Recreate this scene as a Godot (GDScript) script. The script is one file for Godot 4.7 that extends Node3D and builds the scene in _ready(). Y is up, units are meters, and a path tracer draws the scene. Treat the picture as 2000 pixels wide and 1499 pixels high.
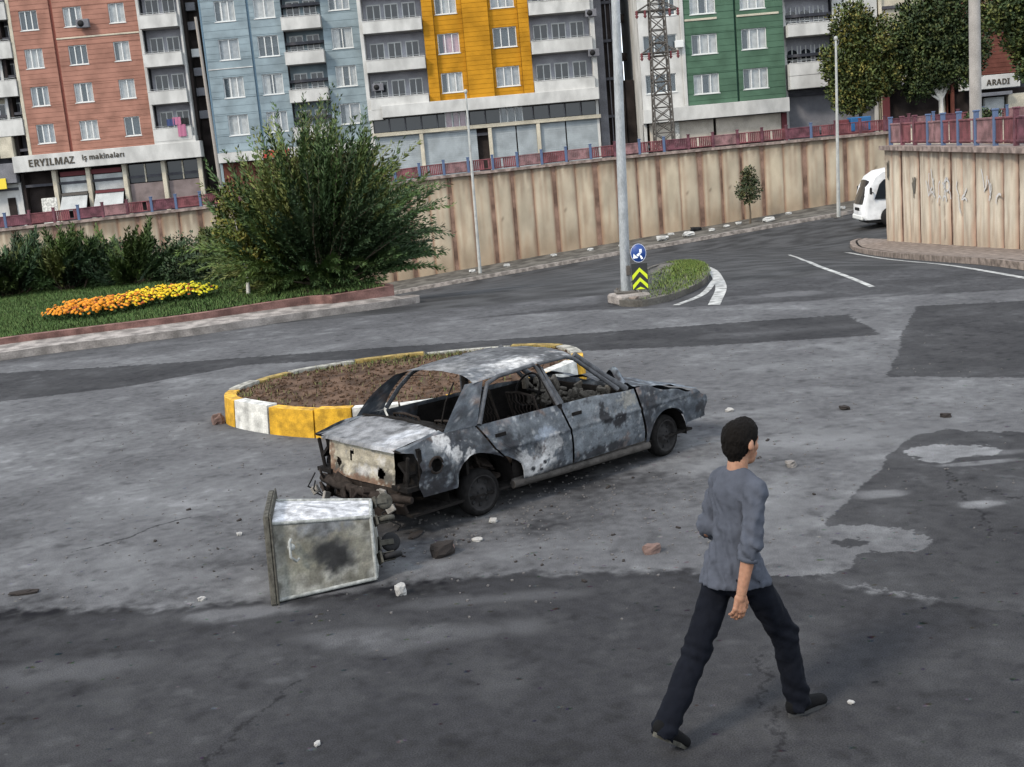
extends Node3D
# A burnt-out saloon car on a road junction, a tipped waste container, a walking person, a piled retaining wall and apartment blocks.

var used := {}
var M := {}
var T := {}
var rng := RandomNumberGenerator.new()
var nz := FastNoiseLite.new()

# ---------------------------------------------------------------- naming
func numbered(called: String) -> String:
	if not used.has(called):
		used[called] = 0
		return called
	used[called] += 1
	return "%s_%03d" % [called, used[called]]

func tag(o: Node, label: String, category := "", group := "", kind := "") -> Node:
	if label: o.set_meta("label", label)
	if category: o.set_meta("category", category)
	if group: o.set_meta("group", group)
	if kind: o.set_meta("kind", kind)
	return o

func thing(called: String, label: String, category: String, at := Vector3.ZERO, turn := 0.0, group := "") -> Node3D:
	var o := Node3D.new()
	o.name = numbered(called)
	add_child(o)
	o.position = at
	o.rotation.y = turn
	tag(o, label, category, group)
	return o

func put(called: String, mesh: Mesh, m: Material, parent: Node = null, at := Vector3.ZERO, basis := Basis()) -> MeshInstance3D:
	var o := MeshInstance3D.new()
	if parent == null or parent == self:
		o.name = numbered(called)
		add_child(o)
	else:
		o.name = called
		parent.add_child(o, true)
	o.mesh = mesh
	o.material_override = m
	o.transform = Transform3D(basis, at)
	return o

func struct(called: String, mesh: Mesh, m: Material, label := "", parent: Node = null) -> MeshInstance3D:
	var o := put(called, mesh, m, parent)
	tag(o, label, "", "", "structure")
	return o

# ---------------------------------------------------------------- geometry
func mb() -> SurfaceTool:
	var st := SurfaceTool.new()
	st.begin(Mesh.PRIMITIVE_TRIANGLES)
	st.set_smooth_group(-1)
	return st

func done(st: SurfaceTool) -> ArrayMesh:
	st.generate_normals()
	return st.commit()

func tri(st: SurfaceTool, a: Vector3, b: Vector3, c: Vector3) -> void:
	st.add_vertex(a); st.add_vertex(b); st.add_vertex(c)

func quad(st: SurfaceTool, a: Vector3, b: Vector3, c: Vector3, d: Vector3) -> void:
	tri(st, a, b, c); tri(st, a, c, d)

func hexa(st: SurfaceTool, p: Array) -> void:   # 0-3 bottom ring, 4-7 top ring
	quad(st, p[0], p[1], p[2], p[3]); quad(st, p[7], p[6], p[5], p[4])
	for i in 4:
		var j := (i + 1) % 4
		quad(st, p[i], p[i + 4], p[j + 4], p[j])

func box(st: SurfaceTool, c: Vector3, s: Vector3, b := Basis()) -> void:
	var h := s * 0.5
	var p := []
	for y in [-1, 1]:
		for q in [[-1, -1], [1, -1], [1, 1], [-1, 1]]:
			p.append(c + b * Vector3(q[0] * h.x, y * h.y, q[1] * h.z))
	hexa(st, p)

func span(st: SurfaceTool, x0: float, x1: float, y0: float, y1: float, z0: float, z1: float) -> void:
	box(st, Vector3((x0 + x1) / 2, (y0 + y1) / 2, (z0 + z1) / 2), Vector3(abs(x1 - x0), abs(y1 - y0), abs(z1 - z0)))

func cbox(st: SurfaceTool, c: Vector3, s: Vector3, ch: float, b := Basis()) -> void:   # chamfered box
	var h := s * 0.5
	var f := func(x: float, y: float, z: float) -> Vector3: return c + b * Vector3(x, y, z)
	var i := h - Vector3.ONE * ch
	for k in [-1.0, 1.0]:
		quad(st, f.call(-i.x, k * h.y, -i.z), f.call(i.x, k * h.y, -i.z), f.call(i.x, k * h.y, i.z), f.call(-i.x, k * h.y, i.z))
		quad(st, f.call(k * h.x, -i.y, -i.z), f.call(k * h.x, i.y, -i.z), f.call(k * h.x, i.y, i.z), f.call(k * h.x, -i.y, i.z))
		quad(st, f.call(-i.x, -i.y, k * h.z), f.call(i.x, -i.y, k * h.z), f.call(i.x, i.y, k * h.z), f.call(-i.x, i.y, k * h.z))
		for l in [-1.0, 1.0]:
			quad(st, f.call(-i.x, k * h.y, l * i.z), f.call(i.x, k * h.y, l * i.z), f.call(i.x, k * i.y, l * h.z), f.call(-i.x, k * i.y, l * h.z))
			quad(st, f.call(k * h.x, -i.y, l * i.z), f.call(k * h.x, i.y, l * i.z), f.call(k * i.x, i.y, l * h.z), f.call(k * i.x, -i.y, l * h.z))
			quad(st, f.call(k * h.x, l * i.y, -i.z), f.call(k * h.x, l * i.y, i.z), f.call(k * i.x, l * h.y, i.z), f.call(k * i.x, l * h.y, -i.z))
			for m in [-1.0, 1.0]:
				tri(st, f.call(k * h.x, l * i.y, m * i.z), f.call(k * i.x, l * h.y, m * i.z), f.call(k * i.x, l * i.y, m * h.z))

func tube(st: SurfaceTool, pts: Array, radii: Array, sides := 8, caps := true) -> void:
	st.set_smooth_group(1)
	var rings := []
	var side := Vector3.ZERO
	for i in pts.size():
		var d: Vector3 = (pts[min(i + 1, pts.size() - 1)] - pts[max(i - 1, 0)]).normalized()
		if side == Vector3.ZERO:
			side = d.cross(Vector3.UP if abs(d.y) < 0.9 else Vector3.RIGHT).normalized()
		side = (side - d * side.dot(d)).normalized()
		var up := d.cross(side)
		var r: float = radii[min(i, radii.size() - 1)]
		var ring := []
		for k in sides:
			var a := TAU * k / sides
			ring.append(pts[i] + (side * cos(a) + up * sin(a)) * r)
		rings.append(ring)
	for i in rings.size() - 1:
		for k in sides:
			var l := (k + 1) % sides
			quad(st, rings[i][k], rings[i][l], rings[i + 1][l], rings[i + 1][k])
	st.set_smooth_group(-1)
	if caps:
		for e in [0, rings.size() - 1]:
			for k in range(1, sides - 1):
				tri(st, rings[e][0], rings[e][k], rings[e][k + 1])

func lathe(st: SurfaceTool, prof: Array, sides: int, at: Vector3, b := Basis(), smooth := true) -> void:   # prof: Vector2(radius, along b.y)
	st.set_smooth_group(1 if smooth else -1)
	for i in prof.size() - 1:
		for k in sides:
			var a := TAU * k / sides
			var c := TAU * (k + 1) / sides
			var p: Vector2 = prof[i]
			var q: Vector2 = prof[i + 1]
			quad(st, at + b * Vector3(cos(a) * p.x, p.y, sin(a) * p.x), at + b * Vector3(cos(c) * p.x, p.y, sin(c) * p.x), at + b * Vector3(cos(c) * q.x, q.y, sin(c) * q.x), at + b * Vector3(cos(a) * q.x, q.y, sin(a) * q.x))
	st.set_smooth_group(-1)

func prism(st: SurfaceTool, poly: PackedVector2Array, y0: float, y1: float, b := Basis(), at := Vector3.ZERO, bottom := true) -> void:   # polygon in b.x/b.z, extruded along b.y
	var ids := Geometry2D.triangulate_polygon(poly)
	var f := func(p: Vector2, y: float) -> Vector3: return at + b * Vector3(p.x, y, p.y)
	for i in range(0, ids.size(), 3):
		tri(st, f.call(poly[ids[i]], y1), f.call(poly[ids[i + 1]], y1), f.call(poly[ids[i + 2]], y1))
		if bottom:
			tri(st, f.call(poly[ids[i]], y0), f.call(poly[ids[i + 2]], y0), f.call(poly[ids[i + 1]], y0))
	for i in poly.size():
		var j := (i + 1) % poly.size()
		quad(st, f.call(poly[i], y0), f.call(poly[i], y1), f.call(poly[j], y1), f.call(poly[j], y0))

func patch(st: SurfaceTool, nu: int, nv: int, f: Callable, col = null) -> void:
	st.set_smooth_group(1)
	var g := []
	var cs := []
	for j in nv + 1:
		for i in nu + 1:
			g.append(f.call(float(i) / nu, float(j) / nv))
			if col != null: cs.append(col.call(g[-1]))
	for j in nv:
		for i in nu:
			var a := j * (nu + 1) + i
			var q := [a, a + 1, a + nu + 2, a, a + nu + 2, a + nu + 1]
			for k in q:
				if col != null: st.set_color(cs[k])
				st.add_vertex(g[k])
	st.set_smooth_group(-1)

func smooth_closed(pts: Array, n: int) -> PackedVector2Array:
	var out := PackedVector2Array()
	var k := pts.size()
	for i in k:
		for j in n:
			out.append((pts[i] as Vector2).cubic_interpolate(pts[(i + 1) % k], pts[(i + k - 1) % k], pts[(i + 2) % k], float(j) / n))
	return out

func smooth_open(pts: Array, n: int) -> Array:
	var out := []
	for i in pts.size() - 1:
		for j in n:
			out.append(pts[i].cubic_interpolate(pts[i + 1], pts[max(i - 1, 0)], pts[min(i + 2, pts.size() - 1)], float(j) / n))
	out.append(pts[-1])
	return out

func arc_shell(st: SurfaceTool, c: Vector3, r: float, depth: float, s: float) -> void:   # the upper half of a wheel housing
	patch(st, 16, 3, func(a, b): return c + Vector3(cos(lerp(-0.1, PI + 0.1, a)) * r, sin(lerp(-0.1, PI + 0.1, a)) * r, -s * depth * b), null)
	patch(st, 16, 2, func(a, b): return c + Vector3(cos(lerp(-0.1, PI + 0.1, a)) * r * b, sin(lerp(-0.1, PI + 0.1, a)) * r * b, -s * depth), null)

# ---------------------------------------------------------------- materials
func gray(id: String, size: int, freq: float, oct: int, lo: float, hi: float, kind := FastNoiseLite.TYPE_SIMPLEX_SMOOTH, contrast := 1.0, sd := 1) -> void:
	var n := FastNoiseLite.new()
	n.noise_type = kind
	n.frequency = freq
	n.seed = sd
	n.fractal_type = FastNoiseLite.FRACTAL_FBM
	n.fractal_octaves = oct
	var im := n.get_seamless_image(size, size)
	im.convert(Image.FORMAT_L8)
	var d := im.get_data()
	var lut := PackedByteArray()
	for i in 256:
		var v: float = clamp((i / 255.0 - 0.5) * contrast + 0.5, 0, 1)
		lut.append(int(clamp(pow(lerp(lo, hi, v), 1 / 2.2) * 255, 0, 255)))
	for i in d.size():
		d[i] = lut[d[i]]
	T[id] = ImageTexture.create_from_image(Image.create_from_data(size, size, false, Image.FORMAT_L8, d))

func lin(r: float, g: float, b: float) -> Color:
	return Color(r, g, b).linear_to_srgb()

func mat(id: String, c: Color, rough := 0.9, tex := "grain", sc := Vector3.ONE, det := "", dsc := Vector3.ONE, bump := 0.0, metal := 0.0, vc := false) -> StandardMaterial3D:
	var m := StandardMaterial3D.new()
	m.resource_name = id
	m.albedo_color = lin(c.r, c.g, c.b)
	m.roughness = rough
	m.metallic = metal
	m.metallic_specular = 0.22 if rough > 0.84 else 0.35 if rough > 0.5 else 0.5
	m.vertex_color_use_as_albedo = vc
	if tex:
		m.albedo_texture = T[tex]
		m.uv1_triplanar = true
		m.uv1_world_triplanar = true
		m.uv1_scale = sc
		if bump != 0.0:
			m.heightmap_enabled = true
			m.heightmap_texture = T[tex]
			m.heightmap_scale = bump
	if det:
		m.detail_enabled = true
		m.detail_blend_mode = BaseMaterial3D.BLEND_MODE_MUL
		m.detail_albedo = T[det]
		m.detail_uv_layer = BaseMaterial3D.DETAIL_UV_2
		m.uv2_triplanar = true
		m.uv2_world_triplanar = true
		m.uv2_scale = dsc
	M[id] = m
	return m

func materials() -> void:
	gray("grain", 512, 0.06, 4, 0.62, 1.0, FastNoiseLite.TYPE_SIMPLEX_SMOOTH, 1.4, 3)
	gray("speck", 512, 0.35, 2, 0.45, 1.0, FastNoiseLite.TYPE_SIMPLEX_SMOOTH, 1.3, 4)
	gray("blotch", 512, 0.012, 5, 0.45, 1.0, FastNoiseLite.TYPE_SIMPLEX_SMOOTH, 1.9, 5)
	gray("soft", 512, 0.01, 4, 0.72, 1.0, FastNoiseLite.TYPE_SIMPLEX_SMOOTH, 1.7, 6)
	var V := Vector3.ONE
	mat("asphalt", Color(0.078, 0.078, 0.080), 0.92, "speck", V * 0.7, "blotch", V * 0.09, 0.6)
	mat("street", Color(0.10, 0.10, 0.105), 0.92, "speck", V * 0.6, "blotch", V * 0.07, 0.5)
	mat("verge", Color(0.15, 0.14, 0.125), 0.95, "grain", V * 0.5, "blotch", V * 0.15, 2.0)
	mat("kerb_pale", Color(0.36, 0.325, 0.30), 0.9, "grain", V * 0.8, "blotch", V * 0.4, 0.8)
	mat("kerb_brown", Color(0.30, 0.245, 0.21), 0.9, "grain", V * 0.8, "blotch", V * 0.5, 0.8)
	mat("kerb_red", Color(0.27, 0.15, 0.13), 0.9, "grain", V * 0.9, "blotch", V * 0.4, 0.8)
	mat("line", Color(0.55, 0.55, 0.53), 0.8, "speck", V * 0.6, "blotch", V * 0.5)
	mat("lawn", Color(0.055, 0.09, 0.03), 0.95, "grain", V * 0.5, "soft", V * 0.15, 1.0)
	mat("grass", Color(1, 1, 1), 0.8, "", V, "", V, 0, 0, true)
	mat("leaf", Color(1, 1, 1), 0.62, "", V, "", V, 0, 0, true)
	M.leaf.backlight_enabled = true
	M.leaf.backlight = Color(0.25, 0.25, 0.25)
	mat("soil", Color(0.135, 0.085, 0.058), 1.0, "grain", V * 1.2, "blotch", V * 0.3, 3.0)
	mat("bark", Color(0.12, 0.095, 0.07), 0.95, "grain", Vector3(3, 0.6, 3), "", V, 1.0)
	mat("white_bark", Color(0.62, 0.60, 0.55), 0.9, "grain", Vector3(3, 0.8, 3), "", V, 0.5)
	mat("white_paint", Color(0.74, 0.73, 0.68), 0.75, "grain", V * 1.5, "blotch", V * 0.9, 0.3)
	mat("white_worn", Color(0.40, 0.385, 0.34), 0.85, "grain", V * 1.5, "blotch", V * 0.9, 0.3)
	mat("yellow_worn", Color(0.36, 0.26, 0.09), 0.85, "grain", V * 1.5, "blotch", V * 0.9, 0.3)
	mat("yellow_paint", Color(0.72, 0.40, 0.025), 0.7, "grain", V * 1.5, "blotch", V * 0.9, 0.3)
	mat("pile", Color(0.80, 0.75, 0.665), 0.95, "speck", V * 0.45, "soft", Vector3(0.11, 0.06, 0.11), 0.8, 0, true)
	mat("pile_sunlit", Color(1.0, 0.96, 0.90), 0.95, "speck", V * 0.45, "soft", Vector3(0.3, 0.1, 0.3), 0.8, 0, true)  # paler pile colour for the right-hand wall, with the sunlight painted in
	mat("rust_gap", Color(0.27, 0.175, 0.135), 0.95, "grain", Vector3(0.8, 0.2, 0.8), "blotch", V * 0.1)
	mat("fence_red", Color(0.22, 0.075, 0.085), 0.7, "grain", V * 0.6, "blotch", V * 0.21)
	mat("fence_pink", Color(0.29, 0.16, 0.165), 0.7, "grain", V * 0.6, "blotch", V * 0.23)
	mat("fence_wine", Color(0.17, 0.065, 0.085), 0.7, "grain", V * 0.6, "blotch", V * 0.25)
	mat("fence_blue", Color(0.085, 0.125, 0.22), 0.6, "grain", V)
	mat("steel", Color(0.42, 0.44, 0.45), 0.55, "grain", Vector3(2, 0.3, 2), "soft", V * 0.5, 0, 0.35)
	mat("pole_paint", Color(0.47, 0.48, 0.46), 0.6, "grain", Vector3(2, 0.3, 2), "soft", V * 0.4)
	mat("concrete", Color(0.40, 0.375, 0.35), 0.9, "grain", V * 0.8, "soft", V * 0.2, 0.5)
	mat("dark_steel", Color(0.10, 0.09, 0.08), 0.7, "grain", V)
	mat("wood_pole", Color(0.33, 0.30, 0.27), 0.9, "grain", Vector3(2, 0.2, 2))
	mat("glass", Color(0.02, 0.025, 0.03), 0.06, "")
	M.glass.transparency = BaseMaterial3D.TRANSPARENCY_ALPHA
	M.glass.albedo_color = Color(0.45, 0.52, 0.56, 0.22)
	mat("dark_glass", Color(0.015, 0.018, 0.022), 0.12, "")
	mat("curtain", Color(0.50, 0.50, 0.485), 0.9, "soft", V * 0.4)
	mat("curtain_grey", Color(0.36, 0.37, 0.38), 0.9, "soft", V * 0.4)
	mat("curtain_pink", Color(0.50, 0.30, 0.34), 0.9, "soft", V * 0.4)
	mat("frame_white", Color(0.56, 0.57, 0.56), 0.6, "")
	mat("room", Color(0.075, 0.075, 0.085), 0.95, "soft", V * 0.2)
	mat("wall_orange", Color(0.44, 0.225, 0.17), 0.85, "speck", V * 0.35, "soft", V * 0.11, 0.0)
	mat("orange_seam", Color(0.24, 0.085, 0.065), 0.85, "grain", V * 0.4)
	mat("wall_blue", Color(0.32, 0.40, 0.44), 0.85, "speck", V * 0.35, "soft", V * 0.11, 0.0)
	mat("blue_seam", Color(0.13, 0.20, 0.26), 0.85, "grain", V * 0.4)
	mat("wall_yellow", Color(0.60, 0.285, 0.022), 0.85, "speck", V * 0.35, "soft", V * 0.11, 0.0)
	mat("wall_green", Color(0.10, 0.185, 0.125), 0.85, "speck", V * 0.35, "soft", V * 0.11, 0.0)
	mat("green_seam", Color(0.03, 0.07, 0.05), 0.85, "grain", V * 0.4)
	mat("wall_white", Color(0.68, 0.675, 0.65), 0.85, "speck", V * 0.35, "soft", Vector3(0.15, 0.07, 0.15), 0.0)
	mat("wall_lilac", Color(0.44, 0.44, 0.48), 0.9, "grain", V * 0.4, "soft", V * 0.13)
	mat("wall_cream", Color(0.60, 0.55, 0.44), 0.85, "grain", V * 0.4, "soft", V * 0.13)
	mat("shutter", Color(0.36, 0.40, 0.42), 0.7, "grain", V * 0.5, "soft", V * 0.15)
	mat("shutter_cream", Color(0.58, 0.52, 0.44), 0.7, "grain", V * 0.5, "soft", V * 0.15)
	mat("dark_brown", Color(0.04, 0.032, 0.03), 0.9, "grain", V * 0.4, "blotch", V * 0.1)
	mat("grey_render", Color(0.22, 0.22, 0.24), 0.9, "grain", V * 0.4, "soft", V * 0.13)
	mat("awning", Color(0.50, 0.52, 0.52), 0.8, "grain", V * 0.5, "soft", V * 0.2)
	mat("maroon", Color(0.13, 0.035, 0.04), 0.8, "grain", V)
	mat("mesh_screen", Color(0.27, 0.22, 0.215), 0.9, "speck", V * 0.5, "soft", V * 0.2)
	mat("brick_far", Color(0.17, 0.065, 0.05), 0.95, "speck", V * 0.5, "soft", V * 0.2)
	mat("letter", Color(0.05, 0.042, 0.03), 0.6, "")
	mat("black", Color(0.012, 0.012, 0.013), 0.75, "grain", V * 2.0)
	mat("rubber", Color(0.022, 0.021, 0.021), 0.95, "grain", V * 3.0, "", V, 0.5)
	mat("char", Color(0.018, 0.016, 0.015), 0.98, "grain", V * 3.0, "blotch", V * 1.5, 1.5)
	mat("rust", Color(0.045, 0.036, 0.031), 0.98, "grain", V * 3.0, "blotch", V * 2.0, 1.5)
	mat("ash", Color(0.33, 0.31, 0.28), 1.0, "grain", V * 3.0, "blotch", V * 2.0, 1.5)
	mat("ash_dark", Color(0.15, 0.135, 0.115), 1.0, "speck", V * 2.0, "blotch", V * 3.0, 0.5)
	mat("burnt", Color(1, 1, 1), 0.72, "grain", V * 1.6, "blotch", V * 1.1, 0.5, 0, true)
	mat("burnt_wheel", Color(0.015, 0.014, 0.0138), 0.9, "grain", V * 4.0, "blotch", V * 2.5, 1.0)
	mat("zinc", Color(1, 1, 1), 0.62, "grain", V * 1.5, "blotch", V * 1.3, 0.2, 0.1, true)
	mat("sign_blue", Color(0.006, 0.04, 0.19), 0.4, "")
	mat("sign_white", Color(0.75, 0.78, 0.80), 0.45, "")
	mat("sign_black", Color(0.012, 0.013, 0.012), 0.5, "")
	mat("sign_lime", Color(0.48, 0.58, 0.01), 0.45, "")
	mat("bus_white", Color(0.74, 0.75, 0.76), 0.3, "soft", V * 0.3)
	mat("grit", Color(0.105, 0.10, 0.098), 0.95, "")
	mat("stone", Color(0.20, 0.185, 0.175), 0.95, "grain", V * 4, "", V, 1.0)
	mat("stone_dark", Color(0.035, 0.03, 0.028), 0.95, "grain", V * 4, "", V, 1.0)
	mat("stone_pale", Color(0.36, 0.35, 0.335), 0.95, "grain", V * 4, "", V, 1.0)
	mat("brick_red", Color(0.17, 0.115, 0.10), 0.95, "grain", V * 4, "", V, 1.0)
	mat("paper", Color(0.50, 0.50, 0.485), 0.9, "grain", V * 2)
	mat("cloth_pink", Color(0.42, 0.16, 0.25), 0.9, "grain", V * 2)
	mat("cloth_blue", Color(0.05, 0.07, 0.16), 0.9, "grain", V * 2)
	mat("kiosk_blue", Color(0.02, 0.10, 0.24), 0.6, "grain", V)
	mat("skin", Color(0.30, 0.155, 0.098), 0.55, "soft", V * 6.0)
	M.skin.subsurf_scatter_enabled = true
	M.skin.subsurf_scatter_strength = 0.08
	mat("shirt", Color(0.088, 0.097, 0.122), 0.95, "speck", V * 6.0, "soft", V * 2.0, 0.15)
	mat("trousers", Color(0.0068, 0.0082, 0.0135), 0.9, "speck", V * 8.0, "soft", V * 2.0, 0.15)
	mat("hair", Color(0.006, 0.0048, 0.0042), 0.88, "grain", Vector3(12, 3, 12), "", V, 0.2)
	mat("shoe", Color(0.006, 0.006, 0.0065), 0.86, "grain", V * 8.0)
	mat("sole", Color(0.05, 0.05, 0.05), 0.8, "grain", V * 8.0)
	mat("petal", Color(1, 1, 1), 0.7, "", V, "", V, 0, 0, true)

# ---------------------------------------------------------------- terrain
func gh(x: float, z: float) -> float:   # the road falls towards the far wall
	var b: float = clamp(-4.2 + (x + 4.0) * 0.088, -5.0, -1.7)
	var t: float = max(0.0, -z - lerp(25.0, 17.0, clamp((x - 8.0) / 6.0, 0, 1)))
	var e := t * t / 16.0 if t < 8.0 else t - 4.0
	return b * min(e / 40.0, 1.0)

func wall_top(x: float) -> float:
	var p := [[-60.0, 0.3], [-30.0, 1.04], [-17.0, 1.33], [-3.6, 1.89], [7.7, 2.13], [21.0, 2.22], [80.0, 2.5]]
	for i in p.size() - 1:
		if x <= p[i + 1][0]:
			return lerp(p[i][1], p[i + 1][1], clamp((x - p[i][0]) / (p[i + 1][0] - p[i][0]), 0, 1))
	return 2.5

func street_y(x: float) -> float:
	return wall_top(x) - 0.3

func fill_poly(im: Image, pts: Array, code: int) -> void:   # pts in pixels
	var lo := 1e9
	var hi := -1e9
	for p in pts:
		lo = min(lo, p.y); hi = max(hi, p.y)
	for y in range(max(0, int(lo)), min(im.get_height() - 1, int(hi)) + 1):
		var xs := []
		for i in pts.size():
			var a: Vector2 = pts[i]
			var b: Vector2 = pts[(i + 1) % pts.size()]
			if (a.y <= y) != (b.y <= y):
				xs.append(a.x + (b.x - a.x) * (y - a.y) / (b.y - a.y))
		xs.sort()
		for k in range(0, xs.size() - 1, 2):
			var x0: int = max(0, int(xs[k]))
			var x1: int = min(im.get_width(), int(xs[k + 1]) + 1)
			if x1 > x0:
				im.fill_rect(Rect2i(x0, y, x1 - x0, 1), Color8(code, code, code))

const PX := 1536
const PZ := 1360
const GX0 := -13.0
const GX1 := 13.0
const GZ0 := -4.0
const GZ1 := -27.0

func to_px(x: float, z: float) -> Vector2:
	return Vector2((x - GX0) / (GX1 - GX0) * PX, (GZ0 - z) / (GZ0 - GZ1) * PZ)

func poly_px(pts: Array) -> Array:
	return pts.map(func(p): return to_px(p.x, p.y))

func noise_bytes(freq: float, oct: int, sd: int, w := PX, h := PZ) -> PackedByteArray:
	var n := FastNoiseLite.new()
	n.noise_type = FastNoiseLite.TYPE_SIMPLEX_SMOOTH
	n.frequency = freq
	n.seed = sd
	n.fractal_octaves = oct
	var im := n.get_image(w, h)
	im.convert(Image.FORMAT_L8)
	return im.get_data()

func plaza_texture() -> ImageTexture:
	var zi := Image.create(PX, PZ, false, Image.FORMAT_L8)
	zi.fill(Color8(112, 112, 112))                                       # weathered pale asphalt
	fill_poly(zi, poly_px([Vector2(-14, -24.9), Vector2(1.2, -24.7), Vector2(4.1, -23.5), Vector2(9.5, -22.2), Vector2(14, -21.5), Vector2(14, -28), Vector2(-14, -28)]), 62)   # the ramp's surface
	fill_poly(zi, poly_px([Vector2(-14, -24.9), Vector2(-9.4, -24.0), Vector2(-6, -24.6), Vector2(-2.0, -24.6), Vector2(2, -25.4), Vector2(2, -28), Vector2(-14, -28)]), 88)
	fill_poly(zi, poly_px([Vector2(-14, -10.3), Vector2(-4.3, -9.5), Vector2(-3.0, -9.25), Vector2(-2.06, -9.15), Vector2(-1.1, -9.3), Vector2(-0.5, -9.38), Vector2(1.4, -9.0), Vector2(2.1, -8.75), Vector2(2.7, -8.0), Vector2(3.4, -7.9), Vector2(14, -5.0), Vector2(14, -3), Vector2(-14, -3)]), 37)   # newer dark surface in front
	var soft_w := int(PX / 7.0)
	zi.resize(soft_w, int(PZ / 7.0), Image.INTERPOLATE_BILINEAR)     # old wear has no sharp edges
	zi.resize(PX, PZ, Image.INTERPOLATE_CUBIC)
	fill_poly(zi, poly_px([Vector2(-14, -23.6), Vector2(-9.6, -22.9), Vector2(-6.5, -22.35), Vector2(-2.7, -21.95), Vector2(1.0, -21.55), Vector2(5.9, -21.05), Vector2(5.75, -18.75), Vector2(3.3, -19.1), Vector2(0.9, -19.75), Vector2(-2.6, -20.9), Vector2(-4.7, -21.3), Vector2(-6.35, -20.1), Vector2(-8.3, -19.7), Vector2(-14, -18.6)]), 44)   # trench strip
	fill_poly(zi, poly_px([Vector2(7.16, -21.3), Vector2(4.85, -15.6), Vector2(6.3, -14.8), Vector2(14, -12.5), Vector2(14, -19.5)]), 48)
	fill_poly(zi, poly_px([Vector2(2.25, -9.2), Vector2(2.7, -10.2), Vector2(3.0, -10.7), Vector2(3.44, -11.35), Vector2(3.75, -11.9), Vector2(4.15, -12.5), Vector2(4.5, -12.65), Vector2(5.2, -12.25), Vector2(14, -9.5), Vector2(14, -4), Vector2(3.3, -7.6), Vector2(2.2, -8.6)]), 45)
	fill_poly(zi, poly_px(Array(smooth_closed([Vector2(3.95, -12.0), Vector2(4.31, -12.05), Vector2(4.7, -11.75), Vector2(4.55, -11.5), Vector2(4.3, -11.55), Vector2(4.05, -11.4), Vector2(3.9, -11.6)], 6))), 150)
	fill_poly(zi, poly_px(Array(smooth_closed([Vector2(1.9, -9.3), Vector2(2.4, -9.75), Vector2(2.9, -9.72), Vector2(3.2, -9.35), Vector2(2.95, -9.02), Vector2(2.55, -9.1), Vector2(2.35, -8.75), Vector2(1.8, -8.75)], 6))), 112)
	fill_poly(zi, poly_px(Array(smooth_closed([Vector2(2.42, -9.4), Vector2(2.6, -9.45), Vector2(2.68, -9.3), Vector2(2.5, -9.24)], 5))), 40)
	# cracks
	for c in [[-2.0, -6.2, 1.1, 1.5], [1.1, -5.9, 1.35, 1.6], [4.0, -11.3, -1.4, 2.0], [3.9, -10.8, -1.7, 1.7], [-4.2, -11.0, 0.4, 1.2]]:
		var p := Vector2(c[0], c[1])
		var a: float = c[2]
		var walked := 0.0
		while walked < c[3]:
			a += rng.randf_range(-0.35, 0.35)
			a = lerp(a, float(c[2]), 0.15)
			var q := p + Vector2(cos(a), -sin(a)) * 0.05
			var u := to_px(p.x, p.y)
			var v := to_px(q.x, q.y)
			for k in 4:
				var w := u.lerp(v, k / 4.0)
				if w.x > 1 and w.y > 1 and w.x < PX - 2 and w.y < PZ - 2:
					zi.fill_rect(Rect2i(int(w.x), int(w.y), 1 if rng.randf() < 0.7 else 2, 1), Color8(20, 20, 20))
			p = q
			walked += 0.05
	var z := zi.get_data()
	var n1 := noise_bytes(0.006, 5, 11)
	var n2 := noise_bytes(0.014, 5, 12)
	var n3 := noise_bytes(0.11, 3, 13)
	var n5 := noise_bytes(0.045, 4, 15)
	var n4 := noise_bytes(0.0045, 4, 14)
	# blobs: x, z, rx, rz, added reflectance (x1000)
	var add := PackedFloat32Array()
	add.resize(PX * PZ)
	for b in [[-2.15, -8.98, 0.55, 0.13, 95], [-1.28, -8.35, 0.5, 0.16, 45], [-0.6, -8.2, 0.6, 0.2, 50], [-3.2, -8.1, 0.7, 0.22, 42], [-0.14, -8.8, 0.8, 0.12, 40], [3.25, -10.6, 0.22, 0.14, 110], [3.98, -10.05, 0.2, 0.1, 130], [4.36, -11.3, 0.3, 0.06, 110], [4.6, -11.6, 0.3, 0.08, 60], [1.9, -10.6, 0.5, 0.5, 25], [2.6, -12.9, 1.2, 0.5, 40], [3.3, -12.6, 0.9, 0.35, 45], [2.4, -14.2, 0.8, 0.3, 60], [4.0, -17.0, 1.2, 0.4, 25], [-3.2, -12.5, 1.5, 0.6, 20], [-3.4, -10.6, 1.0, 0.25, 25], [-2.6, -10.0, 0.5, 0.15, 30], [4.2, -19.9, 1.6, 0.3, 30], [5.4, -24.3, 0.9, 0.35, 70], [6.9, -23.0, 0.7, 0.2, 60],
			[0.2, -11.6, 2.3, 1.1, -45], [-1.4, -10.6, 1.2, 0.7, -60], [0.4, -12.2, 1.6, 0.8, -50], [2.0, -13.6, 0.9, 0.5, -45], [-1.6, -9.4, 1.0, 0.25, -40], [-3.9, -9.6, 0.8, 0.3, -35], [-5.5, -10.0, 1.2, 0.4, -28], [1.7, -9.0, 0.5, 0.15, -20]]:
		var c := to_px(b[0], b[1])
		var rx: float = b[2] / (GX1 - GX0) * PX * 1.5
		var ry: float = b[3] / (GZ0 - GZ1) * PZ * 1.5
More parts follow.
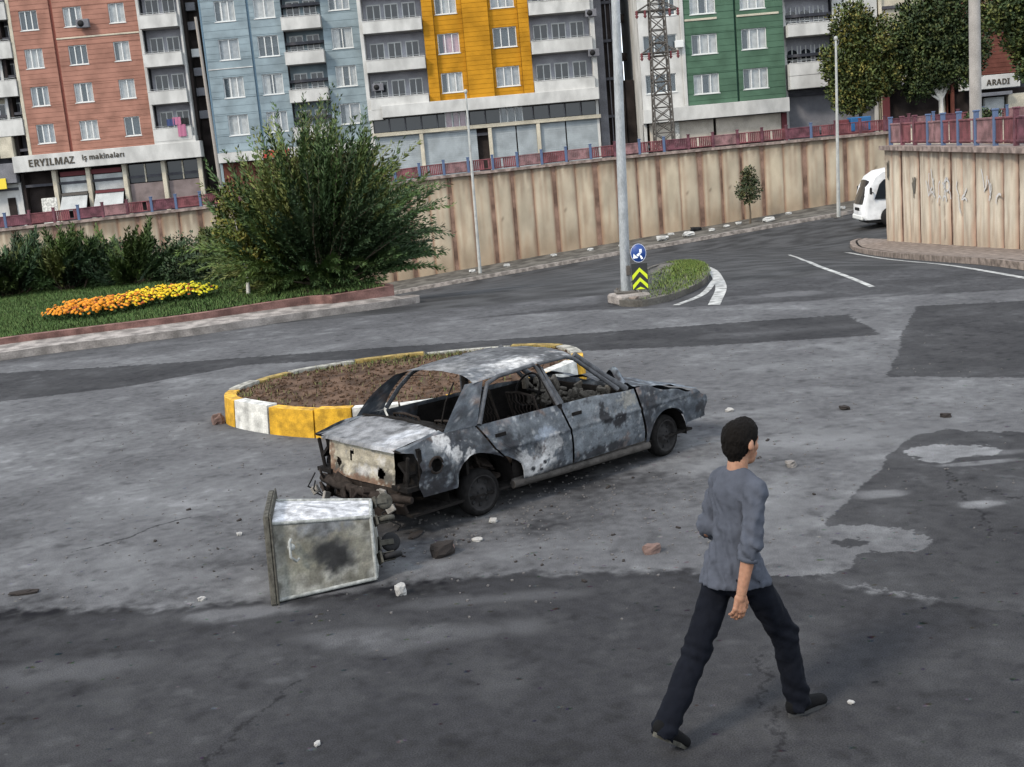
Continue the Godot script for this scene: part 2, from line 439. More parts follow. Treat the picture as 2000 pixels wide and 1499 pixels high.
		for y in range(max(0, int(c.y - ry)), min(PZ, int(c.y + ry))):
			for x in range(max(0, int(c.x - rx)), min(PX, int(c.x + rx))):
				var i := y * PX + x
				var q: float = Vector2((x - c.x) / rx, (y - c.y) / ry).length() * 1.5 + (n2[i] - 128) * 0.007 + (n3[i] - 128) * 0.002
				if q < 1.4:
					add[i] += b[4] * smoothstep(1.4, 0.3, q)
	var out := PackedByteArray()
	out.resize(PX * PZ * 3)
	var lut := PackedByteArray()
	for i in 512:
		lut.append(int(clamp(pow(i / 1000.0, 1 / 2.2) * 255, 0, 255)))
	var i := 0
	for y in PZ:
		for x in PX:
			var w := n3[i] - 128
			var sx: int = clampi(x + (w >> 5) + ((n2[i] - 128) >> 5), 0, PX - 1)
			var sy: int = clampi(y + (w >> 5), 0, PZ - 1)
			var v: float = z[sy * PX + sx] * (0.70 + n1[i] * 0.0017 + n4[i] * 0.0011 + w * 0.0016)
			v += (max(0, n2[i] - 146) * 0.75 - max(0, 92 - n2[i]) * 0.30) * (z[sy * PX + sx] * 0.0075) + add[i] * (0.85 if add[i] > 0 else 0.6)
			var du: float = (n5[i] - 158) * (n1[i] - 105) * 0.012
			if n5[i] > 158 and n1[i] > 105: v += min(du, 50.0) * (0.22 + v * 0.0045)
			if n5[i] < 92: v *= 1.0 - (92 - n5[i]) * 0.0055
			var k := clampi(int(v), 9, 470)
			out[i * 3] = lut[k]
			out[i * 3 + 1] = lut[k + (k >> 7)]
			out[i * 3 + 2] = lut[k + (k >> 5) + 2]
			i += 1
	# chips of stone and bits of dirt
	for n in 5200:
		var px := rng.randi_range(2, PX - 4)
		var py := rng.randi_range(2, PZ - 4)
		var pale := rng.randf() < 0.16
		var s := 2 if rng.randf() < 0.12 else 1
		for dy in s:
			for dx in s + (rng.randi() & 1):
				var at := ((py + dy) * PX + px + dx) * 3
				for ch in 3:
					out[at + ch] = clampi(out[at + ch] + rng.randi_range(8, 26) if pale else out[at + ch] - rng.randi_range(10, 34), 20, 235)
	return ImageTexture.create_from_image(Image.create_from_data(PX, PZ, false, Image.FORMAT_RGB8, out))

func sheet(x0: float, x1: float, z0: float, z1: float, step: float, st: SurfaceTool, uv := false, lift := 0.0) -> void:
	var nx := int(ceil(abs(x1 - x0) / step))
	var nzn := int(ceil(abs(z1 - z0) / step))
	st.set_smooth_group(1)
	for j in nzn:
		for i in nx:
			var q := []
			for o in [[0, 0], [0, 1], [1, 1], [1, 0]]:
				var x: float = lerp(x0, x1, float(i + o[0]) / nx)
				var z: float = lerp(z0, z1, float(j + o[1]) / nzn)
				q.append(Vector3(x, gh(x, z) + lift, z))
			for k in [0, 1, 2, 0, 2, 3]:
				if uv:
					st.set_uv(Vector2((q[k].x - GX0) / (GX1 - GX0), (GZ0 - q[k].z) / (GZ0 - GZ1)))
				st.add_vertex(q[k])
	st.set_smooth_group(-1)

func ribbon(st: SurfaceTool, pts: Array, w: float, lift := 0.005) -> void:   # painted line that follows the road; pts are Vector2(x, z)
	for i in pts.size() - 1:
		var n: int = max(1, int(pts[i].distance_to(pts[i + 1]) / 0.8))
		for k in n:
			var a: Vector2 = pts[i].lerp(pts[i + 1], float(k) / n)
			var b: Vector2 = pts[i].lerp(pts[i + 1], float(k + 1) / n)
			var s := (b - a).normalized().orthogonal() * w / 2
			var q := []
			for p in [a - s, a + s, b + s, b - s]:
				q.append(Vector3(p.x, gh(p.x, p.y) + lift, p.y))
			quad(st, q[0], q[1], q[2], q[3])

func kerb_run(st: SurfaceTool, pts: Array, w: float, h: float, base = null, side := 1.0) -> void:   # a kerb along pts (Vector2), its outer edge on pts
	for i in pts.size() - 1:
		var a: Vector2 = pts[i]
		var b: Vector2 = pts[i + 1]
		var pa: Vector2 = pts[max(i - 1, 0)]
		var pb: Vector2 = pts[min(i + 2, pts.size() - 1)]
		var na := (b - pa).normalized().orthogonal() * w * side
		var nb := (pb - a).normalized().orthogonal() * w * side
		var q := []
		for p in [a, b, b + nb, a + na]:
			q.append(Vector3(p.x, (base.call(p.x, p.y) if base != null else 0.0) - 0.05, p.y))
		for k in 4:
			q.append(q[k] + Vector3.UP * (h + 0.05))
		hexa(st, q)
# ---------------------------------------------------------------- the burnt car
func car_w(u: float, y: float) -> float:
	var w := 0.795
	if u > 2.4: w -= 0.07 * pow((u - 2.4) / 0.8, 2)
	if u < 0.1: w -= 0.05 * pow((0.1 - u) / 0.95, 2)
	if y > 0.58: w -= 0.065 * pow((y - 0.58) / 0.28, 2)
	if y < 0.45: w -= 0.035 * pow((0.45 - y) / 0.25, 2)
	w += 0.012 * exp(-pow((y - 0.60) / 0.02, 2))          # the swage line along the sides
	return w

func dent(u: float, y: float, s: float) -> float:
	return nz.get_noise_3d(u * 9.0, y * 9.0, s * 40.0) * 0.010 + nz.get_noise_3d(u * 4.0, y * 4.0, s * 70.0) * 0.026

const SOOT := Color(0.028, 0.028, 0.032)
const STEELB := Color(0.070, 0.080, 0.096)
const PALE := Color(0.165, 0.183, 0.202)
const WHITE := Color(0.66, 0.65, 0.64)
const TAN := Color(0.47, 0.425, 0.33)
const RUST := Color(0.22, 0.13, 0.085)

func burnt_col(p: Vector3, blobs: Array, sd: float, tone := 0.0, base := STEELB, light := PALE) -> Color:
	var a := nz.get_noise_3d(p.x * 34.0 + sd, p.y * 34.0, p.z * 34.0)
	var b := nz.get_noise_3d(p.x * 95.0, p.y * 95.0 + sd, p.z * 95.0)
	var d := nz.get_noise_3d(p.x * 210.0 + sd, p.y * 210.0, p.z * 210.0)
	var c := base.lerp(light, clamp(0.42 + a * 0.9 + b * 0.5 + d * 0.7 + tone, 0, 1))
	c = c.lerp(SOOT, smoothstep(0.20, 0.42, nz.get_noise_3d(p.x * 40.0, p.y * 40.0 + 90.0 + sd, p.z * 40.0) + d * 0.4 - tone * 0.5) * 0.7)
	c = c.lerp(WHITE, smoothstep(0.34, 0.6, b + d * 0.5 + tone * 0.3) * 0.3)
	c = c.lerp(RUST, smoothstep(0.34, 0.6, nz.get_noise_3d(p.x * 30.0 + 50.0, p.y * 30.0, p.z * 30.0 + sd) + d * 0.2) * 0.35)
	for k in blobs:
		var q := Vector2((p.x - k[0]) / k[2], (p.y - k[1]) / k[3]).length() + b * 0.9 + d * 0.7
		c = c.lerp(k[4], smoothstep(1.1, 0.6, q) * k[5])
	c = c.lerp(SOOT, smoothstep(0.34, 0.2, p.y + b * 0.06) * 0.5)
	return c

func side_mesh(s: float, uL: Callable, uR: Callable, yb: Callable, yt: Callable, nu: int, nv: int, col, inset := 0.0, hole := []) -> ArrayMesh:
	var st := mb()
	st.set_smooth_group(1)
	var g := []
	for j in nv + 1:
		for i in nu + 1:
			var f := float(i) / nu
			var u0: float = lerp(uL.call(0.5), uR.call(0.5), f)
			var y: float = lerp(yb.call(u0), yt.call(u0), float(j) / nv)
			var u: float = lerp(uL.call(y), uR.call(y), f)
			g.append(Vector3(u, y, s * (car_w(u, y) - inset + dent(u, y, s) * (0.4 if min(i, nu - i) == 0 or min(j, nv - j) == 0 else 1.0))))
	for j in nv:
		for i in nu:
			var a := j * (nu + 1) + i
			var mid: Vector3 = (g[a] + g[a + nu + 2]) / 2
			if hole and Vector2(mid.x - hole[0], mid.y - hole[1]).length() < hole[2]: continue
			for k in [a, a + 1, a + nu + 2, a, a + nu + 2, a + nu + 1]:
				if col != null: st.set_color(col.call(g[k]))
				st.add_vertex(g[k])
	return done(st)

func make_car() -> void:
	var car := thing("burnt_car", "burnt-out small saloon car with no glass, scorched grey and white panels", "car", Vector3(-0.83, 0, -11.53), 0.698)
	var B: Material = M.burnt
	for s in [1.0, -1.0]:
		var near: bool = s > 0
		var n := 1.0 if near else 0.6
		# rear quarter with wheel arch, filler hole and the thick rear pillar
		var qb := [[-0.1, 0.70, 0.5, 0.25, SOOT, 0.45], [-0.42, 0.80, 0.09, 0.10, WHITE, 0.9], [-0.30, 0.66, 0.07, 0.10, WHITE, 0.8], [-0.15, 0.62, 0.07, 0.05, WHITE, 0.8], [-0.52, 0.55, 0.2, 0.13, SOOT, 0.6], [-0.58, 0.74, 0.14, 0.08, PALE, 0.6], [-0.6, 0.40, 0.3, 0.12, SOOT, 0.95], [-0.68, 0.6, 0.05, 0.2, SOOT, 0.8]]
		var rear_cut := func(y: float) -> float: return 0.0 if y > 0.86 else lerp(0.15, 0.0, (y - 0.62) / 0.24) if y > 0.62 else lerp(0.36, 0.15, clamp((y - 0.42) / 0.2, 0, 1))
		var q := put("rear_quarter", side_mesh(s, func(y): return -0.70 - 0.14 * smoothstep(0.76, 0.80, y) + 0.02 * sin(y * 23.0), func(y): return rear_cut.call(y) - 0.012,
			func(u): return max(0.36 if u < -0.35 else 0.2, 0.25 + sqrt(max(0.0, 0.1444 - u * u)) if abs(u) < 0.38 else 0.0), func(u): return 0.80 + 0.07 * smoothstep(-0.8, -0.3, u), int(64 * n), int(40 * n),
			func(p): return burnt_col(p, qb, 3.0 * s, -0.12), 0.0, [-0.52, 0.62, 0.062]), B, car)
		var st := mb()
		patch(st, 10, 14, func(a, b):
			var lo := Vector3(lerp(-0.36, 0.0, a), 0.868, s * lerp(0.70, 0.742, a))
			var hi := Vector3(lerp(0.05, 0.24, a), 1.225, s * lerp(0.555, 0.585, a))
			return lo.lerp(hi, b) + Vector3(-0.015, 0.02, s * 0.025) * sin(PI * b), func(p): return burnt_col(p, [], 9.0 * s, -0.1))
		patch(st, 10, 3, func(a, b):
			var u: float = lerp(-0.84, -0.3, a)
			var y: float = 0.80 + 0.07 * smoothstep(-0.8, -0.3, u)
			return Vector3(u, y + 0.012 * b, s * lerp(car_w(u, y) + dent(u, y, s) * 0.4, 0.605, b)), func(p): return burnt_col(p, [], 9.0 * s, 0.0))
		put("rear_pillar", done(st), B, car)
		st = mb()
		lathe(st, [Vector2(0.060, 0.0), Vector2(0.072, 0.014), Vector2(0.086, 0.0)], 20, Vector3(-0.52, 0.62, s * (car_w(-0.52, 0.62) - 0.004)), Basis(Vector3.RIGHT, s * PI / 2))
		var ring := put("filler_ring", done(st), M.rust, q)
		st = mb()
		lathe(st, [Vector2(0.075, 0.0), Vector2(0.07, -0.07), Vector2(0.0, -0.075)], 16, Vector3(-0.52, 0.62, s * (car_w(-0.52, 0.62) - 0.012)), Basis(Vector3.RIGHT, s * PI / 2))
		put("filler_cup", done(st), M.char, q)
		# doors
		var rb := [[0.72, 0.70, 0.35, 0.10, PALE, 0.5], [0.80, 0.62, 0.16, 0.07, Color(0.30, 0.34, 0.40), 0.7], [0.95, 0.45, 0.05, 0.2, SOOT, 0.5], [0.62, 0.36, 0.24, 0.13, WHITE, 1.0], [0.48, 0.46, 0.08, 0.09, WHITE, 0.7], [0.86, 0.52, 0.14, 0.10, WHITE, 0.6], [0.38, 0.60, 0.12, 0.1, SOOT, 0.75], [0.30, 0.74, 0.1, 0.05, SOOT, 0.5], [0.66, 0.50, 0.05, 0.08, SOOT, 0.7], [0.58, 0.33, 0.03, 0.02, SOOT, 1.0], [0.68, 0.30, 0.03, 0.02, SOOT, 1.0], [0.74, 0.36, 0.03, 0.02, SOOT, 1.0], [0.9, 0.27, 0.2, 0.06, SOOT, 0.6]]
		var rd := put("rear_door", side_mesh(s, func(y): return rear_cut.call(y) + 0.012, func(y): return 1.03 + 0.08 * smoothstep(0.85, 0.5, y),
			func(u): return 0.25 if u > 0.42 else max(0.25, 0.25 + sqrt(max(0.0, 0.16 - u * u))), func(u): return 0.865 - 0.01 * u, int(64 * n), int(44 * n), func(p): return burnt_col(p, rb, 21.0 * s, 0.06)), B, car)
		var fb := [[1.55, 0.55, 0.6, 0.3, Color(0.215, 0.235, 0.255), 0.65], [1.58, 0.62, 0.11, 0.07, SOOT, 1.0], [1.56, 0.72, 0.035, 0.08, SOOT, 1.0], [1.80, 0.55, 0.11, 0.08, SOOT, 1.0], [1.6, 0.40, 0.42, 0.05, PALE, 0.8], [1.5, 0.30, 0.38, 0.05, SOOT, 0.9], [1.95, 0.72, 0.12, 0.08, TAN, 0.35], [1.25, 0.7, 0.12, 0.1, PALE, 0.6]]
		var fd := put("front_door", side_mesh(s, func(y): return 1.055 + 0.08 * smoothstep(0.85, 0.5, y), func(y): return 2.06 + 0.09 * smoothstep(0.82, 0.3, y),
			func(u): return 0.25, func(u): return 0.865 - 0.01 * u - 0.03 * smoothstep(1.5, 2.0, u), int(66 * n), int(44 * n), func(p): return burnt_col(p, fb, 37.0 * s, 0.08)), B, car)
		put("door_liner", side_mesh(s, func(_y): return 0.38, func(_y): return 1.04, func(_u): return 0.26, func(_u): return 0.83, 8, 6, null, 0.06), M.char, rd)
		put("door_liner", side_mesh(s, func(_y): return 1.1, func(_y): return 2.05, func(_u): return 0.26, func(_u): return 0.81, 8, 6, null, 0.06), M.char, fd)
		for h in [[rd, 0.24], [fd, 1.22]]:
			st = mb()
			cbox(st, Vector3(h[1], 0.735, s * (car_w(h[1], 0.735) + 0.006)), Vector3(0.13, 0.035, 0.012), 0.004)
			put("handle", done(st), M.char, h[0])
		# window frames
		st = mb()
		var wf := [Vector3(0.03, 0.87, s * 0.742), Vector3(0.16, 1.06, s * 0.67), Vector3(0.28, 1.195, s * 0.597), Vector3(0.42, 1.235, s * 0.588), Vector3(0.88, 1.262, s * 0.583), Vector3(0.915, 1.21, s * 0.605), Vector3(1.02, 0.86, s * 0.742)]
		tube(st, wf, [0.024, 0.022, 0.022, 0.02, 0.02, 0.02, 0.024], 6)
		put("window_frame", done(st), M.burnt_frame, rd)
		st = mb()
		tube(st, [Vector3(1.06, 0.86, s * 0.742), Vector3(0.955, 1.21, s * 0.605), Vector3(0.945, 1.262, s * 0.583), Vector3(1.32, 1.262, s * 0.578), Vector3(1.42, 1.225, s * 0.585), Vector3(1.86, 0.845, s * 0.725)], [0.026, 0.022, 0.02, 0.02, 0.02, 0.024], 6)
		put("window_frame", done(st), M.burnt_frame, fd)
		st = mb()
		tube(st, [Vector3(1.045, 0.30, s * 0.72), Vector3(1.04, 0.85, s * 0.715), Vector3(0.93, 1.25, s * 0.575)], [0.045, 0.04, 0.03], 8)
		put("centre_pillar", done(st), M.char, car)
		st = mb()
		tube(st, [Vector3(2.0, 0.82, s * 0.70), Vector3(1.75, 1.0, s * 0.66), Vector3(1.44, 1.265, s * 0.565)], [0.036, 0.03, 0.03], 8)
		put("windscreen_pillar", done(st), M.burnt_frame, car)
		# front wing
		var wb := [[2.25, 0.62, 0.1, 0.2, SOOT, 0.7], [2.9, 0.55, 0.2, 0.08, PALE, 0.4], [3.1, 0.42, 0.1, 0.07, SOOT, 0.8]]
		put("front_wing", side_mesh(s, func(y): return 2.09 + 0.09 * smoothstep(0.82, 0.3, y), func(y): return 3.20 - 0.25 * pow(max(0.0, 0.45 - y), 1.0) + 0.02 * sin(y * 30.0),
			func(u): return 0.20 + sqrt(max(0.0, 0.102 - pow(u - 2.52, 2))) if abs(u - 2.52) < 0.3194 else (0.2 if u < 2.4 else 0.30), func(u): return 0.835 - 0.20 * smoothstep(2.05, 3.0, u) - 0.09 * smoothstep(2.95, 3.2, u) + 0.014 * sin(u * 17.0), int(64 * n), int(30 * n), func(p): return burnt_col(p, wb, 51.0 * s, -0.22)), B, car)
		# sill
		st = mb()
		tube(st, [Vector3(0.36, 0.22, s * 0.745), Vector3(1.2, 0.20, s * 0.755), Vector3(2.22, 0.185, s * 0.75)], [0.042, 0.04, 0.042], 8)
		cbox(st, Vector3(1.29, 0.225, s * 0.725), Vector3(1.84, 0.09, 0.05), 0.015)
		put("sill", done(st), M.sill, car)
		# inner wheel housings
		for w in [[0.0, 0.27, 0.39], [2.52, 0.2, 0.325]]:
			st = mb()
			arc_shell(st, Vector3(w[0], w[1], s * 0.735), w[2], 0.3, s)
			put("wheel_housing", done(st), M.char, car)
			var wh := Node3D.new()
			wh.name = "wheel"
			car.add_child(wh, true)
			wh.position = Vector3(w[0], 0.225 if w[0] == 0.0 else 0.215, s * 0.66)
			wh.rotation = Vector3(s * PI / 2, 0, 0) if w[0] == 0.0 else Vector3(s * PI / 2, 0, -0.12)
			st = mb()
			lathe(st, [Vector2(0.13, -0.085), Vector2(0.175, -0.09), Vector2(0.208, -0.07), Vector2(0.222, -0.03), Vector2(0.224, 0.03), Vector2(0.208, 0.065), Vector2(0.180, 0.078), Vector2(0.166, 0.07)], 30, Vector3.ZERO)
			put("tyre", done(st), M.burnt_wheel, wh)
			st = mb()
			lathe(st, [Vector2(0.17, 0.072), Vector2(0.160, 0.076), Vector2(0.150, 0.045), Vector2(0.135, 0.02), Vector2(0.085, 0.03), Vector2(0.065, 0.055), Vector2(0.03, 0.06), Vector2(0.0, 0.055)], 30, Vector3.ZERO)
			put("rim", done(st), M.rim, wh)
			for k in 8:
				var a := TAU * k / 8
				st = mb()
				cbox(st, Vector3(cos(a) * 0.112, 0.0285, sin(a) * 0.112), Vector3(0.035, 0.012, 0.028), 0.003, Basis(Vector3.UP, -a))
				put("rim_slot", done(st), M.black, wh)
			for k in 4:
				var a := TAU * k / 4 + 0.4
				st = mb()
				lathe(st, [Vector2(0.011, 0.04), Vector2(0.011, 0.068), Vector2(0.0, 0.07)], 6, Vector3(cos(a) * 0.045, 0, sin(a) * 0.045))
				put("wheel_nut", done(st), M.black, wh)
	# roof, bonnet, boot lid
	var st := mb()
	patch(st, 64, 56, func(a, b):
		var v: float = lerp(-0.585, 0.585, b)
		var u: float = lerp(0.12 + 0.1 * (1 - pow(v / 0.585, 2)), 1.43 + 0.06 * (1 - pow(v / 0.585, 2)), a)
		var e: float = pow(abs(v) / 0.585, 6)
		return Vector3(u, 1.235 + 0.06 * sin(PI * clamp((a + 0.15) / 1.5, 0, 1)) + 0.02 * (1 - pow(v / 0.585, 2)) - 0.035 * e + nz.get_noise_2d(u * 30, v * 30) * 0.012, v),
		func(p): return burnt_col(Vector3(p.x, p.z * 1.2, p.y), [[0.75, 0.5, 0.35, 0.16, WHITE, 0.85], [0.3, -0.1, 0.25, 0.3, WHITE, 0.5], [1.2, 0.2, 0.3, 0.5, SOOT, 0.7], [0.35, 0.5, 0.2, 0.2, STEELB, 0.6]], 70.0, 0.1, Color(0.13, 0.135, 0.145), Color(0.29, 0.295, 0.305)))
	put("roof", done(st), B, car)
	st = mb()
	patch(st, 6, 24, func(a, b):
		var v: float = lerp(-0.56, 0.56, b)
		return Vector3(lerp(0.14, 0.20, a) + 0.1 * (1 - pow(v / 0.56, 2)), 1.21 - 0.02 * a, v), null)
	put("roof_lining", done(st), M.char, car)
	st = mb()
	patch(st, 6, 24, func(a, b):
		var v: float = lerp(-0.56, 0.56, b)
		return Vector3(lerp(1.36, 1.46, a) + 0.06 * (1 - pow(v / 0.56, 2)), 1.25 - 0.01 * a, v), null)
	put("roof_lining", done(st), M.char, car)
	st = mb()
	patch(st, 40, 60, func(a, b):
		var v: float = lerp(-0.60, 0.60, b)
		var u: float = lerp(-0.875 + 0.03 * pow(v / 0.6, 2), -0.24 - 0.12 * pow(v / 0.6, 2), a)
		return Vector3(u, 0.815 + 0.075 * a - 0.012 * pow(v / 0.6, 4) + nz.get_noise_2d(u * 30 + 9, v * 30) * 0.010 - (0.03 if a == 0.0 else 0.0), v),
		func(p): return burnt_col(Vector3(p.x, p.z, p.y), [[-0.6, 0.0, 0.4, 0.9, WHITE, 0.35], [-0.28, 0.3, 0.08, 0.5, SOOT, 0.8], [-0.6, 0.35, 0.2, 0.1, Color(0.5, 0.52, 0.56), 0.7]], 5.0, 0.1, Color(0.24, 0.25, 0.27), Color(0.40, 0.41, 0.435)))
	var lid := put("boot_lid", done(st), B, car)
	tag(lid, "boot lid burnt to pale ash")
	st = mb()
	patch(st, 60, 56, func(a, b):
		var v: float = lerp(-0.64, 0.64, b)
		var u: float = lerp(1.98 + 0.10 * (1 - pow(v / 0.64, 2)), 3.20 - 0.03 * pow(v / 0.64, 2), a)
		var y: float = lerp(0.865, 0.60, pow(a, 1.25)) - 0.015 * pow(v / 0.64, 2) + 0.022 * sin(v * 14.0 + u * 4.0) * (1 - a) + nz.get_noise_2d(u * 20 + 40, v * 20) * 0.03
		y += 0.17 * exp(-pow((u - 2.06) / 0.06, 2) - pow((v - 0.50) / 0.12, 2)) + 0.05 * exp(-pow((u - 2.05) / 0.1, 2) - pow((v + 0.3) / 0.2, 2))
		return Vector3(u, y, v), func(p): return burnt_col(Vector3(p.x, p.z, p.y), [[2.2, 0.3, 0.3, 0.4, SOOT, 0.8]], 15.0, -0.15, Color(0.085, 0.10, 0.125), Color(0.28, 0.33, 0.38)))
	put("bonnet", done(st), B, car)
	# rear panel with its lamp holes, between the two tail-lamp cavities
	st = mb()
	st.set_smooth_group(1)
	for j in 22:
		for i in 62:
			var q := []
			for o in [[0, 0], [1, 0], [1, 1], [0, 1]]:
				var v: float = lerp(-0.53, 0.53, (i + o[0]) / 62.0)
				var y: float = lerp(0.44, 0.79, (j + o[1]) / 22.0)
				q.append(Vector3(-0.845 + 0.035 * (y - 0.44) / 0.35 + 0.03 * pow(v / 0.53, 2) - 0.012 * smoothstep(0.6, 0.62, y) + nz.get_noise_2d(v * 40, y * 40) * 0.012, y, v))
			var mid: Vector3 = (q[0] + q[2]) / 2
			if Vector2(mid.z - 0.34, mid.y - 0.55).length() < 0.048 or Vector2(mid.z + 0.36, mid.y - 0.57).length() < 0.045 or Vector2(mid.z + 0.08, mid.y - 0.70).length() < 0.02: continue
			if abs(mid.z + 0.12) < 0.02 and abs(mid.y - 0.66) < 0.05: continue
			for k in [0, 1, 2, 0, 2, 3]:
				var p: Vector3 = q[k]
				st.set_color(burnt_col(Vector3(p.z, p.y, 0), [[0.2, 0.6, 0.5, 0.2, TAN, 0.75], [-0.25, 0.62, 0.4, 0.2, TAN, 0.75], [0.45, 0.5, 0.2, 0.12, SOOT, 0.7], [-0.4, 0.47, 0.2, 0.08, SOOT, 0.8], [0.0, 0.50, 0.12, 0.05, SOOT, 0.6], [0.1, 0.55, 0.2, 0.06, WHITE, 0.6], [0.0, 0.45, 0.7, 0.05, RUST, 0.9], [-0.5, 0.6, 0.06, 0.2, RUST, 0.8], [0.36, 0.66, 0.06, 0.06, WHITE, 0.5]], 88.0, 0.2, Color(0.36, 0.32, 0.25), TAN))
				st.add_vertex(p)
	tag(put("rear_panel", done(st), B, car), "tan scorched rear panel with round lamp holes")
	for s in [1.0, -1.0]:
		st = mb()
		span(st, -0.70, -0.66, 0.47, 0.80, s * 0.53, s * 0.74)
		span(st, -0.84, -0.66, 0.43, 0.47, s * 0.50, s * 0.74)
		span(st, -0.84, -0.66, 0.785, 0.80, s * 0.52, s * 0.70)
		span(st, -0.70, -0.66, 0.44, 0.79, s * 0.72, s * 0.755)
		cbox(st, Vector3(-0.79, 0.60, s * 0.70), Vector3(0.03, 0.30, 0.04), 0.01, Basis(Vector3.RIGHT, 0.2 * s))
		box(st, Vector3(-0.75, 0.62, s * 0.64), Vector3(0.10, 0.03, 0.16), Basis(Vector3.RIGHT, 0.7 * s))
		box(st, Vector3(-0.72, 0.56, s * 0.60), Vector3(0.06, 0.16, 0.03), Basis(Vector3.RIGHT, 0.4 * s))
		put("lamp_cavity", done(st), M.char, car)
	# what is left of the rear bumper
	st = mb()
	tube(st, [Vector3(-0.83, 0.37, -0.66), Vector3(-0.90, 0.38, -0.3), Vector3(-0.88, 0.35, 0.1), Vector3(-0.91, 0.37, 0.45), Vector3(-0.80, 0.36, 0.74)], [0.045, 0.05, 0.04, 0.05, 0.03], 7)
	span(st, -0.82, -0.70, 0.28, 0.44, -0.6, 0.6)
	for k in 26:
		var c := Vector3(rng.randf_range(-0.95, -0.78), rng.randf_range(0.24, 0.44), rng.randf_range(-0.68, 0.72))
		cbox(st, c, Vector3(rng.randf_range(0.03, 0.14), rng.randf_range(0.015, 0.05), rng.randf_range(0.04, 0.2)), 0.006, Basis.from_euler(Vector3(rng.randf() * 2, rng.randf() * 3, rng.randf() * 2)))
	tag(put("bumper_remains", done(st), M.rust, car), "", "", "", "stuff")
	st = mb()
	for k in 8:
		var c := Vector3(rng.randf_range(-0.98, -0.82), rng.randf_range(0.22, 0.46), rng.randf_range(-0.7, 0.7))
		cbox(st, c, Vector3(rng.randf_range(0.02, 0.10), rng.randf_range(0.015, 0.04), rng.randf_range(0.03, 0.12)), 0.006, Basis.from_euler(Vector3(rng.randf() * 2, rng.randf() * 3, rng.randf() * 2)))
	tag(put("bumper_ash", done(st), M.ash, car), "", "", "", "stuff")
	for w in [[-0.72, 0.42, 0.1], [-0.66, 0.36, 0.04], [0.28, 0.34, 0.02], [0.55, 0.38, 0.05]]:
		var pts := []
		st = mb()
		for k in 6:
			pts.append(Vector3(-0.9 - 0.08 * sin(k * 1.3 + w[0] * 9), lerp(w[1], w[2], k / 5.0), w[0] + 0.05 * sin(k * 2.1)))
		tube(st, pts, [0.008], 5)
		put("hanging_wire", done(st), M.black, car)
	# nose, floor, firewall, engine remains
	st = mb()
	patch(st, 24, 8, func(a, b):
		var v: float = lerp(-0.70, 0.70, a)
		return Vector3(3.17 - 0.06 * pow(v / 0.7, 2) + 0.02 * sin(v * 20.0), lerp(0.28, 0.575, b), v), func(p): return burnt_col(Vector3(p.z, p.y, 0), [], 61.0, -0.3))
	put("nose_panel", done(st), B, car)
	st = mb()
	span(st, -0.80, 2.95, 0.19, 0.215, -0.72, 0.72)
	span(st, 2.04, 2.07, 0.2, 0.80, -0.70, 0.70)
	span(st, -0.12, -0.09, 0.2, 0.80, -0.68, 0.68)
	span(st, -0.40, 0.02, 0.80, 0.815, -0.64, 0.64)
	span(st, 2.2, 2.95, 0.3, 0.56, -0.4, 0.4)
	put("floor_pan", done(st), M.char, car)
	st = mb()
	tube(st, [Vector3(-0.30, 0.872, -0.66), Vector3(-0.26, 0.892, 0.0), Vector3(-0.33, 0.872, 0.68)], [0.022], 6)
	tube(st, [Vector3(-0.06, 0.84, 0.28), Vector3(0.02, 1.03, 0.27), Vector3(0.15, 1.20, 0.26)], [0.008], 5)
	put("rear_shelf_edge", done(st), M.char, car)
	st = mb()
	for k in 90:
		cbox(st, Vector3(rng.randf_range(1.75, 2.03), rng.randf_range(0.6, 0.82), rng.randf_range(-0.62, 0.62)), Vector3(rng.randf_range(0.03, 0.12), rng.randf_range(0.02, 0.07), rng.randf_range(0.03, 0.16)), 0.008, Basis.from_euler(Vector3(rng.randf() * 2, rng.randf() * 3, rng.randf() * 2)))
	tag(put("dashboard_remains", done(st), M.ash_dark, car), "", "", "", "stuff")
	for s in [1.0, -1.0]:
		for r in [[1.05, 0.95], [0.15, 0.85]]:
			st = mb()
			for k in 7:   # bare springs and frame of a seat
				var z: float = s * (0.16 + k * 0.055)
				var pts := []
				for j in 15:
					pts.append(Vector3(r[0] - 0.17 * j / 14.0 + 0.012 * sin(j * 2.4), lerp(0.42, r[1], j / 14.0), z + 0.012 * cos(j * 2.4)))
				tube(st, pts, [0.006], 4)
			tube(st, [Vector3(r[0], 0.40, s * 0.14), Vector3(r[0] - 0.17, r[1], s * 0.14), Vector3(r[0] - 0.18, r[1] + 0.02, s * 0.34), Vector3(r[0] - 0.17, r[1], s * 0.54), Vector3(r[0], 0.40, s * 0.54)], [0.014], 6)
			for k in 22:
				cbox(st, Vector3(r[0] + rng.randf_range(-0.15, 0.42), rng.randf_range(0.30, 0.48), s * rng.randf_range(0.12, 0.58)), Vector3(rng.randf_range(0.04, 0.2), rng.randf_range(0.02, 0.08), rng.randf_range(0.04, 0.16)), 0.008, Basis.from_euler(Vector3(rng.randf(), rng.randf() * 3, rng.randf())))
			put("seat_frame", done(st), M.rust, car)
	st = mb()
	var ringp := []
	for k in 25:
		var a := TAU * k / 24
		ringp.append(Vector3(1.58 + 0.09 * sin(a), 0.80 + 0.16 * sin(a), -0.34 + 0.18 * cos(a)))
	tube(st, ringp, [0.012], 6)
	tube(st, [Vector3(1.58, 0.80, -0.34), Vector3(2.0, 0.62, -0.34)], [0.02], 6)
	put("steering_wheel", done(st), M.char, car)

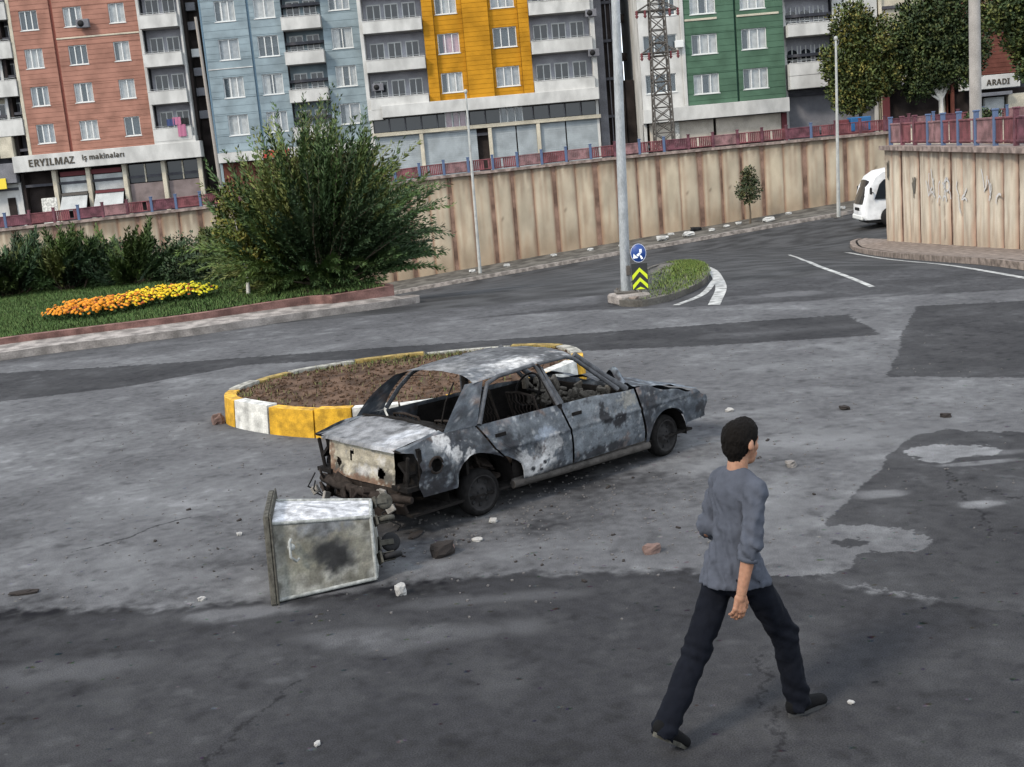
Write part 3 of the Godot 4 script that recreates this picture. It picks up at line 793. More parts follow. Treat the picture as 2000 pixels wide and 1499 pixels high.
# ---------------------------------------------------------------- the tipped waste container
func make_container() -> void:
	var c := thing("waste_container", "galvanised waste container tipped on its side behind the burnt car", "container", Vector3(-1.62, 0, -9.70), 0.12)
	var P := [Vector3(-0.41, 0.02, 0.52), Vector3(-0.41, 0.58, 0.31), Vector3(-0.41, 0.58, -0.38), Vector3(-0.41, 0.02, -0.52),
		Vector3(0.36, 0.035, 0.33), Vector3(0.37, 0.51, 0.20), Vector3(0.38, 0.51, -0.30), Vector3(0.40, 0.035, -0.40)]
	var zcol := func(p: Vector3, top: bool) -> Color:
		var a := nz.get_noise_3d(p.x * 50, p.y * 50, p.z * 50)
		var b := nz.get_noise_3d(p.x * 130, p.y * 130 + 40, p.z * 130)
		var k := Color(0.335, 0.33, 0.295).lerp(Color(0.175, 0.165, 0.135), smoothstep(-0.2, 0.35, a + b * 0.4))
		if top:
			k = Color(0.66, 0.66, 0.68).lerp(Color(0.40, 0.40, 0.41), smoothstep(0.0, 0.5, a + b * 0.5))  # top side paler: the light from above is put into its colour
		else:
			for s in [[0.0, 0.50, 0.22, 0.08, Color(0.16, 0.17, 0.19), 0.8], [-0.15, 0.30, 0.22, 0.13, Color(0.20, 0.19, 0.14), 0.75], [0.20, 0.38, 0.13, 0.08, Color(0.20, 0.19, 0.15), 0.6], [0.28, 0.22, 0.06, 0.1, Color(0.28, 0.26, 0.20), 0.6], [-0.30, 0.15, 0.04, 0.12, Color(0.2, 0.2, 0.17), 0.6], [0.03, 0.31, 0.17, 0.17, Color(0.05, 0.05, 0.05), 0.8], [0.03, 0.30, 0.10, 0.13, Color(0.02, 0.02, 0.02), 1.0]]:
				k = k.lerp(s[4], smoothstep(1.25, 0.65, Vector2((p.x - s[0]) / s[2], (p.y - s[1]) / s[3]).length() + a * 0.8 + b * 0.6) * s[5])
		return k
	var faces := [[0, 4, 5, 1, "front_side"], [1, 5, 6, 2, "top_side"], [3, 7, 6, 2, "rear_side"], [0, 4, 7, 3, "lower_side"], [4, 7, 6, 5, "base_plate"]]
	for f in faces:
		var st := mb()
		var ctr := Vector3(0, 0.3, -0.05)
		patch(st, 30, 24, func(a, b):
			var p: Vector3 = (P[f[0]] as Vector3).lerp(P[f[1]], a).lerp((P[f[3]] as Vector3).lerp(P[f[2]], a), b)
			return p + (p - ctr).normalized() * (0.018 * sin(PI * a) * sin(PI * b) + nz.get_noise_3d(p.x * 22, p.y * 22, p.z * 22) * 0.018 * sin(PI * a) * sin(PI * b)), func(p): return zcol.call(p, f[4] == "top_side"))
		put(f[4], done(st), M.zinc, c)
		if f[4] != "base_plate":
			st = mb()
			patch(st, 4, 4, func(a, b):
				var p: Vector3 = (P[f[0]] as Vector3).lerp(P[f[1]], a).lerp((P[f[3]] as Vector3).lerp(P[f[2]], a), b)
				return p.lerp(ctr, 0.06), null)
			put("inner_lining", done(st), M.char, c)
	var st := mb()
	for e in [[0, 4], [1, 5], [2, 6], [3, 7], [4, 5], [5, 6], [6, 7], [7, 4]]:
		tube(st, [P[e[0]], P[e[1]]], [0.016], 8)
	put("rolled_edge", done(st), M.zinc_plain, c)
	st = mb()
	var R := [Vector3(-0.44, -0.0, 0.56), Vector3(-0.44, 0.62, 0.34), Vector3(-0.44, 0.62, -0.42), Vector3(-0.44, 0.0, -0.56)]
	for i in 4:
		var a: Vector3 = R[i]
		var b: Vector3 = R[(i + 1) % 4]
		var d := (b - a).normalized()
		var o := d.cross(Vector3.RIGHT).normalized()
		cbox(st, (a + b) / 2 + Vector3(0, 0.02, 0), Vector3(0.05, a.distance_to(b) + 0.04, 0.045), 0.01, Basis(Vector3.RIGHT, d, Vector3.RIGHT.cross(d)))
		cbox(st, (a + b) / 2 + Vector3(0.033, 0.02, 0), Vector3(0.014, a.distance_to(b) + 0.03, 0.075), 0.005, Basis(Vector3.RIGHT, d, Vector3.RIGHT.cross(d)))
	put("rim_frame", done(st), M.rim_dark, c)
	st = mb()
	tube(st, [Vector3(-0.27, 0.46, 0.385), Vector3(-0.28, 0.45, 0.43), Vector3(-0.28, 0.34, 0.47), Vector3(-0.24, 0.30, 0.46), Vector3(-0.22, 0.31, 0.43)], [0.012], 7)
	lathe(st, [Vector2(0.03, 0.0), Vector2(0.03, 0.04), Vector2(0.0, 0.045)], 10, Vector3(-0.27, 0.40, 0.40), Basis(Vector3.RIGHT, PI / 2 - 0.3))
	put("lifting_lug", done(st), M.zinc_plain, c)
	# castors on the base
	for w in [[0.46, 0.17, true], [0.50, -0.24, false], [0.16, 0.22, true], [0.12, -0.30, false]]:
		var n := Node3D.new()
		n.name = "castor"
		c.add_child(n, true)
		n.position = Vector3(0.40, w[0], w[1])
		n.rotation = Vector3(1.1 if w[2] else -0.4, 0.3, rng.randf_range(-0.25, 0.1))
		n.scale = Vector3.ONE * (0.8 if w[0] > 0.2 else 0.95)
		st = mb()
		cbox(st, Vector3(0.01, 0, 0), Vector3(0.02, 0.12, 0.10), 0.004)
		cbox(st, Vector3(0.075, 0, 0.034), Vector3(0.13, 0.05, 0.008), 0.003)
		cbox(st, Vector3(0.075, 0, -0.034), Vector3(0.13, 0.05, 0.008), 0.003)
		put("fork", done(st), M.rim_dark, n)
		st = mb()
		lathe(st, [Vector2(0.02, -0.022), Vector2(0.055, -0.024), Vector2(0.085, -0.02), Vector2(0.09, 0.0), Vector2(0.085, 0.02), Vector2(0.055, 0.024), Vector2(0.02, 0.022)], 18, Vector3(0.12, 0, 0), Basis(Vector3.RIGHT, PI / 2))
		put("castor_wheel", done(st), M.black if w[0] < 0.2 else M.rim_dark, n)

# ---------------------------------------------------------------- the person: distance field meshed as surface nets
func nets(st: SurfaceTool, bones: Array, cell: float, k: float, warp = null, clips := []) -> void:
	# bone: [a, b, ra, rb, squash (Vector3), flat_a, flat_b]
	var lo := Vector3.ONE * 1e9
	var hi := -lo
	for b in bones:
		var r: float = max(b[2], b[3]) * 1.3 + cell * 2 + k * 0.5
		for p in [b[0], b[1]]:
			lo = lo.min(p - Vector3.ONE * r)
			hi = hi.max(p + Vector3.ONE * r)
	var nx := int((hi.x - lo.x) / cell) + 2
	var ny := int((hi.y - lo.y) / cell) + 2
	var nzz := int((hi.z - lo.z) / cell) + 2
	var f := PackedFloat32Array()
	f.resize(nx * ny * nzz)
	f.fill(1.0)
	for b in bones:
		var A: Vector3 = b[0]
		var Bv: Vector3 = b[1]
		var q: Vector3 = b[4] if b.size() > 4 else Vector3.ONE
		var r: float = max(b[2], b[3]) / min(q.x, min(q.y, q.z)) + cell * 2.5 + k
		var l := ((A.min(Bv) - Vector3.ONE * r - lo) / cell).floor()
		var h := ((A.max(Bv) + Vector3.ONE * r - lo) / cell).ceil()
		var d := (Bv - A) * q
		var dd: float = max(d.length_squared(), 1e-9)
		var dn := (Bv - A).normalized()
		for z in range(max(0, int(l.z)), min(nzz, int(h.z) + 1)):
			for y in range(max(0, int(l.y)), min(ny, int(h.y) + 1)):
				var i := (z * ny + y) * nx
				for x in range(max(0, int(l.x)), min(nx, int(h.x) + 1)):
					var p := lo + Vector3(x, y, z) * cell
					var v := (p - A) * q
					var t: float = clamp(v.dot(d) / dd, 0.0, 1.0)
					var e: float = (v - d * t).length() - lerp(float(b[2]), float(b[3]), t)
					if b.size() > 5 and b[5]: e = max(e, -(p - A).dot(dn))
					if b.size() > 6 and b[6]: e = max(e, (p - Bv).dot(dn))
					var o := f[i + x]
					var m: float = max(k - abs(o - e), 0.0) / k
					f[i + x] = min(o, e) - m * m * k * 0.25
	if warp != null or clips:
		for z in nzz:
			for y in ny:
				var i := (z * ny + y) * nx
				for x in nx:
					if f[i + x] < 0.05:
						var p := lo + Vector3(x, y, z) * cell
						if warp != null and f[i + x] > -0.05: f[i + x] += warp.call(p)
						for c in clips: f[i + x] = max(f[i + x], (p - c[0]).dot(c[1]))
	var vid := {}
	var sx := [0, 1, nx, nx + 1, nx * ny, nx * ny + 1, nx * ny + nx, nx * ny + nx + 1]
	var off := [Vector3(0, 0, 0), Vector3(1, 0, 0), Vector3(0, 1, 0), Vector3(1, 1, 0), Vector3(0, 0, 1), Vector3(1, 0, 1), Vector3(0, 1, 1), Vector3(1, 1, 1)]
	var edges := [[0, 1], [2, 3], [4, 5], [6, 7], [0, 2], [1, 3], [4, 6], [5, 7], [0, 4], [1, 5], [2, 6], [3, 7]]
	for z in nzz - 1:
		for y in ny - 1:
			var row := (z * ny + y) * nx
			for x in nx - 1:
				var i := row + x
				var mask := 0
				if f[i] > 0.1: continue
				for c in 8:
					if f[i + sx[c]] < 0: mask |= 1 << c
				if mask == 0 or mask == 255: continue
				var s := Vector3.ZERO
				var n := 0
				for e in edges:
					if ((mask >> e[0]) & 1) != ((mask >> e[1]) & 1):
						var fa := f[i + sx[e[0]]]
						var fb := f[i + sx[e[1]]]
						s += (off[e[0]] as Vector3).lerp(off[e[1]], fa / (fa - fb))
						n += 1
				vid[i] = lo + (Vector3(x, y, z) + s / n) * cell
	st.set_smooth_group(1)
	for i in vid:
		for ax in 3:
			var st1: int = [1, nx, nx * ny][ax]
			var u: int = [nx, nx * ny, 1][ax]
			var w: int = [nx * ny, 1, nx][ax]
			var a := f[i] < 0
			if a == (f[i + st1] < 0): continue
			if not (vid.has(i - u) and vid.has(i - w) and vid.has(i - u - w)): continue
			if a: quad(st, vid[i], vid[i - w], vid[i - u - w], vid[i - u])
			else: quad(st, vid[i], vid[i - u], vid[i - u - w], vid[i - w])
	st.set_smooth_group(-1)

func V(x: float, y: float, z: float) -> Vector3:
	return Vector3(x, y, z)

func make_person() -> void:   # x: the way the person walks, z: the person's right
	var person := thing("person", "walking person seen from behind in grey top, dark trousers and black shoes", "person", Vector3(1.135, 0, -6.44), deg_to_rad(36))
	person.scale = Vector3.ONE * 1.03
	var T0 := 0.55
	# joints
	var hipR := V(0.03, 0.90, 0.085); var kneeR := V(0.25, 0.50, 0.10); var ankR := V(0.345, 0.105, 0.10)
	var hipL := V(-0.02, 0.90, -0.085); var kneeL := V(-0.22, 0.51, -0.09); var ankL := V(-0.50, 0.14, -0.09)
	var shR := V(0.03, 1.375, 0.148); var elR := V(-0.085, 1.11, 0.20); var wrR := V(-0.155, 0.865, 0.185)
	var shL := V(0.08, 1.375, -0.142); var elL := V(-0.01, 1.11, -0.185); var wrL := V(0.14, 1.03, -0.16)
	var neck := V(0.055, 1.44, 0.0); var head := V(0.095, 1.585, 0.0)
	# body: one continuous skin
	var st := mb()
	nets(st, [
		[V(0, 0.93, 0), V(0.015, 1.05, 0), 0.105, 0.10, V(1.1, 1, 0.8)], [V(0.015, 1.05, 0), V(0.045, 1.31, 0), 0.085, 0.10, V(1.15, 1, 0.82)], [V(0.06, 1.37, -0.10), V(0.04, 1.37, 0.10), 0.05, 0.05],
		[neck + V(-0.01, -0.03, 0), head + V(-0.02, -0.06, 0), 0.056, 0.052], [shR, elR, 0.05, 0.040], [elR, wrR, 0.040, 0.027], [shL, elL, 0.05, 0.040], [elL, wrL, 0.040, 0.027],
		[hipR, kneeR, 0.078, 0.052], [kneeR, ankR, 0.050, 0.036], [hipL, kneeL, 0.078, 0.052], [kneeL, ankL, 0.050, 0.036], [ankR + V(0, -0.02, 0), V(0.40, 0.045, 0.105), 0.024, 0.020], [ankL, V(-0.45, 0.07, -0.09), 0.024, 0.02]], 0.0125, 0.03)
	# head with brow, nose, lips, chin and ears
	var hx := V(1, 0, 0.04).normalized()
	var hz := V(-0.04, 0, 1).normalized()
	var H := func(x: float, y: float, z: float) -> Vector3: return head + hx * x + V(0, y, 0) + hz * z
	nets(st, [
		[H.call(-0.02, 0.035, 0), H.call(0.02, 0.04, 0), 0.080, 0.078, V(1, 0.92, 1.06)], [H.call(0.03, -0.02, 0), H.call(0.045, -0.075, 0), 0.062, 0.040, V(1, 1, 1)], [H.call(0.065, -0.09, 0), H.call(0.07, -0.085, 0), 0.024, 0.022],
		[H.call(0.092, 0.012, 0), H.call(0.113, -0.028, 0), 0.009, 0.013], [H.call(0.085, -0.058, -0.016), H.call(0.085, -0.058, 0.016), 0.011, 0.011], [H.call(0.083, -0.068, -0.012), H.call(0.083, -0.068, 0.012), 0.010, 0.010],
		[H.call(0.078, 0.026, -0.035), H.call(0.085, 0.03, -0.012), 0.012, 0.010], [H.call(0.078, 0.026, 0.035), H.call(0.085, 0.03, 0.012), 0.012, 0.010], [H.call(0.06, -0.02, 0.04), H.call(0.06, -0.02, -0.04), 0.02, 0.02],
		[H.call(-0.002, 0.02, 0.080), H.call(-0.012, 0.0, 0.087), 0.016, 0.018, V(1, 1, 1.8)], [H.call(0.004, -0.008, 0.079), H.call(0.004, -0.028, 0.077), 0.013, 0.010, V(1, 1, 1.6)],
		[H.call(-0.002, 0.02, -0.080), H.call(-0.012, 0.0, -0.087), 0.016, 0.018, V(1, 1, 1.8)], [H.call(0.004, -0.008, -0.079), H.call(0.004, -0.028, -0.077), 0.013, 0.010, V(1, 1, 1.6)],
		[neck, head + V(-0.02, -0.05, 0), 0.056, 0.052]], 0.0045, 0.016)
	# hands: palm, four fingers and a thumb each
	for h in [[wrR, (wrR - elR).normalized(), 1.0], [wrL, (wrL - elL).normalized(), -1.0]]:
		var w: Vector3 = h[0]
		var d: Vector3 = (h[1] + V(0.02, -0.25, 0) * (1.0 if h[2] > 0 else 0.0)).normalized()
		var fwd := V(1, 0, 0.35 * h[2])
		fwd = (fwd - d * fwd.dot(d)).normalized()      # towards the thumb
		var out: Vector3 = d.cross(fwd).normalized() * h[2]    # back of the hand
		var G := func(x: float, y: float, z: float) -> Vector3: return w + d * x + fwd * y + out * z
		var bones := [[G.call(-0.02, 0, 0), G.call(0.02, 0, 0), 0.026, 0.024], [G.call(0.02, 0.016, 0), G.call(0.085, 0.024, 0), 0.018, 0.0145], [G.call(0.02, -0.004, 0), G.call(0.088, 0.004, 0), 0.018, 0.0145], [G.call(0.02, -0.016, 0), G.call(0.08, -0.022, 0), 0.018, 0.0135],
			[G.call(0.012, 0.02, -0.004), G.call(0.045, 0.043, -0.012), 0.015, 0.0115], [G.call(0.045, 0.043, -0.012), G.call(0.072, 0.05, -0.02), 0.0105, 0.009], [G.call(0.072, 0.05, -0.02), G.call(0.095, 0.047, -0.028), 0.009, 0.0075]]
		for k in 4:
			var y: float = [0.029, 0.009, -0.010, -0.028][k]
			var L: float = [0.070, 0.078, 0.072, 0.056][k]
			var c: float = [0.9, 1.0, 1.15, 1.25][k]
			var p0: Vector3 = G.call(0.085 - 0.004 * abs(k - 1), y, 0.002)
			var p1: Vector3 = p0 + (d * 0.93 - out * 0.34 * c + fwd * (y * 1.5)) * L * 0.45
			var p2: Vector3 = p1 + (d * 0.70 - out * 0.70 * c) * L * 0.33
			var p3: Vector3 = p2 + (d * 0.42 - out * 0.88 * c) * L * 0.26
			bones += [[p0, p1, 0.0096, 0.0088], [p1, p2, 0.0088, 0.008], [p2, p3, 0.008, 0.0068]]
		nets(st, bones, 0.0034, 0.007)
	var body := put("body", done(st), M.skin, person)
	# hair
	st = mb()
	nets(st, [[H.call(-0.022, 0.042, 0), H.call(0.02, 0.052, 0), 0.089, 0.086, V(1, 0.92, 1.06)], [H.call(-0.045, -0.02, 0), H.call(-0.04, -0.055, 0), 0.060, 0.046, V(1, 1, 0.88)], [H.call(0.045, 0.085, 0.0), H.call(0.075, 0.075, 0.01), 0.042, 0.025, V(1, 1, 0.7)],
		[H.call(0.008, 0.0, 0.072), H.call(0.012, -0.01, 0.073), 0.014, 0.010], [H.call(0.008, 0.0, -0.072), H.call(0.012, -0.01, -0.073), 0.014, 0.010]], 0.0036, 0.02,
		func(p): return nz.get_noise_3d(p.x * 560, p.y * 260, p.z * 560) * 0.0055 + nz.get_noise_3d(p.x * 170, p.y * 130, p.z * 170) * 0.003,
		[[H.call(0.078, 0.035, 0), (hx + V(0, -0.75, 0)).normalized()], [H.call(0.012, -0.03, 0), (hx * 0.9 + V(0, -0.55, 0)).normalized()]])
	put("hair", done(st), M.hair, body)
	# eyes
	st = mb()
	for s in [1, -1]:
		lathe(st, [Vector2(0, 0.011), Vector2(0.008, 0.008), Vector2(0.011, 0), Vector2(0.008, -0.008), Vector2(0, -0.011)], 10, H.call(0.079, 0.010, s * 0.029))
	put("eyes", done(st), M.paper, body)
	# top
	st = mb()
	var folds := func(p: Vector3) -> float:
		var a: float = sin((p.z * 1.6 + p.y * 0.55 + p.x * 0.5) * 62.0 + nz.get_noise_3d(p.x * 60, p.y * 60, p.z * 60) * 5.0)
		return a * 0.0062 * smoothstep(1.42, 1.30, p.y) + nz.get_noise_3d(p.x * 130, p.y * 90, p.z * 130) * 0.007 + 0.004 * sin(p.y * 90.0 + p.x * 40.0 + p.z * 30) * smoothstep(0.16, 0.22, abs(p.z))
	nets(st, [
		[V(-0.03, 0.79, 0), V(0.0, 0.97, 0), 0.156, 0.128, V(1.0, 1, 0.93)], [V(0.0, 0.97, 0), V(0.015, 1.12, 0), 0.123, 0.108, V(1.12, 1, 0.86)], [V(0.015, 1.12, 0), V(0.045, 1.32, 0), 0.106, 0.120, V(1.2, 1, 0.84)], [V(0.045, 1.32, 0), V(0.055, 1.36, 0), 0.118, 0.088, V(1.25, 1, 0.78)], [V(-0.01, 0.96, 0.06), V(0.035, 0.83, 0.074), 0.102, 0.113], [V(-0.02, 0.96, -0.06), V(-0.05, 0.83, -0.07), 0.098, 0.106], [V(0.05, 1.435, 0.03), shR, 0.05, 0.055], [V(0.055, 1.435, -0.03), shL, 0.05, 0.055],
		[V(0.065, 1.375, -0.10), V(0.04, 1.375, 0.10), 0.058, 0.058], [V(0.05, 1.39, 0), V(0.055, 1.452, 0), 0.085, 0.066, V(1.05, 1, 0.95), false, true],
		[shR, shR.lerp(elR, 0.95), 0.059, 0.051], [elR + (shR - elR) * 0.05, elR.lerp(wrR, 0.28), 0.056, 0.050, Vector3.ONE, false, true], [shL, shL.lerp(elL, 0.95), 0.059, 0.051], [elL + (shL - elL) * 0.05, elL.lerp(wrL, 0.35), 0.056, 0.050, Vector3.ONE, false, true]], 0.0085, 0.028, folds, [[V(0, 0.842, 0), V(-0.06, -1, 0.04).normalized()]])
	var top := put("long_sleeved_top", done(st), M.shirt, body)
	st = mb()
	for cf in [[elR, wrR, 0.27], [elL, wrL, 0.34]]:
		var d: Vector3 = (cf[1] - cf[0]).normalized()
		var b := Basis(d.cross(V(0, 0, 1)).normalized(), d, d.cross(d.cross(V(0, 0, 1))).normalized())
		lathe(st, [Vector2(0.047, -0.012), Vector2(0.053, -0.010), Vector2(0.053, 0.010), Vector2(0.046, 0.013)], 16, (cf[0] as Vector3).lerp(cf[1], cf[2]), b)
	put("cuff", done(st), M.shirt, top)
	# trousers
	st = mb()
	var creases := func(p: Vector3) -> float:
		return nz.get_noise_3d(p.x * 90, p.y * 70, p.z * 90) * 0.013 + 0.0055 * sin(p.y * 75.0 + p.x * 50.0) * (smoothstep(0.42, 0.5, p.y) * smoothstep(0.62, 0.52, p.y) + smoothstep(0.28, 0.12, p.y))
	nets(st, [
		[V(0, 0.985, 0), V(0, 0.90, 0), 0.104, 0.116, V(1.12, 1, 0.88), true], [hipR + V(0.0, -0.01, -0.008), kneeR, 0.089, 0.072], [kneeR, ankR + V(0.0, -0.06, 0), 0.070, 0.072, Vector3.ONE, false, true], [hipL + V(0.0, -0.01, 0.008), kneeL, 0.089, 0.072], [kneeL, ankL + (ankL - kneeL).normalized() * 0.045, 0.070, 0.071, Vector3.ONE, false, true],
		[V(-0.045, 0.90, 0.065), V(-0.04, 0.84, 0.065), 0.070, 0.065], [V(-0.05, 0.90, -0.065), V(-0.06, 0.84, -0.065), 0.070, 0.065]], 0.0095, 0.03, creases)
	put("trousers", done(st), M.trousers, body)
	# shoes
	for f in [[V(0.30, 0.0, 0.10), 0.0, 0.10], [V(-0.555, 0.115, -0.09), -0.62, 0.0]]:
		var b := Basis(Vector3.UP, -f[2]) * Basis(Vector3(0, 0, 1), f[1])
		var o: Vector3 = f[0]
		var F := func(x: float, y: float, z: float) -> Vector3: return o + b * V(x, y, z)
		st = mb()
		nets(st, [[F.call(-0.005, 0.05, 0), F.call(0.06, 0.052, 0), 0.040, 0.042, V(1, 0.8, 1)], [F.call(0.06, 0.052, 0), F.call(0.20, 0.036, 0.008), 0.042, 0.034, V(1, 1, 0.85)], [F.call(0.01, 0.07, 0), F.call(0.03, 0.11, 0), 0.040, 0.040]], 0.007, 0.02, null, [[F.call(0, 0.016, 0), b * V(0, -1, 0)]])
		var sh := put("shoe", done(st), M.shoe, body)
		st = mb()
		var poly := PackedVector2Array()
		for k in 24:
			var a := TAU * k / 24
			poly.append(Vector2(0.098 + cos(a) * 0.142, sin(a) * (0.038 + 0.008 * cos(a)) + 0.004))
		prism(st, poly, 0.0, 0.024, b, o)
		put("sole", done(st), M.sole if f[1] == 0.0 else M.rim_dark, sh)
# ---------------------------------------------------------------- buildings (world X and Y, the facade at z = 0 of the building's own frame)
func wall_mesh(x0: float, x1: float, y0: float, y1: float, holes: Array, course: float, zf := 0.0, off := Vector2.ZERO) -> ArrayMesh:
	var st := mb()
	var ys := [y0, y1]
	for h in holes:
		for y in [h.position.y, h.end.y]:
			if y > y0 and y < y1: ys.append(y)
	ys.sort()
	for i in ys.size() - 1:
		var a: float = ys[i]
		var b: float = ys[i + 1]
		if b - a < 0.01: continue
		var cuts := []
		for h in holes:
			if h.position.y < (a + b) / 2 and h.end.y > (a + b) / 2 and h.end.x > x0 and h.position.x < x1: cuts.append([h.position.x, h.end.x])
		cuts.sort_custom(func(p, q): return p[0] < q[0])
		var x := x0
		var runs := []
		for c in cuts:
			if c[0] > x: runs.append([x, c[0]])
			x = max(x, c[1])
		if x < x1: runs.append([x, x1])
		for r in runs:
			span(st, r[0] - off.x, r[1] - off.x, a - off.y, b - off.y, zf - 0.26, zf - 0.03)
			if course <= 0.0:
				span(st, r[0] - off.x, r[1] - off.x, a - off.y, b - off.y, zf - 0.029, zf)
				continue
			var y := a
			while y < b - 0.001:
				var e: float = min(b, (floor(y / course + 1e-4) + 1) * course)
				if e - y > 0.04: span(st, r[0] - off.x, r[1] - off.x, y + 0.012 - off.y, e - 0.012 - off.y, zf - 0.029, zf)
				y = e
	return done(st)

func window(parent: Node3D, r: Rect2, z: float, style := 0, casements := 2) -> void:   # r in the building's own frame
	var st := mb()
	var x0 := r.position.x
	var x1 := r.end.x
	var y0 := r.position.y
	var y1 := r.end.y
	var t := 0.06
	span(st, x0, x0 + t, y0, y1, z - 0.18, z - 0.10)
	span(st, x1 - t, x1, y0, y1, z - 0.18, z - 0.10)
	span(st, x0 + t, x1 - t, y0, y0 + t, z - 0.18, z - 0.10)
	span(st, x0 + t, x1 - t, y1 - t, y1, z - 0.18, z - 0.10)
	for k in range(1, casements):
		var x: float = lerp(x0, x1, float(k) / casements)
		span(st, x - 0.035, x + 0.035, y0 + t, y1 - t, z - 0.175, z - 0.095)
	span(st, x0 - 0.05, x1 + 0.05, y0 - 0.05, y0 - 0.002, z - 0.10, z + 0.05)
	var w := put("window", done(st), M.frame_white, parent)
	for k in casements:
		st = mb()
		var xa := lerpf(x0, x1, float(k) / casements) + t * 0.8
		var xb := lerpf(x0, x1, (k + 1.0) / casements) - t * 0.8
		quad(st, Vector3(xa, y0 + t, z - 0.14), Vector3(xa, y1 - t, z - 0.14), Vector3(xb, y1 - t, z - 0.14), Vector3(xb, y0 + t, z - 0.14))
		put("pane", done(st), M.glass, w)
	if style == 3: return
	# curtain: folded cloth behind the pane
	var cw: Material = [M.curtain, M.curtain_grey, M.curtain_pink][style % 3]
	var parts := [[0.03, 0.97]] if rng.randf() < 0.35 else [[0.03, 0.36], [0.60, 0.97]] if rng.randf() < 0.5 else [[0.25, 0.97]]
	st = mb()
	for p in parts:
		var n := 8
		for i in n:
			var xa: float = lerp(x0, x1, lerp(p[0], p[1], float(i) / n))
			var xb: float = lerp(x0, x1, lerp(p[0], p[1], (i + 1.0) / n))
			var za: float = z - 0.24 - 0.014 * (i & 1)
			var zb: float = z - 0.24 - 0.014 * ((i + 1) & 1)
			quad(st, Vector3(xa, y0, za), Vector3(xa, y1, za), Vector3(xb, y1, zb), Vector3(xb, y0, zb))
	put("curtain", done(st), cw, w)

func body_of(b: Node3D, x0: float, x1: float, y0: float, y1: float, m: Material, depth := 11.0) -> void:
	var o := b.position
	var st := mb()
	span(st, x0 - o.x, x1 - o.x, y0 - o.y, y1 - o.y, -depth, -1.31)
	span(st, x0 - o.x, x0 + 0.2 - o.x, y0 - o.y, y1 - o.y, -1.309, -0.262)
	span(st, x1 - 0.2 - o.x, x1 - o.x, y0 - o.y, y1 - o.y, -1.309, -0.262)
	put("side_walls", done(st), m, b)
	st = mb()
	span(st, x0 + 0.21 - o.x, x1 - 0.21 - o.x, y0 - o.y, y1 - o.y, -1.305, -1.1)
	var y := y0 + 0.4
	while y < y1:
		span(st, x0 + 0.21 - o.x, x1 - 0.21 - o.x, y - o.y, y + 0.2 - o.y, -1.099, -0.3)
		y += 2.75
	put("inner_wall", done(st), M.room, b)
	st = mb()
	span(st, x0 - 0.2 - o.x, x1 + 0.2 - o.x, y1 - o.y, y1 + 0.3 - o.y, -depth - 0.2, 0.2)
	put("roof", done(st), M.concrete, b)

func balconies(b: Node3D, x0: float, x1: float, tops: Array, h: float, out: float, back: Material, style := 0, arch := false) -> void:
	# a stack of loggias with white parapets; tops: heights of the parapets' upper edges
	var o := b.position
	var y_lo: float = tops[-1] - h
	var st := mb()
	span(st, x0 - o.x, x1 - o.x, y_lo - o.y, tops[0] + 2.2 - o.y, -1.09, -0.95)
	put("balcony_wall", done(st), back, b)
	for t in tops:
		var y: float = t - o.y
		st = mb()
		var X0 := x0 - o.x
		var X1 := x1 - o.x
		cbox(st, Vector3((X0 + X1) / 2, y - h / 2, out - 0.06), Vector3(X1 - X0, h, 0.12), 0.015)
		span(st, X0, X0 + 0.12, y - h + 0.002, y - 0.004, -0.9, out - 0.122)
		span(st, X1 - 0.12, X1, y - h + 0.002, y - 0.004, -0.9, out - 0.122)
		span(st, X0 + 0.002, X1 - 0.002, y - h + 0.004, y - h + 0.16, -0.94, out - 0.123)
		cbox(st, Vector3((X0 + X1) / 2, y + 0.025, out - 0.06), Vector3(X1 - X0 + 0.04, 0.05, 0.17), 0.012)
		var bal := put("balcony", done(st), M.wall_white, b)
		# rail, door and window of the loggia
		st = mb()
		tube(st, [Vector3(X0 + 0.1, y + 0.16, out - 0.06), Vector3(X1 - 0.1, y + 0.16, out - 0.06)], [0.015], 5)
		for k in 5:
			var x: float = lerp(X0 + 0.1, X1 - 0.1, k / 4.0)
			tube(st, [Vector3(x, y + 0.05, out - 0.06), Vector3(x, y + 0.16, out - 0.06)], [0.012], 4, false)
		put("rail", done(st), M.steel, bal)
		var n := 3 if x1 - x0 > 3.0 else 2
		for k in n:
			var xa: float = lerp(X0 + 0.2, X1 - 0.15, (k + 0.06) / n)
			var xb: float = lerp(X0 + 0.25, X1 - 0.2, (k + 0.80) / n)
			st = mb()
			if arch:
				var poly := PackedVector2Array([Vector2(xa, y - h + 0.2), Vector2(xb, y - h + 0.2)])
				for a in 9:
					var q := PI * a / 8
					poly.append(Vector2((xa + xb) / 2 + cos(q) * (xb - xa) / 2, y + 0.75 + sin(q) * 0.3))
				prism(st, poly, -0.94, -0.92, Basis(Vector3.RIGHT, Vector3(0, 0, 1), Vector3.UP))
				put("arched_window", done(st), M.dark_glass, bal)
			else:
				span(st, xa, xb, y - h + 0.2 if k == 0 else y - 0.15, y + 1.3, -0.94, -0.92)
				put("balcony_window", done(st), M.dark_glass, bal)
			st = mb()
			var fy: float = y - h + 0.2 if k == 0 or arch else y - 0.15
			for x in [xa, (xa + xb) / 2, xb]:
				span(st, x - 0.035, x + 0.035, fy, y + 1.3, -0.918, -0.88)
			span(st, xa, xb, y + 1.22 if not arch else y + 0.3, y + 1.3 if not arch else y + 0.36, -0.917, -0.885)
			put("balcony_window_frame", done(st), M.frame_white, bal)

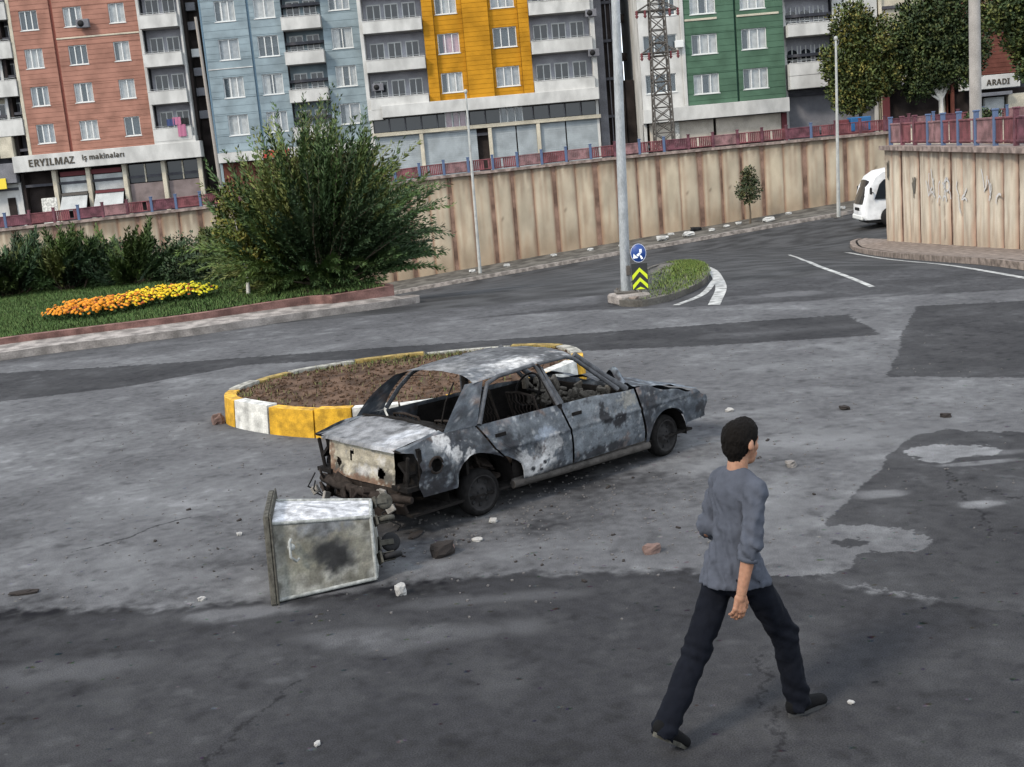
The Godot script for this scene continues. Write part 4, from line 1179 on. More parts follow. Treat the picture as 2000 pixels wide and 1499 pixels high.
func shop_windows(b: Node3D, x0: float, x1: float, y0: float, y1: float, n: int, z: float) -> void:
	var o := b.position
	for k in n:
		var st := mb()
		span(st, lerp(x0, x1, float(k) / n) + 0.06 - o.x, lerp(x0, x1, (k + 1.0) / n) - 0.06 - o.x, y0 - o.y, y1 - o.y, z - 0.03, z)
		put("pane", done(st), M.dark_glass, b)

func slab(b: Node3D, called: String, m: Material, x0: float, x1: float, y0: float, y1: float, z0: float, z1: float, parent: Node = null) -> MeshInstance3D:
	var st := mb()
	var o := b.position
	cbox(st, Vector3((x0 + x1) / 2 - o.x, (y0 + y1) / 2 - o.y, (z0 + z1) / 2), Vector3(x1 - x0, y1 - y0, abs(z1 - z0)), min(0.02, min(y1 - y0, abs(z1 - z0)) * 0.3))
	return put(called, done(st), m, parent if parent else b)

func shutter(b: Node3D, m: Material, x0: float, x1: float, y0: float, y1: float, z: float) -> void:   # roller shutter of real slats
	var st := mb()
	var o := b.position
	var y := y0
	while y < y1 - 0.02:
		var e: float = min(y1, y + 0.16)
		hexa(st, [Vector3(x0 - o.x, y - o.y, z - 0.04), Vector3(x1 - o.x, y - o.y, z - 0.04), Vector3(x1 - o.x, y - o.y, z + 0.012), Vector3(x0 - o.x, y - o.y, z + 0.012),
			Vector3(x0 - o.x, e - o.y, z - 0.04), Vector3(x1 - o.x, e - o.y, z - 0.04), Vector3(x1 - o.x, e - o.y, z - 0.012), Vector3(x0 - o.x, e - o.y, z - 0.012)])
		y = e
	put("roller_shutter", done(st), m, b)

func text(parent: Node, called: String, s: String, size: float, m: Material, at: Vector3, bold := true) -> void:
	var t := TextMesh.new()
	var f := SystemFont.new()
	f.font_names = PackedStringArray(["Droid Sans"])
	f.font_weight = 700 if bold else 400
	t.font = f
	t.text = s
	t.font_size = 32
	t.pixel_size = size / 32.0
	t.depth = 0.03
	t.horizontal_alignment = HORIZONTAL_ALIGNMENT_LEFT
	put(called, t, m, parent, at)

func buildings() -> void:
	# ---- orange block
	var b := thing("orange_apartment_block", "orange-red apartment block above a white sign band with dark lettering", "building", Vector3(-29.2, 0.45, -96))
	var o := Vector2(b.position.x, b.position.y)
	var holes := []
	for f in 5:
		var y: float = 17.85 - 2.78 * f + 0.02
		for c in [[-34.4, -33.05], [-31.1, -29.7], [-27.7, -26.5]]:
			holes.append(Rect2(c[0], y, c[1] - c[0], 1.42))
	put("wall", wall_mesh(-35.0, -32.1, 5.95, 20.5, holes, 0.36, 0.0, o), M.wall_orange, b)
	put("wall", wall_mesh(-31.85, -25.6, 5.95, 20.5, holes, 0.36, 0.0, o), M.wall_orange, b)
	slab(b, "wall_seam", M.orange_seam, -32.1, -31.85, 5.95, 20.5, -0.25, -0.12)
	slab(b, "string_course", M.wall_cream, -31.85, -25.6, 14.22, 14.34, 0.001, 0.06)
	slab(b, "corner_strip", M.wall_white, -25.6, -25.38, 5.95, 20.5, -0.25, 0.05)
	slab(b, "corner_strip", M.wall_cream, -35.25, -35.0, 5.95, 20.5, -0.25, 0.03)
	var k := 0
	for h in holes:
		window(b, Rect2(h.position - o, h.size), 0.0, [0, 0, 3, 1, 0, 0, 1, 3, 0, 3, 0, 3, 1, 0, 0][(k * 7 + 3) % 15], 2 if k % 3 == 2 else 3)
		k += 1
	balconies(b, -25.38, -22.5, [18.1, 15.35, 12.55, 9.8, 7.05], 0.95, 0.7, M.wall_lilac)
	var st := mb()
	span(st, -25.38 - o.x, -22.3 - o.x, 5.92 - o.y, 6.35 - o.y, -0.9, 0.68)
	put("balcony_base", done(st), M.wall_white, b)
	slab(b, "pier", M.wall_white, -22.5, -22.34, 6.35, 20.5, -0.9, 0.2)
	var band := slab(b, "sign_band", M.wall_white, -36.3, -22.0, 4.72, 5.94, -0.3, 0.75)
	text(band, "lettering", "ERYILMAZ", 0.74, M.letter, Vector3(-35.15 - o.x, 5.33 - o.y, 0.78))
	text(band, "lettering", "iş makinaları", 0.52, M.letter, Vector3(-31.05 - o.x, 5.42 - o.y, 0.78))
	# shop floor: shutters, awnings and mesh screens between pale posts
	slab(b, "shop_back", M.dark_brown, -36.2, -22.1, 0.5, 4.70, -1.08, -0.9)
	slab(b, "lintel", M.maroon, -33.2, -28.5, 4.15, 4.5, -0.6, -0.2)
	for a in [[-33.3, -31.2], [-30.7, -28.4]]:
		slab(b, "shop_front", M.awning, a[0], a[1], 2.9, 4.1, -0.6, -0.35)
		slab(b, "awning_bar", M.maroon if a[0] > -31 else M.dark_steel, a[0] + 0.1, a[1], 2.66, 2.88, -0.3, 0.15)
		st = mb()
		hexa(st, [Vector3(a[0] + 0.05 - o.x, 1.55 - o.y, 0.9), Vector3(a[1] - o.x, 1.55 - o.y, 0.9), Vector3(a[1] - o.x, 1.62 - o.y, 0.93), Vector3(a[0] + 0.05 - o.x, 1.62 - o.y, 0.93),
			Vector3(a[0] + 0.1 - o.x, 2.62 - o.y, 0.0), Vector3(a[1] - 0.05 - o.x, 2.62 - o.y, 0.0), Vector3(a[1] - 0.05 - o.x, 2.66 - o.y, 0.05), Vector3(a[0] + 0.1 - o.x, 2.66 - o.y, 0.05)])
		put("awning", done(st), M.awning, b)
	for x in [-33.6, -31.0, -28.2, -25.2, -22.4]:
		slab(b, "post", M.wall_cream, x - 0.16, x + 0.16, 0.5, 4.70, -0.5, 0.05)
	for a in [[-28.0, -25.4], [-25.0, -22.6]]:
		slab(b, "screen", M.mesh_screen, a[0], a[1], 1.75, 3.15, -0.4, -0.3)
		slab(b, "dark_window", M.dark_glass, a[0], a[1], 3.2, 4.6, -0.45, -0.4)
		slab(b, "thin_post", M.wall_cream, (a[0] + a[1]) / 2 - 0.05, (a[0] + a[1]) / 2 + 0.05, 3.2, 4.6, -0.4, -0.25)
	body_of(b, -36.2, -22.1, 0.4, 20.5, M.dark_brown)  # side walls of this block are plain dark brown
	# ---- sliver of a white block at the far left
	b = thing("white_apartment_block", "white block at the left edge with balconies, beside the orange block", "building", Vector3(-39.6, 0.4, -96.2))
	o = Vector2(b.position.x, b.position.y)
	put("wall", wall_mesh(-44.0, -38.1, 5.6, 20.5, [], 0.0, 0.0, o), M.wall_white, b)
	balconies(b, -38.05, -35.3, [17.2, 14.4, 11.6, 8.7], 1.2, 0.35, M.wall_cream)
	slab(b, "lower_wall", M.wall_cream, -37.4, -36.35, 5.9, 7.5, -0.9, 0.30)
	slab(b, "canopy", M.grey_render, -44, -36.4, 4.0, 5.5, -0.5, 0.4)
	slab(b, "yellow_sign", M.sign_yellow, -39.5, -37.2, 3.6, 4.4, 0.41, 0.5)
	slab(b, "shop_wall", M.wall_white, -44, -36.6, 0.4, 3.95, -0.8, -0.4)
	slab(b, "doorway", M.dark_brown, -37.6, -37.0, 0.4, 2.9, -0.39, -0.3)
	body_of(b, -44, -36.4, 0.3, 20.5, M.wall_white)
	# ---- dark side building between orange and blue
	b = thing("dark_side_block", "narrow dark brown tower between the orange block and the pale blue block", "building", Vector3(-21.5, 0.8, -97.2))
	o = Vector2(b.position.x, b.position.y)
	put("wall", wall_mesh(-22.29, -20.75, 0.8, 20.5, [], 0.5, 0.0, o), M.dark_brown, b)
	for y in [15.6, 14.2, 12.2, 10.8, 9.3, 7.6]:
		slab(b, "air_conditioner", M.grey_render if y != 12.2 else M.frame_white, -22.2, -21.4, y, y + 0.6, 0.001, 0.38)
	body_of(b, -22.25, -20.8, 0.6, 20.5, M.dark_brown)
	# ---- blue block
	b = thing("blue_apartment_block", "pale blue apartment block with a central stack of white balconies", "building", Vector3(-14.7, 1.1, -95))
	o = Vector2(b.position.x, b.position.y)
	holes = []
	for f in 5:
		var y: float = 17.15 - 2.77 * f
		for c in [[-19.62, -18.1], [-16.7, -15.15], [-11.15, -9.6]]:
			holes.append(Rect2(c[0], y + (0.12 if c[0] > -12 else 0.0), c[1] - c[0], 1.5))
	put("wall", wall_mesh(-20.6, -17.25, 4.85, 20.5, holes, 0.55, 0.0, o), M.wall_blue, b)
	put("wall", wall_mesh(-17.05, -14.7, 4.85, 20.5, holes, 0.55, 0.0, o), M.wall_blue, b)
	put("wall", wall_mesh(-11.75, -8.85, 4.85, 20.5, holes, 0.55, 0.0, o), M.wall_blue, b)
	slab(b, "wall_seam", M.blue_seam, -17.25, -17.05, 4.85, 20.5, -0.25, -0.1)
	slab(b, "corner_seam", M.blue_seam, -20.75, -20.6, 4.85, 20.5, -0.3, -0.02)
	k = 0
	for h in holes:
		window(b, Rect2(h.position - o, h.size), 0.0, [0, 0, 1, 0, 3, 0, 0, 1][(k * 5 + 1) % 8], 2 + (k & 1))
		k += 1
	balconies(b, -14.68, -11.77, [16.95, 14.2, 11.7, 8.95, 6.2], 0.9, 0.75, M.wall_blue)
	slab(b, "string_course", M.curtain, -20.6, -17.25, 10.95, 11.02, 0.001, 0.05)
	slab(b, "band", M.wall_white, -20.7, -8.9, 4.1, 4.83, -0.3, 0.5)
	slab(b, "shop_wall", M.brick_far, -20.6, -8.9, 1.0, 4.08, -0.7, -0.3)
	slab(b, "shop_sign", M.sign_red, -17.2, -15.2, 4.2, 4.75, 0.501, 0.56)
	body_of(b, -20.7, -8.86, 0.9, 20.5, M.wall_blue)
	# ---- yellow block with white balcony wings
	b = thing("yellow_apartment_block", "bright yellow apartment block with white balcony wings above grey shutters", "building", Vector3(-0.2, 1.5, -93))
	o = Vector2(b.position.x, b.position.y)
	holes = []
	for f in 5:
		var y: float = 16.25 - 2.8 * f
		holes.append(Rect2(-3.25, y - 0.1, 1.58, 1.42))
		holes.append(Rect2(0.82, y, 1.72, 1.42))
	put("wall", wall_mesh(-3.4, -1.3, 7.2, 20.5, holes, 0.34, -0.2, o), M.wall_yellow, b)
	put("wall", wall_mesh(0.62, 2.75, 7.2, 20.5, holes, 0.34, -0.2, o), M.wall_yellow, b)
	put("pilaster", wall_mesh(-4.2, -3.42, 7.2, 20.5, [], 0.34, 0.12, o), M.wall_yellow, b)
	put("pilaster", wall_mesh(-1.28, 0.60, 7.2, 20.5, [], 0.34, 0.12, o), M.wall_yellow, b)
	put("pilaster", wall_mesh(2.77, 3.52, 7.2, 20.5, [], 0.34, 0.12, o), M.wall_yellow, b)
	k = 0
	for h in holes:
		window(b, Rect2(h.position - o, h.size), -0.2, [1, 3, 0, 1, 2, 3, 0, 1, 2, 3][k % 10] if k < 8 else [2, 3][k & 1], 3)
		k += 1
	balconies(b, -8.55, -4.25, [15.95, 13.2, 10.45, 7.75], 0.85, 0.6, M.wall_lilac, 1)
	balconies(b, 3.56, 8.0, [16.3, 13.55, 10.8, 7.95], 0.9, 0.6, M.wall_lilac, 1)
	slab(b, "end_pier", M.wall_white, 7.95, 8.28, 6.4, 20.5, -0.9, 0.3)
	slab(b, "end_pier", M.wall_white, -8.82, -8.56, 6.4, 20.5, -0.9, 0.3)
	slab(b, "band", M.wall_white, -7.75, 8.2, 6.32, 7.18, -0.3, 0.85)
	slab(b, "band", M.wall_white, -8.8, -7.75, 6.2, 6.95, -0.3, 0.6)
	slab(b, "clerestory_back", M.dark_brown, -8.7, 8.2, 5.28, 6.30, -1.05, -0.6)
	shop_windows(b, -8.6, 8.1, 5.3, 6.25, 14, -0.5)
	for x in range(15):
		slab(b, "mullion", M.grey_render, -8.6 + x * 1.19 - 0.04, -8.6 + x * 1.19 + 0.04, 5.3, 6.3, -0.49, -0.42)
	slab(b, "beam", M.wall_cream, -8.7, 8.3, 4.98, 5.26, -0.6, 0.05)
	for s in [[-8.6, -5.2], [-5.0, -1.0], [-0.15 + 0.25, 1.9], [2.0, 3.45], [3.75, 5.6], [5.7, 8.0]]:
		shutter(b, M.shutter, s[0], s[1], 1.7, 4.97, -0.25)
	for x in [-5.1, 0.0, 3.6]:
		slab(b, "post", M.wall_cream, x - 0.14, x + 0.14, 1.5, 4.97, -0.4, 0.02)
	slab(b, "shop_back", M.dark_brown, -8.7, 8.2, 1.5, 4.97, -1.05, -0.6)
	body_of(b, -8.8, 8.2, 1.3, 20.5, M.wall_white)
	# ---- dark recess to the right of the yellow block
	b = thing("grey_stair_tower", "narrow grey and dark brown tower right of the yellow block", "building", Vector3(9.3, 2.0, -94))
	o = Vector2(b.position.x, b.position.y)
	put("wall", wall_mesh(8.32, 8.95, 2.0, 20.5, [], 0.0, 0.0, o), M.grey_render, b)
	put("wall", wall_mesh(8.98, 10.35, 2.0, 20.5, [], 0.9, -0.6, o), M.dark_brown, b)
	for x in [9.25, 9.62]:
		slab(b, "rib", M.grey_render, x, x + 0.07, 2.0, 20.5, -0.58, -0.42)
	for y in [6.4, 9.0, 11.8, 14.4]:
		st = mb()
		lathe(st, [Vector2(0.0, 0.0), Vector2(0.42, 0.05), Vector2(0.45, 0.6), Vector2(0.0, 0.68)], 10, Vector3(10.3 - o.x, y - o.y, -1.1))
		put("bay", done(st), M.dark_brown, b)
	slab(b, "lower_block", M.dark_brown, 10.36, 11.05, 2.0, 7.6, -1.6, -0.4)
	body_of(b, 8.4, 10.3, 1.8, 20.5, M.dark_brown)
	# ---- green block with a white wing on its left
	b = thing("green_apartment_block", "dark green apartment block with a white wing and cream shop front", "building", Vector3(16.3, 2.3, -90))
	o = Vector2(b.position.x, b.position.y)
	holes = []
	for f in 4:
		var y: float = 14.3 - 2.76 * f
		holes.append(Rect2(14.82, y - 0.05, 1.82, 1.36))
		holes.append(Rect2(18.38, y, 1.78, 1.42))
	put("wall", wall_mesh(14.35, 17.9, 5.22, 18.5, holes, 0.46, 0.0, o), M.wall_green, b)
	put("wall", wall_mesh(18.06, 21.4, 5.22, 18.5, holes, 0.46, 0.0, o), M.wall_green, b)
	slab(b, "wall_seam", M.green_seam, 17.9, 18.06, 5.22, 18.5, -0.25, -0.12)
	slab(b, "string_course", M.wall_cream, 14.4, 16.7, 11.05, 11.2, 0.001, 0.06)
	slab(b, "string_course", M.wall_cream, 18.1, 21.1, 11.05, 11.2, 0.001, 0.06)
	k = 0
	for h in holes:
		window(b, Rect2(h.position - o, h.size), 0.0, [1, 0, 0, 0, 0, 0, 0, 0][k % 8], 3)
		k += 1
	put("wing_wall", wall_mesh(11.1, 14.32, 5.22, 18.5, [Rect2(12.6, 11.6, 1.2, 1.3), Rect2(11.4, 9.0, 2.4, 1.3), Rect2(11.4, 6.3, 2.2, 1.3)], 0.0, -0.1, o), M.wall_white, b)
	for h in [Rect2(12.6, 11.6, 1.2, 1.3), Rect2(11.4, 9.0, 2.4, 1.3), Rect2(11.4, 6.3, 2.2, 1.3)]:
		window(b, Rect2(h.position - o, h.size), -0.1, 3, 3)
	slab(b, "corner_strip", M.wall_white, 14.1, 14.34, 5.22, 18.5, -0.09, 0.08)
	slab(b, "band", M.wall_white, 11.0, 21.45, 4.22, 5.2, -0.3, 0.7)
	slab(b, "shop_front", M.shutter_cream, 11.5, 16.1, 2.3, 4.18, -0.5, -0.2)
	slab(b, "shop_front", M.shutter_cream, 16.3, 21.0, 2.3, 4.18, -0.5, -0.2)
	slab(b, "shop_post", M.white_paint, 13.3, 13.6, 2.3, 4.18, -0.19, 0.0)
	slab(b, "shop_end", M.maroon, 21.02, 21.4, 2.3, 4.18, -0.5, -0.1)
	slab(b, "shop_back", M.dark_brown, 11.1, 21.4, 2.2, 4.2, -1.05, -0.6)
	slab(b, "air_conditioner", M.frame_white, 13.6, 14.2, 9.3, 9.8, 0.1, 0.45)
	body_of(b, 11.1, 21.4, 2.1, 18.5, M.wall_white)
	# ---- white block with arched windows
	b = thing("arched_window_block", "white apartment block with arched windows behind long balconies", "building", Vector3(24.6, 2.3, -90.4))
	o = Vector2(b.position.x, b.position.y)
	balconies(b, 21.6, 25.0, [15.7, 13.0, 10.2, 7.5], 0.85, 0.9, M.wall_lilac, 0, true)
	slab(b, "lower_parapet", M.wall_white, 21.6, 28.0, 5.72, 6.64, -0.9, 0.88)
	put("wall", wall_mesh(25.02, 28.2, 5.7, 18.5, [], 0.0, 0.0, o), M.wall_white, b)
	slab(b, "lower_wall", M.grey_render, 21.5, 28.2, 2.2, 5.68, -1.0, -0.6)
	body_of(b, 21.5, 28.2, 2.1, 18.5, M.wall_white)
	# ---- shops behind the trees at the right
	b = thing("brick_shop_building", "dark red brick building with a white shop sign, behind the concrete post", "building", Vector3(36.5, 2.3, -89))
	o = Vector2(b.position.x, b.position.y)
	put("wall", wall_mesh(33.0, 46.0, 5.55, 13.0, [], 0.3, 0.0, o), M.brick_far, b)
	var fascia := slab(b, "shop_sign", M.wall_white, 33.4, 37.6, 4.55, 5.5, 0.0, 0.5)
	text(fascia, "lettering", "ARADI", 0.55, M.letter, Vector3(35.2 - o.x, 4.98 - o.y, 0.53))
	slab(b, "shop_back", M.dark_brown, 33.0, 46.0, 2.2, 4.5, -1.0, -0.5)
	slab(b, "shop_window", M.awning, 35.3, 36.7, 2.4, 3.95, -0.45, -0.1)
	slab(b, "shop_pillar", M.wall_cream, 36.9, 39.0, 2.4, 4.1, -0.45, 0.1)
	slab(b, "shop_awning", M.grey_render, 34.6, 37.0, 4.05, 4.3, -0.4, 0.6)
	body_of(b, 33.0, 46.0, 2.1, 13.0, M.brick_far)
	b = thing("dark_shop_building", "low dark shop with a grey canopy, between the trees", "building", Vector3(29.8, 2.3, -90))
	o = Vector2(b.position.x, b.position.y)
	put("wall", wall_mesh(28.3, 32.9, 2.3, 5.2, [], 0.0, -0.3, o), M.dark_brown, b)
	slab(b, "canopy", M.grey_render, 28.2, 32.9, 5.3, 5.7, -0.6, 1.2)
	slab(b, "pillar", M.maroon, 28.35, 28.8, 2.3, 5.2, -0.25, 0.1)
	slab(b, "upper_wall", M.wall_cream, 28.3, 32.9, 5.72, 12.5, -0.9, -0.5)
	body_of(b, 28.3, 32.9, 2.1, 12.5, M.wall_cream)

# ---------------------------------------------------------------- plants
func leaf(st: SurfaceTool, p: Vector3, d: Vector3, n: Vector3, l: float, w: float, c: Color) -> void:
	var s := n.cross(d).normalized() * w
	var m := p + d * l * 0.5 - n * l * 0.06
	var e := p + d * l
	st.set_color(c)
	st.set_normal(n)
	for v in [p, m + s, e, p, e, m - s]:
		st.add_vertex(v)

func unit() -> Vector3:
	var z := rng.randf_range(-1, 1)
	var a := rng.randf() * TAU
	var r := sqrt(1 - z * z)
	return Vector3(cos(a) * r, z, sin(a) * r)

func crown_mesh(blobs: Array, n: int, size: float, cols: Array, base := Vector3.ZERO) -> ArrayMesh:   # blobs: [centre, radius (Vector3)]
	var st := SurfaceTool.new()
	st.begin(Mesh.PRIMITIVE_TRIANGLES)
	var vol := 0.0
	for b in blobs: vol += b[1].x * b[1].y
	for b in blobs:
		var cnt := int(n * b[1].x * b[1].y / vol)
		var k := 0
		while k < cnt:
			var u := unit()
			var r := pow(rng.randf(), 0.45)
			var tuft: Vector3 = b[0] + u * r * b[1]
			var c: Color = cols[rng.randi() % cols.size()]
			c = c * rng.randf_range(0.7, 1.25)
			c.a = 1
			var dir := (u + Vector3(0, 0.3, 0) + unit() * 0.5).normalized()
			for j in 7:
				var d := (dir + unit() * 0.8).normalized()
				leaf(st, tuft - base + unit() * size * 0.9, d, (u * 0.6 + Vector3.UP * 0.6 + unit() * 0.7).normalized(), size * rng.randf_range(0.7, 1.3), size * 0.3, c * rng.randf_range(0.85, 1.15))
				k += 1
	return st.commit()

func plume_bush(called: String, label: String, at: Vector3, n: int, hgt: float, spread: float, cols: Array, group := "", leaf_l := 0.17, sd := 1, up := 0.55, wide := 0.62, thick := 18) -> Node3D:
	rng.seed = sd
	var b := thing(called, label, "bush", at, 0.0, group)
	var st := SurfaceTool.new()
	st.begin(Mesh.PRIMITIVE_TRIANGLES)
	var stems := mb()
	var plume := []
	for i in n:
		if i % 9 == 0:                                           # branches grow in plumes
			plume = [rng.randf() * TAU, pow(rng.randf(), 0.7), rng.randf_range(0.86, 1.08), cols[rng.randi() % cols.size()] * rng.randf_range(0.75, 1.3), rng.randf_range(-0.06, 0.10)]
		var az: float = plume[0] + rng.randfn(0.0, 0.16)
		var tilt: float = clamp(plume[1] + rng.randfn(0.0, 0.06), 0.0, 1.05)   # 0 upright, 1 lying
		var L: float = hgt * plume[2] * (rng.randf_range(0.72, 1.0) if rng.randf() < 0.75 else rng.randf_range(0.42, 0.7)) * lerp(1.0, wide, pow(tilt, 1.8))
		var d := Vector3(cos(az) * tilt * spread, lerp(1.0, 0.16, tilt), sin(az) * tilt * spread).normalized()
		var p := Vector3(cos(az), 0, sin(az)) * rng.randf() * 0.5 * spread
		var c: Color = plume[3] * rng.randf_range(0.8, 1.2)
		var seg := 16
		var pts := [p]
		var start := rng.randf_range(0.12, 0.4)
		for k in seg:
			var f := float(k) / seg
			d = (d + Vector3(0, up * 0.055, 0) + Vector3(0, -0.10 * tilt * f * f, 0) + Vector3(0.014, -float(plume[4]) * f, 0) + unit() * 0.06).normalized()
			p += d * L / seg
			pts.append(p)
			if f < start: continue
			var bushy: float = sin(PI * clamp((f - start) / (1.0 - start) * 0.9 + 0.08, 0, 1))
			for j in int(thick * bushy + 4):
				var side := (d.cross(unit())).normalized()
				var dd := (d * rng.randf_range(0.6, 1.1) + side * rng.randf_range(0.35, 0.85)).normalized()
				leaf(st, p + side * rng.randf() * 0.05 - d * rng.randf() * L / seg, dd, (side + Vector3.UP * 0.7 + unit() * 0.5).normalized(), leaf_l * rng.randf_range(0.7, 1.3) * (0.6 + 0.5 * bushy), leaf_l * 0.13, Color(c.r, c.g, c.b) * rng.randf_range(0.75, 1.25))
		if i % 3 == 0:
			tube(stems, [pts[0], pts[5], pts[10], pts[15]], [0.022, 0.016, 0.01, 0.004], 4, false)
	put("foliage", st.commit(), M.leaf, b)
	put("stem", done(stems), M.bark, b)
	return b

func tree(label: String, at: Vector3, trunk_h: float, trunk_r: float, blobs: Array, n: int, size: float, cols: Array, bark: Material, sd: int, group := "") -> Node3D:
	rng.seed = sd
	var t := thing("tree", label, "tree", at, 0.0, group)
	var st := mb()
	tube(st, [Vector3.ZERO, Vector3(0.03, trunk_h * 0.5, 0.02), Vector3(0, trunk_h, 0)], [trunk_r * 1.2, trunk_r, trunk_r * 0.8], 9)
	for b in blobs:
		tube(st, [Vector3(0, trunk_h * 0.9, 0), (Vector3(0, trunk_h, 0) + b[0]) / 2 + Vector3(0, -0.1, 0.05), b[0]], [trunk_r * 0.6, trunk_r * 0.35, trunk_r * 0.12], 6, false)
	put("trunk", done(st), bark, t)
	put("crown", crown_mesh(blobs, n, size, cols), M.leaf, t)
	return t

func grass_mesh(n: int, where: Callable, h: float, cols: Array) -> ArrayMesh:
	var st := SurfaceTool.new()
	st.begin(Mesh.PRIMITIVE_TRIANGLES)
	for i in n:
		var p: Vector3 = where.call()
		if p.y < -50: continue
		for j in 3:
			var d := Vector3(rng.randf_range(-0.5, 0.5), 1, rng.randf_range(-0.5, 0.5)).normalized()
			var s := Vector3(rng.randf_range(-1, 1), 0, rng.randf_range(-1, 1)).normalized() * h * 0.09
			var q := p + Vector3(rng.randf_range(-0.05, 0.05), 0, rng.randf_range(-0.05, 0.05))
			st.set_color(cols[rng.randi() % cols.size()] * rng.randf_range(0.7, 1.3))
			st.set_normal((Vector3.UP + d.cross(s).normalized() * 0.6).normalized())
			st.add_vertex(q - s); st.add_vertex(q + s); st.add_vertex(q + d * h * rng.randf_range(0.6, 1.3))
	return st.commit()

func rock_mesh(r: Vector3, sd: int, rough := 0.35) -> ArrayMesh:
	var st := mb()
	var n := FastNoiseLite.new()
	n.seed = sd
	n.frequency = 0.9
	var g := func(a: float, b: float) -> Vector3:
		var d := Vector3(cos(a) * sin(b), cos(b), sin(a) * sin(b))
		var k := 1.0 + n.get_noise_3dv(d) * rough * 2.0
		var v := d * k
		return Vector3(clamp(v.x, -0.85, 0.9), clamp(v.y, -0.8, 0.8), clamp(v.z, -0.9, 0.85)) * r
	for i in 10:
		for j in 7:
			quad(st, g.call(TAU * i / 10, PI * j / 7), g.call(TAU * (i + 1) / 10, PI * j / 7), g.call(TAU * (i + 1) / 10, PI * (j + 1) / 7), g.call(TAU * i / 10, PI * (j + 1) / 7))
	return done(st)

func rock(called: String, label: String, cat: String, x: float, z: float, r: Vector3, m: Material, sd: int, group := "") -> void:
	var o := put(called, rock_mesh(r, sd), m, null, Vector3(x, gh(x, z) + r.y * 0.62, z), Basis(Vector3.UP, sd * 1.3))
	tag(o, label, cat, group)
# ---------------------------------------------------------------- street furniture
func piled_wall(called: String, label: String, x0: float, x1: float, at: Callable, top: Callable, base: Callable, n: int, cap := true, pm: Material = null) -> void:
	# at(f) -> Vector2 along the wall, f from 0 to 1; the piles stand in front of a rust-stained backing
	var mid: Vector2 = at.call(0.5)
	var w := thing(called, label, "wall", Vector3(mid.x, 0, mid.y))
	var o := w.position
	var st := mb()
	var dir: Vector2 = (at.call(1.0) - at.call(0.0)).normalized()
	var out := Vector3(-dir.y, 0, dir.x)
	if out.z < 0 and abs(out.z) > 0.5: out = -out
	elif abs(out.z) <= 0.5 and out.x > 0: out = -out
	var d3 := Vector3(dir.x, 0, dir.y)
	for i in 24:
		var a: Vector2 = at.call(i / 24.0)
		var b: Vector2 = at.call((i + 1) / 24.0)
		var q := []
		for k in [[a, base, 0.0], [b, base, 0.0], [b, base, -0.8], [a, base, -0.8], [a, top, 0.0], [b, top, 0.0], [b, top, -0.8], [a, top, -0.8]]:
			var p: Vector2 = k[0]
			q.append(Vector3(p.x, k[1].call(p.x, p.y) - (0.3 if k[1] == base else 0.0), p.y) + out * k[2] - o)
		hexa(st, q)
	put("backing", done(st), M.rust_gap, w)
	if cap:
		st = mb()
		for i in 24:
			var a: Vector2 = at.call(i / 24.0)
			var b: Vector2 = at.call((i + 1) / 24.0)
			var q := []
			for k in [[a, 0.0, 0.26], [b, 0.0, 0.26], [b, 0.0, -0.85], [a, 0.0, -0.85], [a, 0.16, 0.26], [b, 0.16, 0.26], [b, 0.16, -0.85], [a, 0.16, -0.85]]:
				var p: Vector2 = k[0]
				q.append(Vector3(p.x, top.call(p.x, p.y) + k[1] + 0.003, p.y) + out * k[2] - o)
			hexa(st, q)
		put("coping", done(st), M.wall_cap, w)
	# eight pile variants of unit height, with drips and grime of their own
	var kinds := []
	for v in 8:
		st = mb()
		patch(st, 8, 26, func(a, b):
			var x: float = lerp(-1.0, 1.0, a)
			return Vector3(x * 0.575 + 0.01 * nz.get_noise_2d(b * 60, v * 50), b, 0.09 * sqrt(max(0.0, 1.0 - pow(abs(x), 4.0))) + 0.012 * nz.get_noise_3d(a * 12, b * 90, v * 30)),
			func(p):
				var c := Color(0.74, 0.68, 0.58).lerp(Color(0.64, 0.59, 0.51), 0.5 + 0.5 * sin(v * 2.1))
				var n1 := nz.get_noise_3d(p.x * 40, p.y * 8 + v * 100, 0)
				var n2 := nz.get_noise_3d(p.x * 90, p.y * 30 + v * 100, 7)
				c = c.lerp(Color(0.52, 0.40, 0.32), smoothstep(0.0, 0.45, n1 + n2 * 0.3) * 0.5)
				c = c.lerp(Color(0.42, 0.32, 0.24), smoothstep(0.45 + n1 * 0.3, 0.08, p.y) * 0.55)
				c = c.lerp(Color(0.20, 0.15, 0.12), smoothstep(0.80 + 0.35 * nz.get_noise_2d(p.x * 110, v * 40), 1.0, p.y) * 0.65)
				c = c.lerp(Color(0.40, 0.24, 0.18), smoothstep(0.42, 0.54, abs(p.x) + n2 * 0.06) * 0.8)
				return c)
		kinds.append(done(st))
	for i in n:
		var p: Vector2 = at.call((i + 0.5 + 0.06 * sin(i * 3.7)) / n)
		var y0: float = base.call(p.x, p.y) - 0.1
		var y1: float = top.call(p.x, p.y)
		var wd: float = at.call(0.0).distance_to(at.call(1.0)) / n / 1.28
		put("pile", kinds[(i * 5 + int(i * i / 7)) % 8], pm if pm else M.pile, w, Vector3(p.x, y0, p.y) - o + out * (0.01 + 0.015 * sin(i * 2.3)), Basis(d3 * wd * (1.0 + 0.05 * sin(i * 5.1)) * (1.0 if d3.cross(Vector3.UP).dot(out) > 0 else -1.0), Vector3.UP * (y1 - y0), out))

